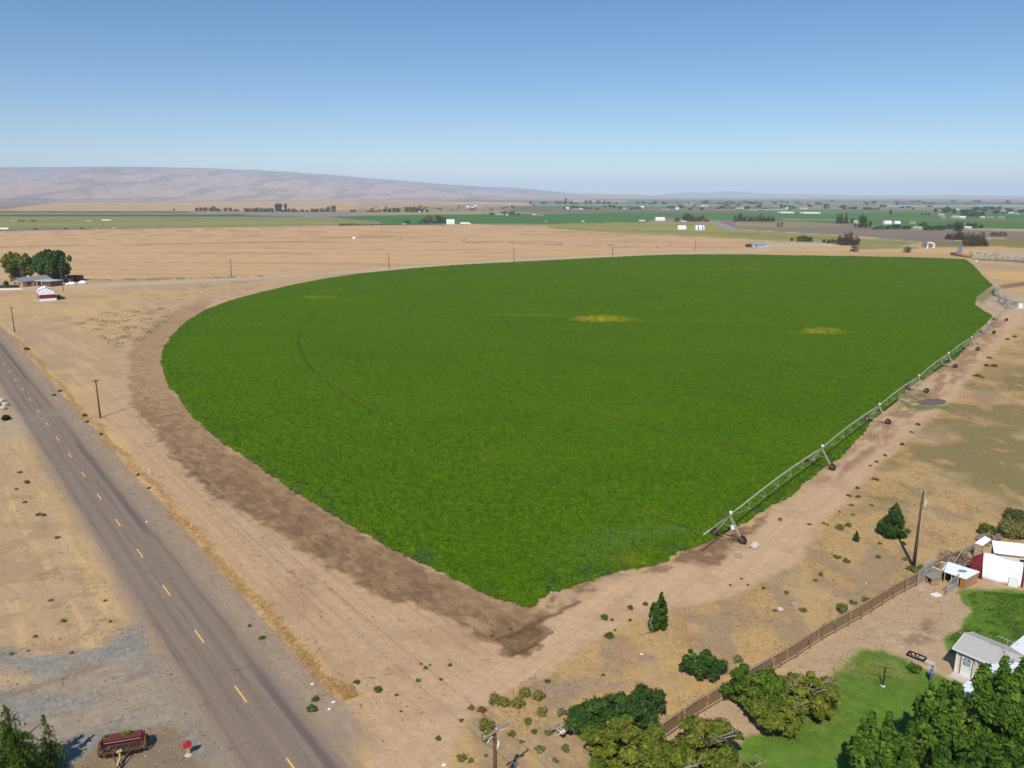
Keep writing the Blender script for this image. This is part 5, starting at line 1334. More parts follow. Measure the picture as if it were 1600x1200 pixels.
def outbuilding():
    z = 2.3; A = g3(1569.6, 865, z); R0 = g3(1548, 844, 3.3)
    d = Vector(G(1600, 868.5, z) + (z,)) - A; d.z = 0; d.normalize(); an = math.atan2(d.y, d.x)
    q = Vector((-d.y, d.x, 0)); off = (R0 - A).dot(q); L = 10.5; W = 2 * off
    base = Vector((A.x, A.y, 0)); o = thing('outbuilding', 'long outbuilding with a white metal roof and cream wall', 'shed', base, an)
    r0 = (R0 - A).dot(d); xs = min(0, r0 * .7)
    m = MB(); m.prism([(xs + .25, .25), (L, .25), (L, W - .25), (xs + .25, W - .25)], 0, 2.2); m.build('wall', M_CREAM, o)
    ge = MB(); ge.add([(xs + .2, .25, 2.2), (xs + .2, W - .25, 2.2), (xs + .2, off, 3.18), (xs + .34, .25, 2.2), (xs + .34, W - .25, 2.2), (xs + .34, off, 3.18)], [(0, 2, 1), (3, 4, 5), (0, 3, 5, 2), (2, 5, 4, 1), (1, 4, 3, 0)]); ge.box(xs + .2, off, 1.1, .06, W - .5, 2.2); ge.build('gable_end', mat_plain('blue_grey_boards', (126, 134, 152), .8, .25, 3.0, stretch=(1, 6, 1)), o)
    rf = MB(); rf.add([(xs - .25, -.1, z), (L + .2, -.1, z), (L + .2, off, 3.3), (xs - .25, off, 3.3), (xs - .25, W + .1, z), (L + .2, W + .1, z), (xs - .25, -.1, z - .06), (L + .2, -.1, z - .06), (L + .2, off, 3.24), (xs - .25, off, 3.24), (xs - .25, W + .1, z - .06), (L + .2, W + .1, z - .06)],
                      [(0, 1, 2, 3), (3, 2, 5, 4), (6, 9, 8, 7), (9, 10, 11, 8), (0, 6, 7, 1), (4, 5, 11, 10), (0, 3, 9, 6), (3, 4, 10, 9), (1, 7, 8, 2), (2, 8, 11, 5)]); [rf.tube((xs + .1 + k * .62, -.1, z + .01), (xs + .1 + k * .62, off, 3.31), .026, n=4) for k in range(18)]; rf.build('roof', M_WHITEROOF, o)
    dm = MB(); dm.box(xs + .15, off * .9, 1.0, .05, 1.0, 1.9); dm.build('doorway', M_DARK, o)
    wm = MB(); wm.box(2.6, .22, 1.35, 1.8, .06, .8); w = wm.build('window', M_GLASS, o)
    fm = MB()
    for x in (1.7, 2.6, 3.5): fm.box(x, .2, 1.35, .09, .06, .9)
    for zz in (.93, 1.77): fm.box(2.6, .2, zz, 1.8, .055, .08)
    fm.build('frame', M_WHITE, w)
    # lean-to at the gable end
    c = [g3(1523, 848, 2.0), g3(1535.5, 852.6, 1.95), g3(1549, 842.8, 2.45), g3(1539, 837.5, 2.5)]
    Mi = Matrix.Translation(base) @ Matrix.Rotation(an, 4, 'Z'); Mi.invert(); c = [Mi @ v for v in c]
    l = quad_roof(c, .07).build('lean_to_roof', M_WHITEROOF, o)
    k = MB(); ctr = sum(c, Vector()) / 4; I = [ctr + (v - ctr) * .9 for v in c]
    for a, b in ((0, 1), (3, 0)):
        ln = math.dist(I[a][:2], I[b][:2])
        for zz in (.25, .62, .99, 1.36, 1.7): k.box((I[a].x + I[b].x) / 2, (I[a].y + I[b].y) / 2, zz, ln, .05, .34, ang(I[a], I[b]))
    k.build('lean_to_wall', M_RAIL, o)
outbuilding()
pile('woodpile', 'brown heap of split wood by the cream wall', 'woodpile', 1600, 893, .9, 60, .5, .06, M_WOOD, .7)

# ------------------------------------------------------------------ farmhouse at the right
def gable_shell(o, x0, x1, y0, y1, ze, zr, over, mw, mr, thick=.12, gable=True):
    ym = (y0 + y1) / 2
    m = MB(); m.ext([(y0, 0), (y1, 0), (y1, ze), (ym, zr - .08), (y0, ze)], 'y', 'x', x0, x1); w = m.build('wall', mw, o)
    s = (zr - ze) / (ym - y0); e0 = ze - s * over
    r = MB(); prof = [(y0 - over, e0), (ym, zr), (y1 + over, e0), (y1 + over, e0 + thick), (ym, zr + thick), (y0 - over, e0 + thick)]
    r.ext(prof, 'y', 'x', x0 - over, x1 + over); rf = r.build('roof', mr, o)
    return w, rf
def farmhouse():
    ze = 2.55
    eL = g3(1489.3, 1013, ze); eR = g3(1545, 1037, ze); bL = g3(1521.7, 988.2, ze)
    d = (eR - eL); d.z = 0; ln = d.length; d.normalize(); q = Vector((-d.y, d.x, 0)); W = (bL - eL).dot(q)
    an = math.atan2(d.y, d.x); base = Vector((eL.x, eL.y, 0)) + q * .3 + d * .3
    o = thing('farmhouse', 'cream farmhouse with a grey shingled wing and a white metal roof', 'house', base, an)
    W -= .6; L = ln + 2.0
    w, rf = gable_shell(o, 0, L, 0, W, ze + .02, ze + .68, .3, M_CREAM, M_SHINGLE)
    f = MB(); f.box(L / 2 - .2, -.34, ze - .02, L + .4, .05, .16)
    f.ext([(-.32, ze - .13), (W / 2, ze + .6), (W + .32, ze - .13), (W + .32, ze + .06), (W / 2, ze + .8), (-.32, ze + .06)], 'y', 'x', -.36, -.305); f.build('fascia', M_WHITE, rf)
    v = MB(); v.box(L * .45, W * .43, ze + .72, 2.2, .16, .06, 0, .22); v.build('ridge_vent', M_BEIGE, rf)
    cb = MB(); cb.box(.04, -.03, 1.27, .14, .08, 2.5); cb.box(-.03, .04, 1.27, .08, .14, 2.5); cb.build('corner_board', M_WHITE, o)
    dr = MB(); dr.box(.95, -.035, 1.12, .9, .06, 2.05); do = dr.build('door', M_WHITE, o)
    g = MB(); g.box(.95, -.07, 1.62, .62, .03, .7); g.build('window', M_GLASS, do)
    g = MB()
    for k in (-.3, 0, .3):
        g.box(.95 + k * .66, -.09, 1.62, .035, .02, .92, 0, 0, .7); g.box(.95 + k * .66, -.092, 1.62, .035, .02, .92, 0, 0, -.7)
    g.build('lattice', M_WHITE, do)
    fr = MB(); fr.box(.44, -.04, 1.12, .1, .08, 2.15); fr.box(1.46, -.04, 1.12, .06, .08, 2.15); fr.box(.95, -.04, 2.2, 1.08, .08, .08); fr.build('door_frame', M_GREYROOF, o)
    h = MB(); h.ball((1.28, -.1, 1.05), .045); h.build('handle', M_STEEL, do)
    lp = MB(); lp.box(1.72, -.08, 2.0, .14, .14, .22, bev=.03); lp.build('porch_lamp', M_WHITE, o)
    st = MB(); st.box(.95, -.45, .09, 1.9, .9, .18); st.box(.95, -.9, .045, 2.0, .45, .09); st.build('step', M_CONCRETE, o)
    # main block with the white roof, ridge at right angles to the wing
    mx0 = ln - .3; mw = 7.6; y0 = -7.5; y1 = 11.5; zr = ze + 1.0
    m = MB(); m.ext([(mx0 + .3, 0), (mx0 + mw - .3, 0), (mx0 + mw - .3, ze), (mx0 + mw / 2, zr - .1), (mx0 + .3, ze)], 'x', 'y', y0 + .3, y1 - .3); m.build('main_wall', M_CREAM, o)
    r = MB(); 
    for k in range(31):
        y = y0 + .1 + k * (y1 - y0 - .2) / 30; r.tube((mx0, y, ze + .01), (mx0 + mw / 2, y, zr + .13), .028, n=4); r.tube((mx0 + mw, y, ze + .01), (mx0 + mw / 2, y, zr + .13), .028, n=4)
    r.ext([(mx0, ze - .1), (mx0 + mw / 2, zr), (mx0 + mw, ze - .1), (mx0 + mw, ze), (mx0 + mw / 2, zr + .12), (mx0, ze)], 'x', 'y', y0, y1); mr = r.build('main_roof', M_WHITEROOF, o)
    for x, y in ((mx0 + 1.6, .6), (mx0 + 2.6, 3.6)):
        z = ze + 1.0 * (x - mx0) / (mw / 2); p = MB(); p.tube((x, y, z - .05), (x, y, z + .45), .06, n=8); p.tube((x, y, z + .45), (x, y, z + .5), .1, n=8); p.build('vent_pipe', M_GREYROOF, mr)
    aerial = MB(); ax, ay, az_ = mx0 + .7, 1.2, ze + .3
    aerial.tube((ax, ay, az_), (ax, ay, az_ + 2.0), .025, n=5)
    for a in (0, 2.1, 4.2): aerial.tube((ax + math.cos(a) * .6, ay + math.sin(a) * .6, az_ + .05), (ax, ay, az_ + 1.1), .02, n=4)
    aerial.tube((ax - .9, ay, az_ + 1.9), (ax + .9, ay, az_ + 1.9), .02, n=4)
    for k in range(6): x = ax - .8 + .32 * k; aerial.tube((x, ay - .45, az_ + 1.9), (x, ay + .45, az_ + 1.9), .014, n=4)
    aerial.build('aerial', M_STEEL, mr)
farmhouse()
def clothesline():
    o = thing('clothesline_post', 'dark T shaped clothesline post on the lawn', 'clothesline post', G(1379.5, 1072.5), -.35)
    MB().tube((0, 0, -.05), (0, 0, 2.02), .06, n=8).build('post', mat_plain('dark_iron', (52, 40, 34), .8, .2), o)
    MB().tube((-.95, 0, 2.0), (.95, 0, 2.0), .04, n=8).build('arm', M_POLE, o)
    for x in (-.8, .8): MB().ring((x, 0, 2.05), (1, 0, 0), .05, .012, 10, 5).build('hook', M_STEEL, o)
    MB().ball((.0, 0, .03), .22, .2, .1, rough=.15).build('footing', M_CONCRETE, o)
clothesline()
def planter():
    a = G(1421, 1023); b = G(1441, 1031); o = thing('planter_frame', 'dark rectangular frame full of ash and pale rubbish on the dirt', 'planter', G(1432, 1027), ang(a, b))
    m = MB(); L = 1.6; W = .85
    m.box(0, W / 2, .1, L, .08, .2); m.box(0, -W / 2, .1, L, .08, .2); m.box(L / 2, 0, .1, .08, W - .08, .2); m.box(-L / 2, 0, .1, .08, W - .08, .2); m.build('frame', M_DARK, o)
    m = MB(); m.box(0, 0, .05, L - .08, W - .08, .08); m.build('ash', mat_plain('ash', (78, 66, 58), .95, .4, 6.0), o)
    rnd = random.Random(2); m = MB()
    for k in range(14): m.box(rnd.uniform(-.6, .6), rnd.uniform(-.25, .25), .12, rnd.uniform(.08, .22), rnd.uniform(.06, .16), .05, rnd.uniform(0, 3), .2)
    m.build('rubbish', M_CONCRETE, o)
    p = thing('plank', 'short pale plank lying at the end of the ash frame', 'plank', G(1444, 1031), ang(a, b) + 1.35); MB().box(0, 0, .05, .95, .24, .07, 0, 0, .02).build('board', M_RAIL, p)
    p = thing('paving_slab', 'grey slab set in the dirt path by the plank', 'paving slab', G(1453, 1035), ang(a, b)); MB().box(0, 0, .025, .8, .55, .05, bev=.01).build('slab', M_CONCRETE, p)
planter()

# ------------------------------------------------------------------ the person by the house
def person():
    x, y = G(1453.5, 1065.5)
    o = thing('person', 'person in a bright blue jacket and jeans standing on the lawn by the path', 'person', (x, y), -2.5)
    def skin(name, verts, edges, radii, mat, root=0, parent=o):
        me = bpy.data.meshes.new(name); me.from_pydata(verts, edges, []); ob = bpy.data.objects.new(name, me); COL.objects.link(ob); ob.parent = parent
        ob.modifiers.new('skin', 'SKIN'); s = ob.modifiers.new('smooth', 'SUBSURF'); s.levels = 2; s.render_levels = 2
        for v, r in zip(me.skin_vertices[0].data, radii): v.radius = r if hasattr(r, '__len__') else (r, r); v.use_root = False
        me.skin_vertices[0].data[root].use_root = True
        me.materials.append(mat); ob.modifiers['skin'].use_smooth_shade = True
        return ob
    SK = mat_plain('skin', (206, 150, 122), .6, .05); JE = mat_plain('denim', (74, 98, 140), .85, .1); BL = mat_plain('bright_blue_jacket', (58, 122, 206), .8, .08); GR = mat_plain('pale_blue_shirt', (168, 188, 216), .85, .08)
    HR = mat_plain('brown_hair', (96, 58, 40), .8, .2); SH = mat_plain('dark_shoe', (50, 46, 44), .7, .1)
    # body: pelvis, spine, neck, head, arms with hands, legs with feet; facing local +y
    V = [(0, 0, .93), (0, .0, 1.12), (0, .01, 1.32), (0, 0, 1.46), (0, .02, 1.53), (0, .03, 1.62), (0, .02, 1.71)]
    E_ = [(0, 1), (1, 2), (2, 3), (3, 4), (4, 5), (5, 6)]; R = [(.15, .11), (.135, .1), (.15, .11), (.07, .065), (.058, .058), (.082, .098), (.065, .075)]
    for sg in (-1, 1):
        b = len(V)
        V += [(sg * .17, 0, 1.40), (sg * .225, -.02, 1.13), (sg * .215, .10, .90), (sg * .21, .14, .83)]; R += [.058, .046, .033, (.036, .022)]
        E_ += [(3, b), (b, b + 1), (b + 1, b + 2), (b + 2, b + 3)]
        for k, (dx, dz, l) in enumerate(((-.027, 0, .075), (-.009, 0, .088), (.009, 0, .08), (.027, 0, .064))):
            c = len(V); V += [(sg * .21 + dx * .4, .16 + dx, .80), (sg * .205 + dx * .4, .17 + dx, .80 - l)]; R += [.009, .007]; E_ += [(b + 3, c), (c, c + 1)]
        c = len(V); V += [(sg * .20, .185, .835), (sg * .19, .20, .79)]; R += [.011, .008]; E_ += [(b + 3, c), (c, c + 1)]
        b = len(V); V += [(sg * .095, 0, .86), (sg * .105, .01, .49), (sg * .11, -.02, .10), (sg * .12, .13, .04)]; R += [.085, .06, .042, (.042, .03)]
        E_ += [(0, b), (b, b + 1), (b + 1, b + 2), (b + 2, b + 3)]
    skin('body', V, E_, R, SK)
    f = MB(); f.path([(0, .118, 1.645), (0, .142, 1.615), (0, .122, 1.60)], [.012, .018, .014], 6); f.build('nose', SK, o, True)
    for sg in (-1, 1):
        MB().ball((sg * .033, .116, 1.645), .013).build('eye', M_DARK, o, True); MB().ball((sg * .086, .02, 1.63), .012, .025, .035).build('ear', SK, o, True)
    MB().box(0, .118, 1.572, .05, .012, .012).build('mouth', M_REDTARP, o)
    MB().ball((0, .0, 1.675), .098, .108, .098, rough=.03).build('hair', HR, o, True)
    skin('jacket', [(0, 0, .92), (0, 0, 1.12), (0, .01, 1.32), (0, 0, 1.45), (-.185, 0, 1.40), (-.235, -.02, 1.13), (-.22, .09, .92), (.185, 0, 1.40), (.235, -.02, 1.13), (.22, .09, .92)],
         [(0, 1), (1, 2), (2, 3), (3, 4), (4, 5), (5, 6), (3, 7), (7, 8), (8, 9)], [(.18, .135), (.165, .13), (.18, .14), (.085, .08), .076, .062, .05, .076, .062, .05], BL)
    skin('shirt', [(0, .055, .95), (0, .06, 1.15), (0, .06, 1.36)], [(0, 1), (1, 2)], [(.10, .10), (.09, .095), (.085, .09)], GR)
    skin('jeans', [(0, 0, .93), (-.1, 0, .84), (-.107, .01, .49), (-.112, -.02, .10), (.1, 0, .84), (.107, .01, .49), (.112, -.02, .10)], [(0, 1), (1, 2), (2, 3), (0, 4), (4, 5), (5, 6)], [(.165, .125), .1, .077, .062, .1, .077, .062], JE)
    for sg in (-1, 1): MB().box(sg * .118, .06, .05, .1, .28, .1, bev=.03).build('shoe', SH, o)
person()

# ------------------------------------------------------------------ gravel lot: old seed drill, red box
def seed_drill():
    a = G(157, 1184); b = G(229, 1172); an = ang(a, b); ln = math.dist(a, b)
    c = ((a[0] + b[0]) / 2, (a[1] + b[1]) / 2)
    o = thing('seed_drill', 'rusty dark red antique seed drill parked on the gravel lot', 'seed drill', c, an)
    hw = ln / 2 - .28
    m = MB(); m.ext([(.3, .82), (.72, .82), (.88, 1.28), (.14, 1.28)], 'y', 'x', -hw, hw); hp = m.build('seed_hopper', M_DARKRED, o)
    m = MB(); m.box(-hw / 2, .51, 1.33, hw - .05, .8, .05, 0, .07); m.box(hw / 2, .51, 1.32, hw - .05, .8, .05, 0, .05); m.build('lid', M_DARKRED, hp)
    m = MB(); m.box(0, .1, 1.14, 2 * hw - .1, .05, .07, 0, .25); m.build('stripe', mat_plain('pale_red_stripe', (176, 120, 112), .8, .2), hp)
    m = MB(); m.box(0, -.45, .62, 2 * hw + .1, .1, .12); m.box(0, .35, .7, 2 * hw + .1, .1, .1)
    for x in (-hw, -hw / 3, hw / 3, hw): m.box(x, 0, .68, .09, 1.1, .09)
    m.build('frame', M_RUST, o)
    for k in range(16):
        x = -hw + .14 + (2 * hw - .28) * k / 15
        d = MB(); d.tube((x - .015, -.12, .27), (x + .015, -.12, .27), .27, n=14); d.build('disc', M_RUST, o)
    t = MB()
    for k in range(16):
        x = -hw + .14 + (2 * hw - .28) * k / 15; t.path([(x, .42, .9), (x + .03, .15, .6), (x, -.02, .3)], [.035, .03, .03], 6); t.tube((x, -.45, .62), (x, -.1, .3), .022, n=5)
    t.build('seed_tubes', M_RUST, o)
    for sg in (-1, 1):
        x = sg * (ln / 2); w = MB().ring((x, .25, .62), (1, 0, 0), .58, .05, 26, 6, 1.6)
        for k in range(10):
            q = 2 * math.pi * k / 10; w.tube((x, .25, .62), (x, .25 + .56 * math.cos(q), .62 + .56 * math.sin(q)), .014, n=4)
        w.tube((x - .1, .25, .62), (x + .1, .25, .62), .09, n=10); w.build('wheel', M_RUST, o)
        e = MB(); e.prism([(x - sg * .2, -.1), (x - sg * .14, -.1), (x - sg * .14, .8), (x - sg * .2, .8)], .7, 1.34); e.build('end_plate', M_DARKRED, o)
    g = MB(); g.tube((-hw * .45, -.45, .6), (0, -2.2, .45), .05); g.tube((hw * .45, -.45, .6), (0, -2.2, .45), .05); g.tube((0, -2.1, .45), (0, -2.8, .4), .06); g.build('tongue', M_RUST, o)
    j = MB(); j.tube((0, -1.1, .1), (0, -1.15, 1.15), .08); j.box(0, -1.17, 1.15, .4, .14, .14, .5); j.box(0, -1.5, .55, .14, 1.3, .14, 0, -.1); j.build('hitch_jack', M_YELLOWISH, o)
    C, R = clumps(5, .5, .15, 1.3, 1.65, .16, .8); C = [(x + .3, y + .6, z) for x, y, z in C]; C += [(-1.4, .6, 1.36)]; R += [.15]
    crown('weeds', o, C, R, 700, .06, [(96, 122, 40), (120, 136, 50)], up=.7)
seed_drill()
def red_box():
    o = thing('mailbox', 'small red box on a pale post beside the gravel lot', 'mailbox', G(294.5, 1180), .35)
    MB().box(0, 0, .45, .1, .1, .95).build('post', M_YELLOWISH, o)
    m = MB(); prof = [(-.17, 0), (.17, 0), (.17, .22)] + [(.17 * math.cos(t), .22 + .17 * math.sin(t)) for t in np.linspace(.2, math.pi - .2, 8)] + [(-.17, .22)]
    m.ext([(x, z + .95) for x, z in prof], 'y', 'x', -.3, .3); b = m.build('box', M_RED, o)
    m = MB(); m.box(-.31, 0, 1.13, .02, .3, .34, bev=.005); m.build('door', M_REDTARP, b); m = MB(); m.box(.05, -.19, 1.34, .2, .02, .12); m.box(.12, -.19, 1.2, .03, .02, .3); m.build('flag', M_DARKRED, b)
    MB().box(0, -.02, .87, .62, .3, .14, bev=.02).build('newspaper_tube', M_RED, o)
    MB().ball((0, 0, .02), .28, .26, .1, rough=.2).build('stones', M_CONCRETE, o)
red_box()
def marker():
    o = thing('marker_post', 'short white marker post in the golden grass verge', 'marker post', G(233.5, 743))
    MB().path([(0, 0, 0), (0, 0, 1.15), (0, 0, 1.25)], [.06, .06, .03], 8).build('post', M_WHITE, o); MB().box(0, -.07, 1.0, .14, .03, .3).build('plate', M_WHITE, o)
marker()
def boulder(label, px, py, r, mat, squash=.7, name='boulder', cat='rock', group=None, part=None):
    m = MB(); rnd = random.Random(int(px * 7 + py)); m.ball((0, 0, r * squash * .8), r, r * .85, r * squash, 12, 8, .14, rnd)
    o = m.build(name, mat, None, False); o.location = (*G(px, py), 0); o.rotation_euler.z = rnd.uniform(0, 6)
    return tag(o, label, cat, group)
boulder('white boulder beside the near end wheel of the pivot sprinkler', 1178.5, 857, .62, M_CONCRETE, .85)
boulder('flat tan stone on the damp dirt before the pivot wheel', 1154, 869, .5, M_ROCK, .25)
boulder('grey stone among the weeds outside the fence', 1241, 946, .5, M_ROCK, .5)
boulder('pale stone beside the grey stone outside the fence', 1219, 953, .4, M_CONCRETE, .4)
for q in ((1560, 1), (5, 640), (-3, 634), (9, 634), (3, 628), (-8, 642)):
    if q[1] > 1: boulder('white stone in the heap at the left edge by the driveway', q[0], q[1], .7, M_CONCRETE, .7, 'white_stone', 'stone', 'heap of white stones by the driveway')
for i, (px, py, lab) in enumerate(((521, 1098, 'crumpled white bag on the verge nearest the two green weeds'), (514, 1109, 'white plastic scrap on the verge beside the crumpled bag'), (693, 1196, 'white scrap at the bottom edge near the grey weeds'),
                                   (488, 1070, 'thin white paper strip on the grey verge'), (229, 816, 'pale paper lying at the asphalt edge'), (1003, 1023, 'small white scrap on the waste ground below the narrow tree'))):
    m = MB(); m.ball((0, 0, .07), .17, .12, .08, 8, 5, .35, random.Random(i)); o_ = m.build('litter', M_WHITE, None); o_.location = (*G(px, py), 0); tag(o_, lab, 'litter')
def junk():
    o = thing('rubbish_pile', 'heap of boards and black rubbish half hidden by the dark thicket', 'rubbish pile', G(889, 1146)); rnd = random.Random(6)
    m = MB(); [m.box(rnd.uniform(-1.3, -.2), rnd.uniform(-.5, .5), rnd.uniform(.1, .7), rnd.uniform(.5, 1.1), rnd.uniform(.08, .2), .04, rnd.uniform(0, 3), rnd.uniform(-.6, .6), rnd.uniform(-.4, .4)) for k in range(18)]; m.build('boards', M_DEADWOOD, o)
    m = MB(); [m.ball((rnd.uniform(-.6, .9), rnd.uniform(-.5, .5), .2), rnd.uniform(.14, .28), None, .18, 8, 6, .2, rnd) for k in range(9)]; m.build('bags', M_DARK, o)
    for k in range(5): m = MB(); m.box(rnd.uniform(-.8, .8), rnd.uniform(-.5, .5), .5, .3, .2, .1, rnd.uniform(0, 3), .3); m.build('carton', M_WHITE, o)
junk()
def hose():
    P = [G(1346, 966), G(1348, 985), G(1362, 984), G(1400, 988), G(1440, 989), G(1475, 980), G(1500, 962), G(1508, 945)]; m = MB()
    pts = []
    for a, b in zip(P, P[1:]):
        for k in range(6): t = k / 6; pts.append((a[0] + (b[0] - a[0]) * t + .08 * math.sin(k * 1.7), a[1] + (b[1] - a[1]) * t + .08 * math.cos(k), .04))
    o = m.path(pts, .028, 6).build('garden_hose', mat_plain('pale_green_hose', (156, 182, 150), .5, .08), None, True); tag(o, 'pale green garden hose lying in a loop on the dirt yard', 'hose')
hose()
# ------------------------------------------------------------------ far trees: a few kinds, copied
random.seed(21)
def tree_proto(pal, n, nc, rx, z0, z1, rc, size, squash=.9, tr=.04):
    C, R = clumps(nc, rx, rx, z0, z1, rc, .85)
    V, Fq, Cc = cloud(C, R, n, size, pal, squash=squash, shell=.55, up=.3)
    a = np_mesh('crown', V, Fq, M_LEAF, Cc); me = a.data; bpy.data.objects.remove(a)
    m = MB(); m.path([(0, 0, 0), (.01, 0, z0 + .1), (0, .01, z1 * .6)], [tr, tr * .8, tr * .4], 7)
    for c in C[:5]: m.path([(0, 0, z0), tuple(Vector(c) * .6), c], [tr * .5, tr * .35, tr * .12], 5)
    t = m.build('trunk', M_BARK, None, True); mt = t.data; bpy.data.objects.remove(t)
    return me, mt
DK = [(78, 96, 56), (64, 82, 48), (94, 110, 64), (70, 88, 52)]
GY = [(104, 104, 80), (88, 92, 70), (118, 114, 90)]
BR = [(98, 88, 66), (82, 76, 58), (112, 98, 74)]
TP = {'d': [tree_proto(DK, 1700, 18, .52, -.3, 1.0, .24, .035) for k in range(3)],            # round dark
      'p': [tree_proto([(48, 66, 46), (38, 54, 38), (60, 76, 50)], 1100, 18, .17, -.1, 1.0, .13, .03, 1.4) for k in range(2)],   # poplar
      's': [tree_proto(GY, 1200, 14, .6, -.2, 1.0, .26, .04) for k in range(2)],              # grey bush
      'b': [tree_proto(BR, 1700, 18, .5, -.3, 1.0, .24, .036) for k in range(2)],             # brownish
      'o': [tree_proto([(96, 108, 52), (78, 94, 44), (112, 116, 60)], 1500, 18, .52, -.3, 1.0, .24, .036) for k in range(2)]}
def ftree(px, py, hpx, wpx, kind, label, group):
    x, y = G(px, py); k = MPP(py)
    h = hpx * k * 1.02; w = wpx * k / (.36 if kind == 'p' else .98)
    o = thing('tree', label, 'tree', (x, y), random.uniform(0, 6.28), group); o.scale = (w, w, h)
    cm, tm = random.choice(TP[kind])
    for nm, me in (('crown', cm), ('trunk', tm)):
        c = bpy.data.objects.new(nm, me); COL.objects.link(c); c.parent = o
def grove(label, group, lst, py, kind='d', h=6, w=6):
    for a in lst:
        a = a if hasattr(a, '__len__') else (a,)
        ftree(a[0], (a[3] if len(a) > 3 and a[3] else py) + random.uniform(-.15, .15), (a[1] if len(a) > 1 and a[1] else h) * random.uniform(.92, 1.08), (a[2] if len(a) > 2 and a[2] else w) * random.uniform(.9, 1.1), a[4] if len(a) > 4 else kind, label, group)

grove('dark shelter tree round the far farm left of the twin poplars', 'shelter trees left of the poplars', [(272, 4, 3, 329.3), 309, 315, 321, 328, 334, (339, 5), (343, 4, 5), (353, 6.5, 7), (359, 7, 7), (367, 4, 7), (372, 3, 5)], 330, 'd', 7.5, 7)
grove('dark shelter tree in the long row at the foot of the twin poplars', 'long shelter row by the poplars', [(384, 7), (390, 6), (396, 6.5), (402, 7), (408, 7, 7, 0, 'o'), (414, 7), (419, 7.5, 7, 0, 'o'), (425, 6), (444, 4, 8), (452, 7, 7, 0, 'o'), (459, 5), (462, 4)], 331, 'd', 6.5, 7)
grove('tall dark poplar in the pair standing highest below the hills', 'tall twin poplar group', [(433, 13, 6), (438.5, 14, 6)], 330.5, 'p', 13, 6)
ftree(446.5, 330.5, 14, 4, 'p', 'single narrow poplar just right of the tall poplar pair', None)
grove('dark tree of the far farm between the poplars and the green field', 'trees of the farm right of the poplars', [(471, 5, 7), (479, 4, 5), (487, 6, 6), (493, 6, 7), (497, 6, 3), (503, 5.5, 6), (508, 5, 5), (514, 10.5, 7), (521, 10.5, 7), (549, 4, 5), (555, 4.5, 5), (580, 2.5, 8), (592, 2, 9)], 331, 'd', 6, 6)
grove('dark tree in the two blocks of trees above the bright green field', 'tree blocks above the green field', [(603, 8, 7), (609, 8, 7), (615, 7.5, 7), (622, 8, 7), (636, 8.5, 7), (642, 9, 7), (648, 8.5, 8), (654, 8, 7), (660, 8, 7), (667, 5.5, 6), (585, 2, 10), (575, 2.5, 5)], 331.5, 'd', 8, 7)
ftree(668.5, 348.5, 12, 15, 'b', 'round brownish tree left of the white covered stack by the stubble', None)
grove('dense dark tree left of the white covered stack', 'dark trees by the white covered stack', [(684, 12.5, 9), (692, 13, 9), (697, 11, 6)], 348.5, 'd')
grove('low bush by the stubble edge near the brownish tree', 'bushes by the stubble edge', [(635, 5, 8), (639, 3.5, 5), (656, 4, 6), (678, 4, 8)], 349, 'd')
grove('dark tree in the farm row behind the middle of the green field', 'farm row behind the green field', [(767, 4, 7), (773, 3, 5), (784, 5.5, 5), (789, 6, 5), (794, 5.5, 5), (799, 6, 5), (803, 7.5, 4), (808, 4, 5), (812, 3, 4)], 335.8, 'd')
grove('small dark tree of the distant row above the brown band', 'distant row above the brown band', [(830, 6, 6, 318.5), (848, 3, 8, 318.5), (871, 4, 6, 318.5), (876, 4.5, 6, 318.5), (884, 7, 3, 316, 'p'), (884, 5, 7, 319), (892, 5, 8, 319), (900, 3, 8, 319), (916, 6.5, 5, 318.8), (922, 6.5, 6, 318.8), (944, 5.5, 6, 319), (950, 5, 6, 319), (963, 3.5, 6, 319)], 318, 'd')
grove('dark farm tree behind the white buildings right of the middle', 'farm trees behind the middle', [(884, 4, 7, 327), (890, 4.5, 6, 326.5), (896, 6, 6, 326.5), (902, 5.5, 6, 326.5), (910, 3.5, 6, 327), (917, 4, 6, 327), (923, 3.5, 6, 327), (933, 2.5, 6, 327), (946, 3, 5, 324), (953, 4, 5, 324), (959, 4.5, 5, 324), (961, 3, 5, 325), (970, 3.5, 8, 326), (978, 3, 6, 326.5), (988, 4, 6, 327), (994, 4.5, 6, 327), (1000, 4.5, 6, 327)], 327, 'd')
grove('dark tree of the farm behind the pair of white haystacks', 'farm trees behind the white haystacks', [(1058, 6, 8), (1069, 11, 8), (1074, 14, 8), (1080, 13, 8), (1086, 8, 8, 0, 'b'), (1093, 9, 7), (1097, 11, 5)], 346, 'd')
grove('tree in the mixed grove between two green strips', 'mixed grove on the right', [(1148, 9, 6, 0, 's'), (1155, 12, 7), (1158, 14, 4), (1164, 11, 8), (1171, 9, 8, 0, 'b'), (1176, 9, 7, 0, 'o'), (1182, 9, 6, 0, 's'), (1187, 13, 6, 0, 'o'), (1193, 9, 8, 0, 'b'), (1200, 9, 9, 0, 'b'), (1207, 8, 8, 0, 'b')], 346, 'd')
grove('grey bush on the sage ground below the mixed grove', 'grey bushes on the sage ground', [(1216, 7, 4), (1221, 7, 4), (1335, 9.5, 13, 393), (1418, 9, 10, 394.5), (1553, 6, 9, 368.5), (1562, 7, 9, 369), (1570, 6, 6, 369)], 354, 's')
grove('dark round tree in the near clump before the tan bank', 'near clump before the tan bank', [(1238, 6.5, 6, 376.5), (1247, 9, 7), (1254, 10, 9), (1261, 9, 9), (1267, 8, 6), (1287, 6, 6, 379.5), (1295, 6, 7, 380), (1301, 6, 7, 380)], 377.5, 'd')
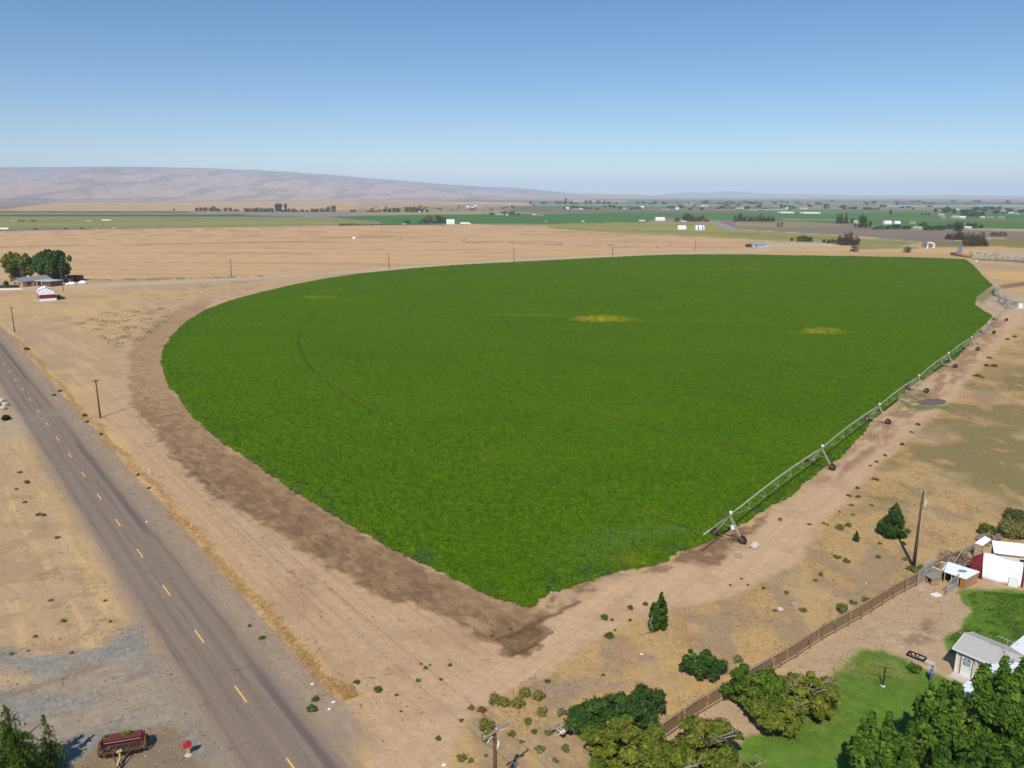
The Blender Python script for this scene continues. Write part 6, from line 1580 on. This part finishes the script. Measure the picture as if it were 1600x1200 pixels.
grove('big dark olive tree at the end of the tan bank', 'big olive trees at the tan bank', [(1311, 13, 13, 381.5), (1319, 19, 17), (1328, 20, 18), (1336, 15, 12)], 383, 'b')
grove('tall brown green tree at the end of the right green strip', 'tall trees at the right green strip', [(1308, 15, 7, 348.5), (1314, 17, 9), (1321, 17, 8, 348.8)], 349, 'b')
grove('dark tree of the right hand farm beside the sage ground', 'trees of the right hand farm', [(1331, 9, 6, 348.5), (1336, 6, 4, 355), (1345, 22, 9, 355), (1351, 20, 8, 355), (1344, 8, 6, 355.5), (1359, 12, 5, 355), (1353, 7, 5, 356)], 355, 'd')
grove('low dark bush in the hedge below the white haystacks', 'hedge below the white haystacks', [(1365, 4), (1371, 5), (1378, 6, 8, 0, 'o'), (1386, 4), (1390, 8, 9), (1397, 8, 9), (1404, 8, 8), (1410, 7, 7), (1416, 6), (1423, 5), (1437, 7, 7, 353.5), (1444, 7, 7, 353.5), (1443, 6, 6, 359.5), (1449, 8, 8, 360), (1456, 8, 8, 360), (1464, 8, 8, 359.5), (1470, 8, 8, 359.5), (1476, 7, 7, 359), (1482, 9, 7, 358), (1488, 8, 7, 358)], 358, 'd', 5, 7)
grove('tall dark tree at the right farm with the white shed', 'trees by the white shed at right', [(1497, 17, 13, 361.5), (1493, 11, 8, 361), (1514, 9, 9, 355), (1523, 8.5, 8, 357), (1533, 6.5, 7, 357)], 358, 'd')
grove('large dark brown tree in the clump left of the grey blue pond', 'large clump by the pond', [(1480, 10, 10, 374), (1488, 11, 11, 374), (1496, 18, 13, 375), (1504, 9, 10, 374.5), (1513, 11, 11, 374), (1520, 11, 9, 374), (1532, 15, 11, 377)], 374, 'b')
grove('biggest dark bush in the thicket above the rubble bank', 'thicket above the rubble bank', [(1509, 13, 11), (1517, 17, 14), (1526, 17, 14), (1535, 14, 13), (1541, 11, 9)], 384, 'b')
grove('brown poplar standing alone on the right green field', 'lone poplars on the right green field', [(1391, 9.5, 5, 334.5, 'b'), (1461, 6.5, 5, 332, 'p')], 334, 'p')
random.seed(33)
grove('small dark tree of the town belt under the far right hills', 'town belt trees', [(x + random.uniform(-2, 2), random.uniform(3.5, 9), random.uniform(5, 9), random.uniform(336.5, 338.5)) for x in range(1503, 1538, 5)] +
      [(random.uniform(1470, 1640), random.uniform(3, 6.5), random.uniform(5, 10), random.uniform(327, 334)) for k in range(46)], 331, 'd')
grove('small hazy tree scattered over the far plain at the right', 'hazy trees of the far plain', [(1320, 3, 8, 327), (1330, 4, 8, 327), (1336, 4.5, 6, 327), (1352, 4, 8, 327.5), (1358, 4, 8, 327.5), (1366, 3, 6, 327.5), (1376, 4.5, 5, 324), (1382, 4.5, 7, 324), (1096, 5.5, 6, 328.5), (1125, 4.5, 4, 326), (1131, 5, 5, 326), (1143, 3, 6, 326.5), (1150, 4, 8, 326), (1168, 5, 8, 326.5), (1221, 6, 6, 324.5), (1227, 5, 6, 324.5),
      (1240, 4.5, 6, 326), (1289, 6.5, 5, 326), (1294, 5, 4, 326), (1441, 4, 5, 336), (1447, 4, 4, 336), (1452, 4, 4, 336)] +
      [(random.uniform(1000, 1470), random.uniform(2, 4), random.uniform(4, 9), random.uniform(317.5, 328)) for k in range(50)] + [(random.uniform(840, 1600), random.uniform(1.8, 3.2), random.uniform(5, 12), random.uniform(315, 319)) for k in range(44)], 326, 'd')
grove('low dark bush on the scrub plain below the hills', 'bushes below the hills', [(random.uniform(560, 840), random.uniform(1.5, 3), random.uniform(4, 8), random.uniform(321, 330)) for k in range(24)], 326, 's')

# ------------------------------------------------------------------ the tan farmhouse at the left
def left_farm():
    A = (-242.3, 387.0); an = 1.18
    o = thing('farm_house', 'tan brick farmhouse with a low grey roof and an open carport', 'house', A, an)
    w, rf = gable_shell(o, 0, 15.5, 0, 8.4, 2.9, 4.4, .5, M_TAN, M_GREYROOF)
    # gable end faces left and the camera: turn the shell so its end shows
    for x in (3.2, 7.6):
        q = MB(); q.box(x, -.04, 1.6, 1.6, .08, 1.1); q.build('window', M_GLASS, o)
    q = MB(); q.box(-.04, 2.6, 1.7, .06, 1.0, .9); q.build('window', M_GLASS, o); q = MB(); q.box(-.04, 5.6, 1.7, .06, 1.0, .9); q.build('window', M_GLASS, o)
    q = MB(); q.box(5.4, -.04, 1.05, .95, .08, 2.05); q.build('door', M_WHITE, o)
    q = MB(); q.box(7.5, 5.6, 4.3, 1.1, 1.1, 1.2); q.build('roof_cooler', M_WHITE, rf)
    c = MB(); c.box(9.6, -5.6, 2.75, 8.0, 11.6, .22); c.build('carport_roof', mat_plain('pale_carport_roof', (196, 196, 194), .7, .06), o)
    b = MB(); b.box(9.6, -8.6, 1.3, 6.8, 5.0, 2.6); b.build('brick_store', M_BRICK, o)
    for x in (-2.2, -5.6): q = MB(); q.box(5.9, x, 1.3, .5, .7, 2.6); q.build('brick_pier', M_TAN, o)
    q = MB(); q.box(13.2, -3.0, 1.3, .1, 5.6, 2.6); q.build('carport_back', M_BRICK, o)
    t = thing('hedge', 'clipped dark hedge before the tan farmhouse', 'hedge', G(11, 449.5), .17); C, R = [(x, 0, .6) for x in np.arange(-5, 5, .7)], [.75] * 15
    crown('foliage', t, C, R[:len(C)], 4000, .16, DK, squash=.8)
    bush('round_bush', 'round dark bush at the gable end of the tan farmhouse', 'bush', 10, 446.5, 1.6, 2.6, 2600, .2, DK)
    o = thing('garden_wall', 'low white wall along the lane before the tan farmhouse', 'wall', G(-8, 453), .14); MB().box(5.5, 0, .3, 13.5, .25, .6).build('wall', M_WHITE, o); MB().box(5.5, 0, .63, 13.7, .35, .08).build('coping', M_CONCRETE, o)
    random.seed(9)
    big = big_tree('huge dark green tree behind the carport of the tan farmhouse', G(86, 441), 16.0, 9.6, 7.5, 26000, .42, 44, 2.3, 1.6, [(78, 108, 56), (66, 94, 48), (94, 122, 64)])
    big = big_tree('olive yellow tree behind the roof of the tan farmhouse', G(31, 440), 14.5, 8.4, 6.5, 20000, .42, 36, 2.2, 1.5, [(128, 138, 62), (106, 120, 52), (146, 148, 72)])
    for (px, py, l, lab) in ((118, 438.5, 7.0, 'dark low shed behind the white junk right of the big tree'), (106, 441, 5.0, 'small dark open shed under the big tree')):
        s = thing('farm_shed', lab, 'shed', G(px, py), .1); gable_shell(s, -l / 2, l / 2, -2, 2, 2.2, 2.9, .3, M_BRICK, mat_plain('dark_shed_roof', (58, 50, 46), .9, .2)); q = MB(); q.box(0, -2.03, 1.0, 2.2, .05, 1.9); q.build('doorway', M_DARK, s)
    for (px, py, r, lab) in ((129, 443.5, 2.2, 'white tarp heap right of the dark sheds'), (112, 445, 2.0, 'white sheet heap in front of the dark sheds'), (104, 445.5, 1.4, 'small white heap beside the thin pole')):
        m = MB(); m.ball((0, 0, r * .3), r, r * .7, r * .45, 14, 8, .12, random.Random(px)); s = m.build('tarp_heap', M_TARP, None, False); s.location = (*G(px, py), 0); tag(s, lab, 'tarp')
    # haystack under white tarp with a red band
    s = thing('tarped_haystack', 'haystack under a white tarp with a red end on the dry lot', 'haystack', G(75.5, 470), .62)
    n = 7; L = 9.5; prof = [(-3.2, 0), (-3.3, 2.6), (-2.4, 4.2), (0, 5.2), (2.4, 4.2), (3.3, 2.6), (3.2, 0)]
    m = MB(); V = []; ny = 10
    for i in range(ny + 1):
        k = 1 + .04 * math.sin(i * 2.1)
        for x, z in prof: V.append((x, L * i / ny, z * k * (1.06 if i > 4 else 1)))
    m.add(V, [(i * n + j, i * n + j + 1, (i + 1) * n + j + 1, (i + 1) * n + j) for i in range(ny) for j in range(n - 1)] + [tuple(range(ny * n, ny * n + n))]); m.build('tarp', M_TARP, s)
    m = MB(); m.prism([(-3.2, -.05), (3.2, -.05), (3.2, .4), (-3.2, .4)], .9, 2.9); m.build('red_end', M_REDTARP, s)
    m = MB(); m.box(0, -.08, .5, 6.5, .2, 1.0); m.build('white_skirt', M_TARP, s)
    m = MB(); m.add([(-3.25, -.12, 2.7), (3.25, -.12, 2.7), (2.4, -.03, 4.2), (0, -.03, 5.2), (-2.4, -.03, 4.2)], [(0, 1, 2, 3, 4)]); m.build('white_gable', M_TARP, s)
    for y in (3.0, 5.6): m = MB(); m.path([(x * 1.03, y, z * 1.03 + .03) for x, z in prof], .14, 5); m.build('red_strap', M_REDTARP, s)
left_farm()

# ------------------------------------------------------------------ vehicles
def car(label, px, py, rz, paint_, kind='car', scale=1.0, group=None, name='parked_car'):
    o = thing(name, label, 'car' if kind == 'car' else 'pickup', G(px, py), rz, group)
    m = MB(); m.ext([(-2.2, .35), (2.2, .35), (2.25, .75), (1.2, .95), (-2.1, 1.0), (-2.25, .7)], 'x', 'y', -.88, .88); m.build('body', paint_, o)
    cab = [(-1.7, .98), (.95, .98), (.35, 1.5), (-1.3, 1.5)] if kind == 'car' else [(-.4, .98), (1.0, .98), (.5, 1.62), (-.3, 1.62)]
    m = MB(); m.ext(cab, 'x', 'y', -.78, .78); c = m.build('cabin', paint_, o)
    q = [(a * .92 + (-.03), 1.02 + (z - .98) * .84) for a, z in cab]
    m = MB(); m.ext(q, 'x', 'y', -.80, .80); m.build('window', M_GLASS, c)
    for x in (-1.35, 1.4):
        for y in (-.82, .82): m = MB(); m.tube((x, y - .11, .33), (x, y + .11, .33), .33, n=14); m.build('wheel', M_RUBBER, o)
    for y in (-.6, .6): m = MB(); m.box(2.23, y, .68, .06, .3, .14); m.build('headlight', M_WHITE, o)
    o.scale = (scale,) * 3
    return o
car('dark pickup parked against the tarped haystack on the dry lot', 91.5, 467.5, .25, M_DARKPAINT, 'pickup', 1.15, name='pickup_truck')
for i, (px, py, p, lab) in enumerate(((56, 358.8, M_DARKPAINT, 'dark car on the far road nearest the white trailer at the left edge'), (103, 358.6, M_DARKPAINT, 'dark car on the far road just left of the red one'), (128, 357.8, M_REDCAR, 'red car on the far road'),
                                      (150, 357.3, M_SILVER, 'pale car on the far road just right of the red one'), (178, 357, M_WHITE, 'white car furthest right on the far road'), (582, 352, M_DARKPAINT, 'dark car at the edge of the stubble field'), (596, 352, M_DARKPAINT, 'second dark car at the stubble edge nearer the brownish tree'),
                                      (1198, 386, M_WHITE, 'white pickup before the blue roofed farm'))):
    car(lab, px, py, random.uniform(-.2, .2), p, 'pickup' if i in (4, 7) else 'car', 1.25)
def trailer(label, px, py, L, h, rz, cab=False, name='trailer'):
    o = thing(name, label, 'truck' if cab else 'trailer', G(px, py), rz)
    MB().box(0, 0, 1.1 + h / 2, L, 2.6, h, bev=.12).build('body', M_WHITE, o)
    m = MB(); m.box(0, 0, 1.0, L * .96, 1.0, .2); m.build('chassis', M_DARK, o)
    for x in (-L * .38, -L * .28, L * .3):
        for y in (-1.05, 1.05): MB().tube((x, y - .14, .52), (x, y + .14, .52), .52, n=12).build('wheel', M_RUBBER, o)
    if cab:
        m = MB(); m.ext([(L / 2 + .4, .6), (L / 2 + 3.4, .6), (L / 2 + 3.4, 1.8), (L / 2 + 2.3, 2.0), (L / 2 + 1.9, 3.2), (L / 2 + .4, 3.3)], 'x', 'y', -1.15, 1.15); c = m.build('cab', M_WHITE, o)
        m = MB(); m.box(L / 2 + 2.1, 0, 2.5, .5, 2.0, .7, 0, 0, .3); m.build('windscreen', M_GLASS, c)
        for y in (-1.0, 1.0): MB().tube((L / 2 + 2.6, y - .14, .52), (L / 2 + 2.6, y + .14, .52), .52, n=12).build('wheel', M_RUBBER, o)
    return o
trailer('white semi truck and trailer by the stubble field behind the covered stack', 726, 351.2, 13, 2.8, .05, True, 'semi_truck')
trailer('white trailer at the left edge on the far road', 6, 360, 14, 2.6, .03)
trailer('white trailer on the pasture edge left of the long white stack', 1003, 347, 11, 2.4, .25)
trailer('white trailer under the dark farm trees', 1068, 347.6, 9, 1.6, .0)

# ------------------------------------------------------------------ far buildings and haystacks
def fbuild(label, px, py, wpx, hpx, rz=0.0, wall=None, roof=None, depth=.6, name='farm_building', cat='building', group=None, pitch=.35):
    k = MPP(py); L = wpx * k; W = max(4, L * depth); h = hpx * k
    o = thing(name, label, cat, G(px, py), rz, group); W = min(W, 16)
    wall = wall or random.choice((M_WHITE, M_CREAM, M_BEIGE, M_SILVER)); roof = roof or random.choice((M_WHITEROOF, M_CONCRETE, M_SILVER, M_GREYROOF, M_WHITEROOF))
    gable_shell(o, -L / 2, L / 2, 0, W, h * (1 - pitch), h, .3, wall, roof)
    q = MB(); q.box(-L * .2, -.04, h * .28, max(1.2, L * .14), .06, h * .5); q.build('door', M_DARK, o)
    for x in (.05, .3): q = MB(); q.box(L * x, -.04, h * .36, max(.9, L * .09), .06, h * .2); q.build('window', M_GLASS, o)
    return o
def fstack(label, px, py, wpx, hpx, rz=0.0, humps=1, stripe=None, group=None):
    k = MPP(py); L = wpx * k; h = hpx * k; W = 7
    o = thing('covered_stack', label, 'haystack', G(px, py), rz, group)
    for i in range(humps):
        x0 = -L / 2 + L * i / humps; x1 = x0 + L / humps * (.94 if humps > 1 else 1)
        m = MB(); m.ext([(0, 0), (0, h * .55), (W * .15, h * .85), (W * .5, h), (W * .85, h * .85), (W, h * .55), (W, 0)], 'y', 'x', x0, x1); t = m.build('tarp', M_TARP, o)
        if stripe:
            m = MB(); m.ext([(-.06, 0), (-.06, h * .56), (W * .15, h * .87), (W * .5, h * 1.02), (W * .5, h * .98), (.02, h * .5), (.02, 0)], 'y', 'x', x0 + (x1 - x0) * .5, x0 + (x1 - x0) * .72); m.build('stripe', stripe, t)
    m = MB(); m.box(0, W / 2, h * .2, L * .98, W * .96, h * .4); m.build('bales', M_HAY, o)
    return o
fstack('large white covered stack by the two dark trees at the stubble edge', 704, 350.5, 12.5, 7.5, .15)
fstack('long white covered stack at the end of the bright green field', 1032, 345, 15, 5.5, .1, 2)
fstack('white haystack pair on the pasture, the left of the two', 1066, 358.5, 13, 6, .0, 2)
fstack('white haystack with a blue stripe on the pasture', 1094, 359.5, 14, 7.5, .0, 2, M_BLUETARP)
fstack('white haystack group before the right hand farm hedge', 1388, 350.5, 12, 5.5, .1, 2)
fstack('white haystack next after the group before the hedge', 1403, 350.5, 9, 5, .1, 2)
for a in ((632, 351.3, 5, 2, 'tiny white shed at the stubble edge by the bush'), (660, 331.5, 6, 3, 'white house below the end of the tree blocks'), (655.5, 332, 3, 2, 'small white shed left of the house below the tree blocks'), (731, 325.3, 4, 3, 'white barn left in the far group before the scrub'), (738, 325.4, 4, 2.5, 'white barn in the middle of the far group before the scrub'),
          (743, 323.4, 4, 2.6, 'small white barn standing behind the far group'), (750, 325.6, 8, 2.6, 'long white barn at the right of the far group'), (777, 336, 6, 2, 'pale shed at the left end of the farm row'), (784, 336.3, 6, 2.2, 'pale shed under the farm row trees'), (792, 336.5, 5, 2, 'third pale shed under the farm row'),
          (835, 336.4, 7, 1.6, 'low pale shed on the strip right of the farm row'), (845, 336.8, 8, 1.5, 'long low pale shed on the strip furthest right'), (887, 327, 5, 3, 'white house by the tree clump right of the middle'), (899, 328, 8, 2.2, 'long white barn below the tree clump right of the middle'), (908, 327.8, 6, 2, 'white barn end beside the long white barn'),
          (911, 347.2, 3.4, 2, 'tiny white pump house on the green field edge'), (948, 347.2, 3.4, 2, 'second white pump house on the green field edge further right'), (853, 347, 2.4, 1.2, 'tiny pale hut at the field edge by the stubble'), (976, 327.2, 5, 2.4, 'white house among the far farm trees'), (1003, 325.3, 6, 3, 'tall white barn right of the far farm trees'),
          (1040, 328, 11, 2.2, 'long white shed alone on the brown plain'), (1058, 327.5, 5, 3, 'pale house right of the long white shed'), (1081, 319.5, 5, 2, 'white house high on the far plain'), (1098, 323, 5, 2, 'white house just left of the pale barn pair'), (1104, 322.6, 4, 2.2, 'pale barn of the far pair'), (1073, 319.5, 4, 2, 'pale house next to the white house high on the plain'),
          (1153, 326.3, 6, 2.5, 'white house below the small hazy trees'), (1160, 327, 4, 2.4, 'pale shed right of the house below the hazy trees'), (1230, 326.5, 4, 2.2, 'white house by the hazy tree pair'), (1494, 341, 10, 4, 'white farm building at the right before the dark trees'), (1504, 341.3, 9, 3.4, 'low white farm building joined to the right farm'),
          (1535.5, 341, 7, 3, 'cream house between the dark trees and teal roof'), (1565.5, 341.2, 10, 2.8, 'white shed furthest right on the green plain'), (1513, 357.5, 10, 3.4, 'white shed between the tall dark tree and round bush'), (1427, 349.2, 7, 3.6, 'white house with a grey roof above the hedge'), (1337, 349.5, 6, 4.5, 'white house behind the tall dark tree of the right farm'),
          (1485, 328.6, 10, 3.2, 'big white packing shed in the town belt'), (1495, 328.4, 8, 2.4, 'white packing shed annexe in the town belt'), (1580, 334, 8, 2, 'white town house at the right edge'), (1590, 335, 6, 2, 'second white town house at the right edge'), (1570, 331, 8, 1.6, 'long pale town roof at the right')):
    fbuild(a[4][0].upper() * 0 + a[4], a[0], a[1], a[2], a[3], random.uniform(-.2, .2))
fbuild('pale grey barn in the trees left of the town', 1471.5, 337.5, 9, 3.2, .1, M_BEIGE, M_CONCRETE)
fbuild('tan sheds on the strip below the pale grey barn', 1475, 341, 9, 2, .1, M_TAN, M_BEIGE)
fbuild('beige house inside the right hand hedge', 1435, 359, 14, 4.5, .15, M_BEIGE, M_BEIGE)
fbuild('teal roofed shed at the right of the cream house', 1547.5, 340.7, 11, 2.8, .1, M_BEIGE, M_TEAL)
fbuild('blue roofed packing shed in the far town belt', 1256, 326.6, 10, 2.6, .0, M_WHITE, M_BLUEROOF)
fbuild('pale blue roofed barn in the hazy trees', 1227, 321.6, 9, 1.8, .0, M_WHITE, M_BLUEROOF)
fbuild('reddish brown house at the top of the grey road', 1105, 346.5, 6, 4.5, .3, M_REDTARP, M_BRICK)
fbuild('rusty shed beside the blue roofed farm', 1170.5, 386.3, 7, 5, .05, M_RUST, M_RUST)
fbuild('long low farm with a grey blue roof before the pond bank', 1186, 386.2, 22, 5.5, .05, M_SILVER, M_BLUEROOF, .4)
fbuild('little white shed before the grey blue farm', 1180, 388.2, 6, 2.4, .05)
for i, (x0, x1, y, lab) in enumerate(((1221, 1241, 333.2, 'row of white greenhouses, the shorter row on the green plain'), (1256, 1282, 333.8, 'row of white greenhouses, the longer row on the green plain'))):
    o = thing('greenhouse_row', lab, 'greenhouse', G((x0 + x1) / 2, y)); k = MPP(y); L = (x1 - x0) * k; n = 7 if i == 0 else 9
    for j in range(n):
        c = -L / 2 + L * (j + .5) / n; w = L / n * .46
        m = MB(); m.ext([(c - w, 0)] + [(c - w * math.cos(t), .5 + 2.6 * k * .7 * math.sin(t)) for t in np.linspace(0, math.pi, 9)] + [(c + w, 0)], 'x', 'y', 0, 30); m.build('hoop_house', M_TARP, o)
fbuild('very long pale roofed packing house across the far plain', 1200, 328.3, 60, 1.3, .02, M_BEIGE, M_CONCRETE, .3)
# white arch: stack of white cover bent over a frame
o = thing('white_frame_stack', 'white tarp draped over an open frame on the tan bank', 'tarp frame', G(1453, 388)); k = MPP(388)
m = MB(); h = 9.5 * k; m.path([(-4.5 * k, 0, 0), (-4 * k, 0, h * .95), (0, 0, h * .9), (5 * k, 0, h * .72), (6.4 * k, 0, h * .5), (5.2 * k, 0, 0)], .8, 6); m.build('frame', M_WHITE, o)
m = MB(); m.prism([(-4.6 * k, .6), (-1.6 * k, .6), (-1.2 * k, 4), (-4.4 * k, 4)], 0, h * .9); m.build('tarp', mat_plain('grey_blue_tarp', (150, 164, 190), .6, .1), o)
# pond, canal bank and rubble at the right
def pool(name, poly, z, rgb, rough):
    m = bpy.data.materials.new(name + '_water'); m.use_nodes = True; b = m.node_tree.nodes['Principled BSDF']; b.inputs['Base Color'].default_value = (*lin(rgb), 1); b.inputs['Roughness'].default_value = rough; b.inputs['Specular IOR Level'].default_value = .5 if rough < .9 else 0.0
    a = MB(); a.prism([G(*p) for p in poly], z - .04, z); return struct(a.build(name, m))
pool('pond', [(1491, 395), (1497, 391), (1497, 386.5), (1503, 385.5), (1504, 390), (1502.5, 395.5)], .12, (120, 132, 146), .6)
pool('puddle', [(1434, 628), (1448, 624), (1466, 623), (1479, 627), (1474, 632), (1455, 633), (1440, 633)], .10, (112, 104, 94), 1.0)
pool('canal', [(1552, 455), (1556, 454), (1563, 463), (1580, 470), (1585, 475), (1574, 476), (1560, 469)], .10, (130, 126, 116), 1.0)
o = thing('culvert_pipe', 'rust brown half buried pipe by the pond', 'pipe', G(1487, 398.5)); b = G(1516, 403); a = G(1487, 398.5); m = MB(); m.path([(0, 0, 1.0), (b[0] - a[0], b[1] - a[1], 1.0)], 1.2, 14); m.build('pipe', mat_plain('rust_brown_pipe', (166, 124, 84), .9, .15), o, True); m = MB(); m.ring((b[0] - a[0], b[1] - a[1], 1.0), (b[0] - a[0], b[1] - a[1], 0), 1.2, .14, 18, 6); m.build('rim', M_RUST, o)
random.seed(12)
for k in range(64):
    t = random.random(); px = 1514 + 110 * t; py = 394 + 14 * t + random.uniform(-3.5, 4.5)
    r = random.uniform(.45, 1.1)
    boulder('pale boulder in the rubble bank beside the far canal road', px, py, r, M_ROCK, random.uniform(.5, .9), 'boulder', 'rock', 'rubble bank boulders')
for k, (px, py) in enumerate(((1542, 408), (1548, 410), (1556, 411), (1538, 412), (1562, 409), (1551, 407))): boulder('grey stone heaped on the bare bank below the rubble', px, py, .6, M_CONCRETE, .6, 'boulder', 'rock', 'stones on the bare bank')
boulder('single white stone on the bare corner past the crop', 1525.5, 409.3, .9, M_WHITE, .8)
o = thing('pump_station', 'white pump cabinet and pipes on a concrete pad past the pivot centre', 'pump', G(1593, 481.5)); MB().box(0, 0, .12, 6, 4, .24).build('pad', M_CONCRETE, o); MB().box(0, 0, 1.1, 1.6, 1.2, 1.8, bev=.06).build('cabinet', M_WHITE, o)
m = MB(); m.path([(-2.4, -1, .2), (-2.4, -1, 1.2), (-1.2, -1, 1.3), (-.9, -.4, .8)], .16, 8); m.build('pipe', M_STEEL, o, True); MB().tube((2.2, 1, .2), (2.2, 1, 1.6), .3, n=10).build('motor', M_SILVER, o)
o = thing('concrete_pad', 'grey concrete weir at the end of the ditch by the pivot centre', 'weir', G(1579, 474)); MB().box(0, 0, .2, 8, 4, .4, .3).build('pad', M_CANAL, o); MB().box(-3, 1.4, .9, 1.2, .3, 1.4, .3).build('gate', M_STEEL, o)
o = thing('drain_pipe', 'grey drain pipe leading from the ditch toward the pivot centre', 'pipe', G(1553, 457)); a = G(1553, 457); b = G(1556, 463); m = MB(); m.path([(0, 0, .8), (b[0] - a[0], b[1] - a[1], .6)], .8, 12); m.build('pipe', M_CANAL, o, True)
# sprinklers and tanks in and beyond the stubble
o = thing('white_tank', 'round white tank out in the stubble field', 'tank', G(553.5, 374.8)); MB().path([(0, 0, 0), (0, 0, 2.6), (0, 0, 3.1)], [1.7, 1.7, .4], 18).build('tank', M_WHITE, o, True); MB().box(3.2, 0, .8, 2.6, 1.6, 1.6).build('pump_box', M_STEEL, o)
for px, py, lab in ((20, 346, 'pale junk car heap at the left end of the pasture'), (33, 346, 'rusty junk heap on the pasture second from the left edge'), (53, 346, 'junk heap on the pasture before the long white sheet')):
    o = thing('junk_heap', lab, 'junk heap', G(px, py)); rnd = random.Random(px); m = MB(); [m.box(rnd.uniform(-6, 6), rnd.uniform(-2, 2), 1, rnd.uniform(1, 4), 2, rnd.uniform(1, 2.4), rnd.uniform(0, 3)) for j in range(7)]; m.build('scrap', M_RUST if px > 30 else M_CONCRETE, o)
o = thing('white_sheeting', 'long white sheet covered bales on the left pasture', 'bales', G(167, 345.2)); m = MB(); m.box(0, 0, 1.2, 17, 4, 2.4, bev=.3); m.build('sheet', M_TARP, o); m = MB(); m.box(0, -2.02, .5, 16, .1, 1.0); m.build('bale_edge', M_HAY, o)
o = thing('white_sheeting', 'shorter pale covered bales left of the long white sheet', 'bales', G(140, 346.2)); m = MB(); m.box(0, 0, .9, 11, 3, 1.8, bev=.3); m.build('sheet', M_CONCRETE, o); m = MB(); m.box(0, -1.55, .4, 10, .1, .8); m.build('bale_edge', M_HAY, o)
for px, py, h, lab in ((161, 356.5, 10, 'thin dark pole on the far road behind the pale cars'), (248, 355, 8, 'thin dark pole on the far road right of the cars'), (330, 354.5, 6, 'thin dark pole on the pasture edge below the farm trees')):
    pole(lab, G(px, py), h * MPP(py), 1.6, .16, 0, None, 2)
# ------------------------------------------------------------------ air, light, camera
def haze():
    a = MB(); a.box(0, 5000, 310, 76000, 76000, 640)
    m = bpy.data.materials.new('air'); m.use_nodes = True; nt = m.node_tree
    nt.nodes.remove(nt.nodes['Principled BSDF'])
    v = nt.nodes.new('ShaderNodeVolumePrincipled'); v.inputs['Density'].default_value = 6.6e-5
    v.inputs['Color'].default_value = (.70, .84, 1.0, 1); v.inputs['Anisotropy'].default_value = -0.3
    nt.links.new(v.outputs['Volume'], nt.nodes['Material Output'].inputs['Volume'])
    o = a.build('haze', m); stuff(o); tag(o, 'pale blue haze of the air over the whole plain', 'haze')
haze()

SUN_EL = math.radians(49); SUN_TO = math.radians(15)      # shadows run 15 degrees right of the view
sun = bpy.data.lights.new('sun', 'SUN'); sun.energy = 4.0; sun.angle = math.radians(.53); sun.color = (1.0, .955, .88)
so = bpy.data.objects.new('sun', sun); COL.objects.link(so)
dirv = Vector((math.sin(SUN_TO) * math.cos(SUN_EL), math.cos(SUN_TO) * math.cos(SUN_EL), -math.sin(SUN_EL)))
so.rotation_euler = dirv.to_track_quat('-Z', 'Y').to_euler(); so.location = (0, -60, 120)
w = bpy.data.worlds.new('World'); scene.world = w; w.use_nodes = True
nt = w.node_tree; bg = nt.nodes['Background']
sky = nt.nodes.new('ShaderNodeTexSky'); sky.sky_type = 'NISHITA'; sky.sun_disc = False
sky.sun_elevation = SUN_EL; sky.sun_rotation = math.radians(180) + SUN_TO
sky.altitude = 900; sky.air_density = .88; sky.dust_density = 0.0; sky.ozone_density = 3.4
hs = nt.nodes.new('ShaderNodeHueSaturation'); hs.inputs['Saturation'].default_value = 1.2; nt.links.new(sky.outputs['Color'], hs.inputs['Color']); nt.links.new(hs.outputs['Color'], bg.inputs['Color']); bg.inputs['Strength'].default_value = .107

cam = bpy.data.cameras.new('camera'); cam.sensor_width = 36; cam.lens = 36 * F / 1600
cam.clip_start = .5; cam.clip_end = 200000
co = bpy.data.objects.new('camera', cam); COL.objects.link(co)
co.location = (0, 0, H); co.rotation_euler = (math.radians(90) - PITCH, 0, 0)
scene.camera = co
scene.view_settings.view_transform = 'Standard'; scene.view_settings.look = 'None'
scene.view_settings.exposure = 0; scene.view_settings.gamma = 1
scene.cycles.max_bounces = 6; scene.cycles.volume_bounces = 2
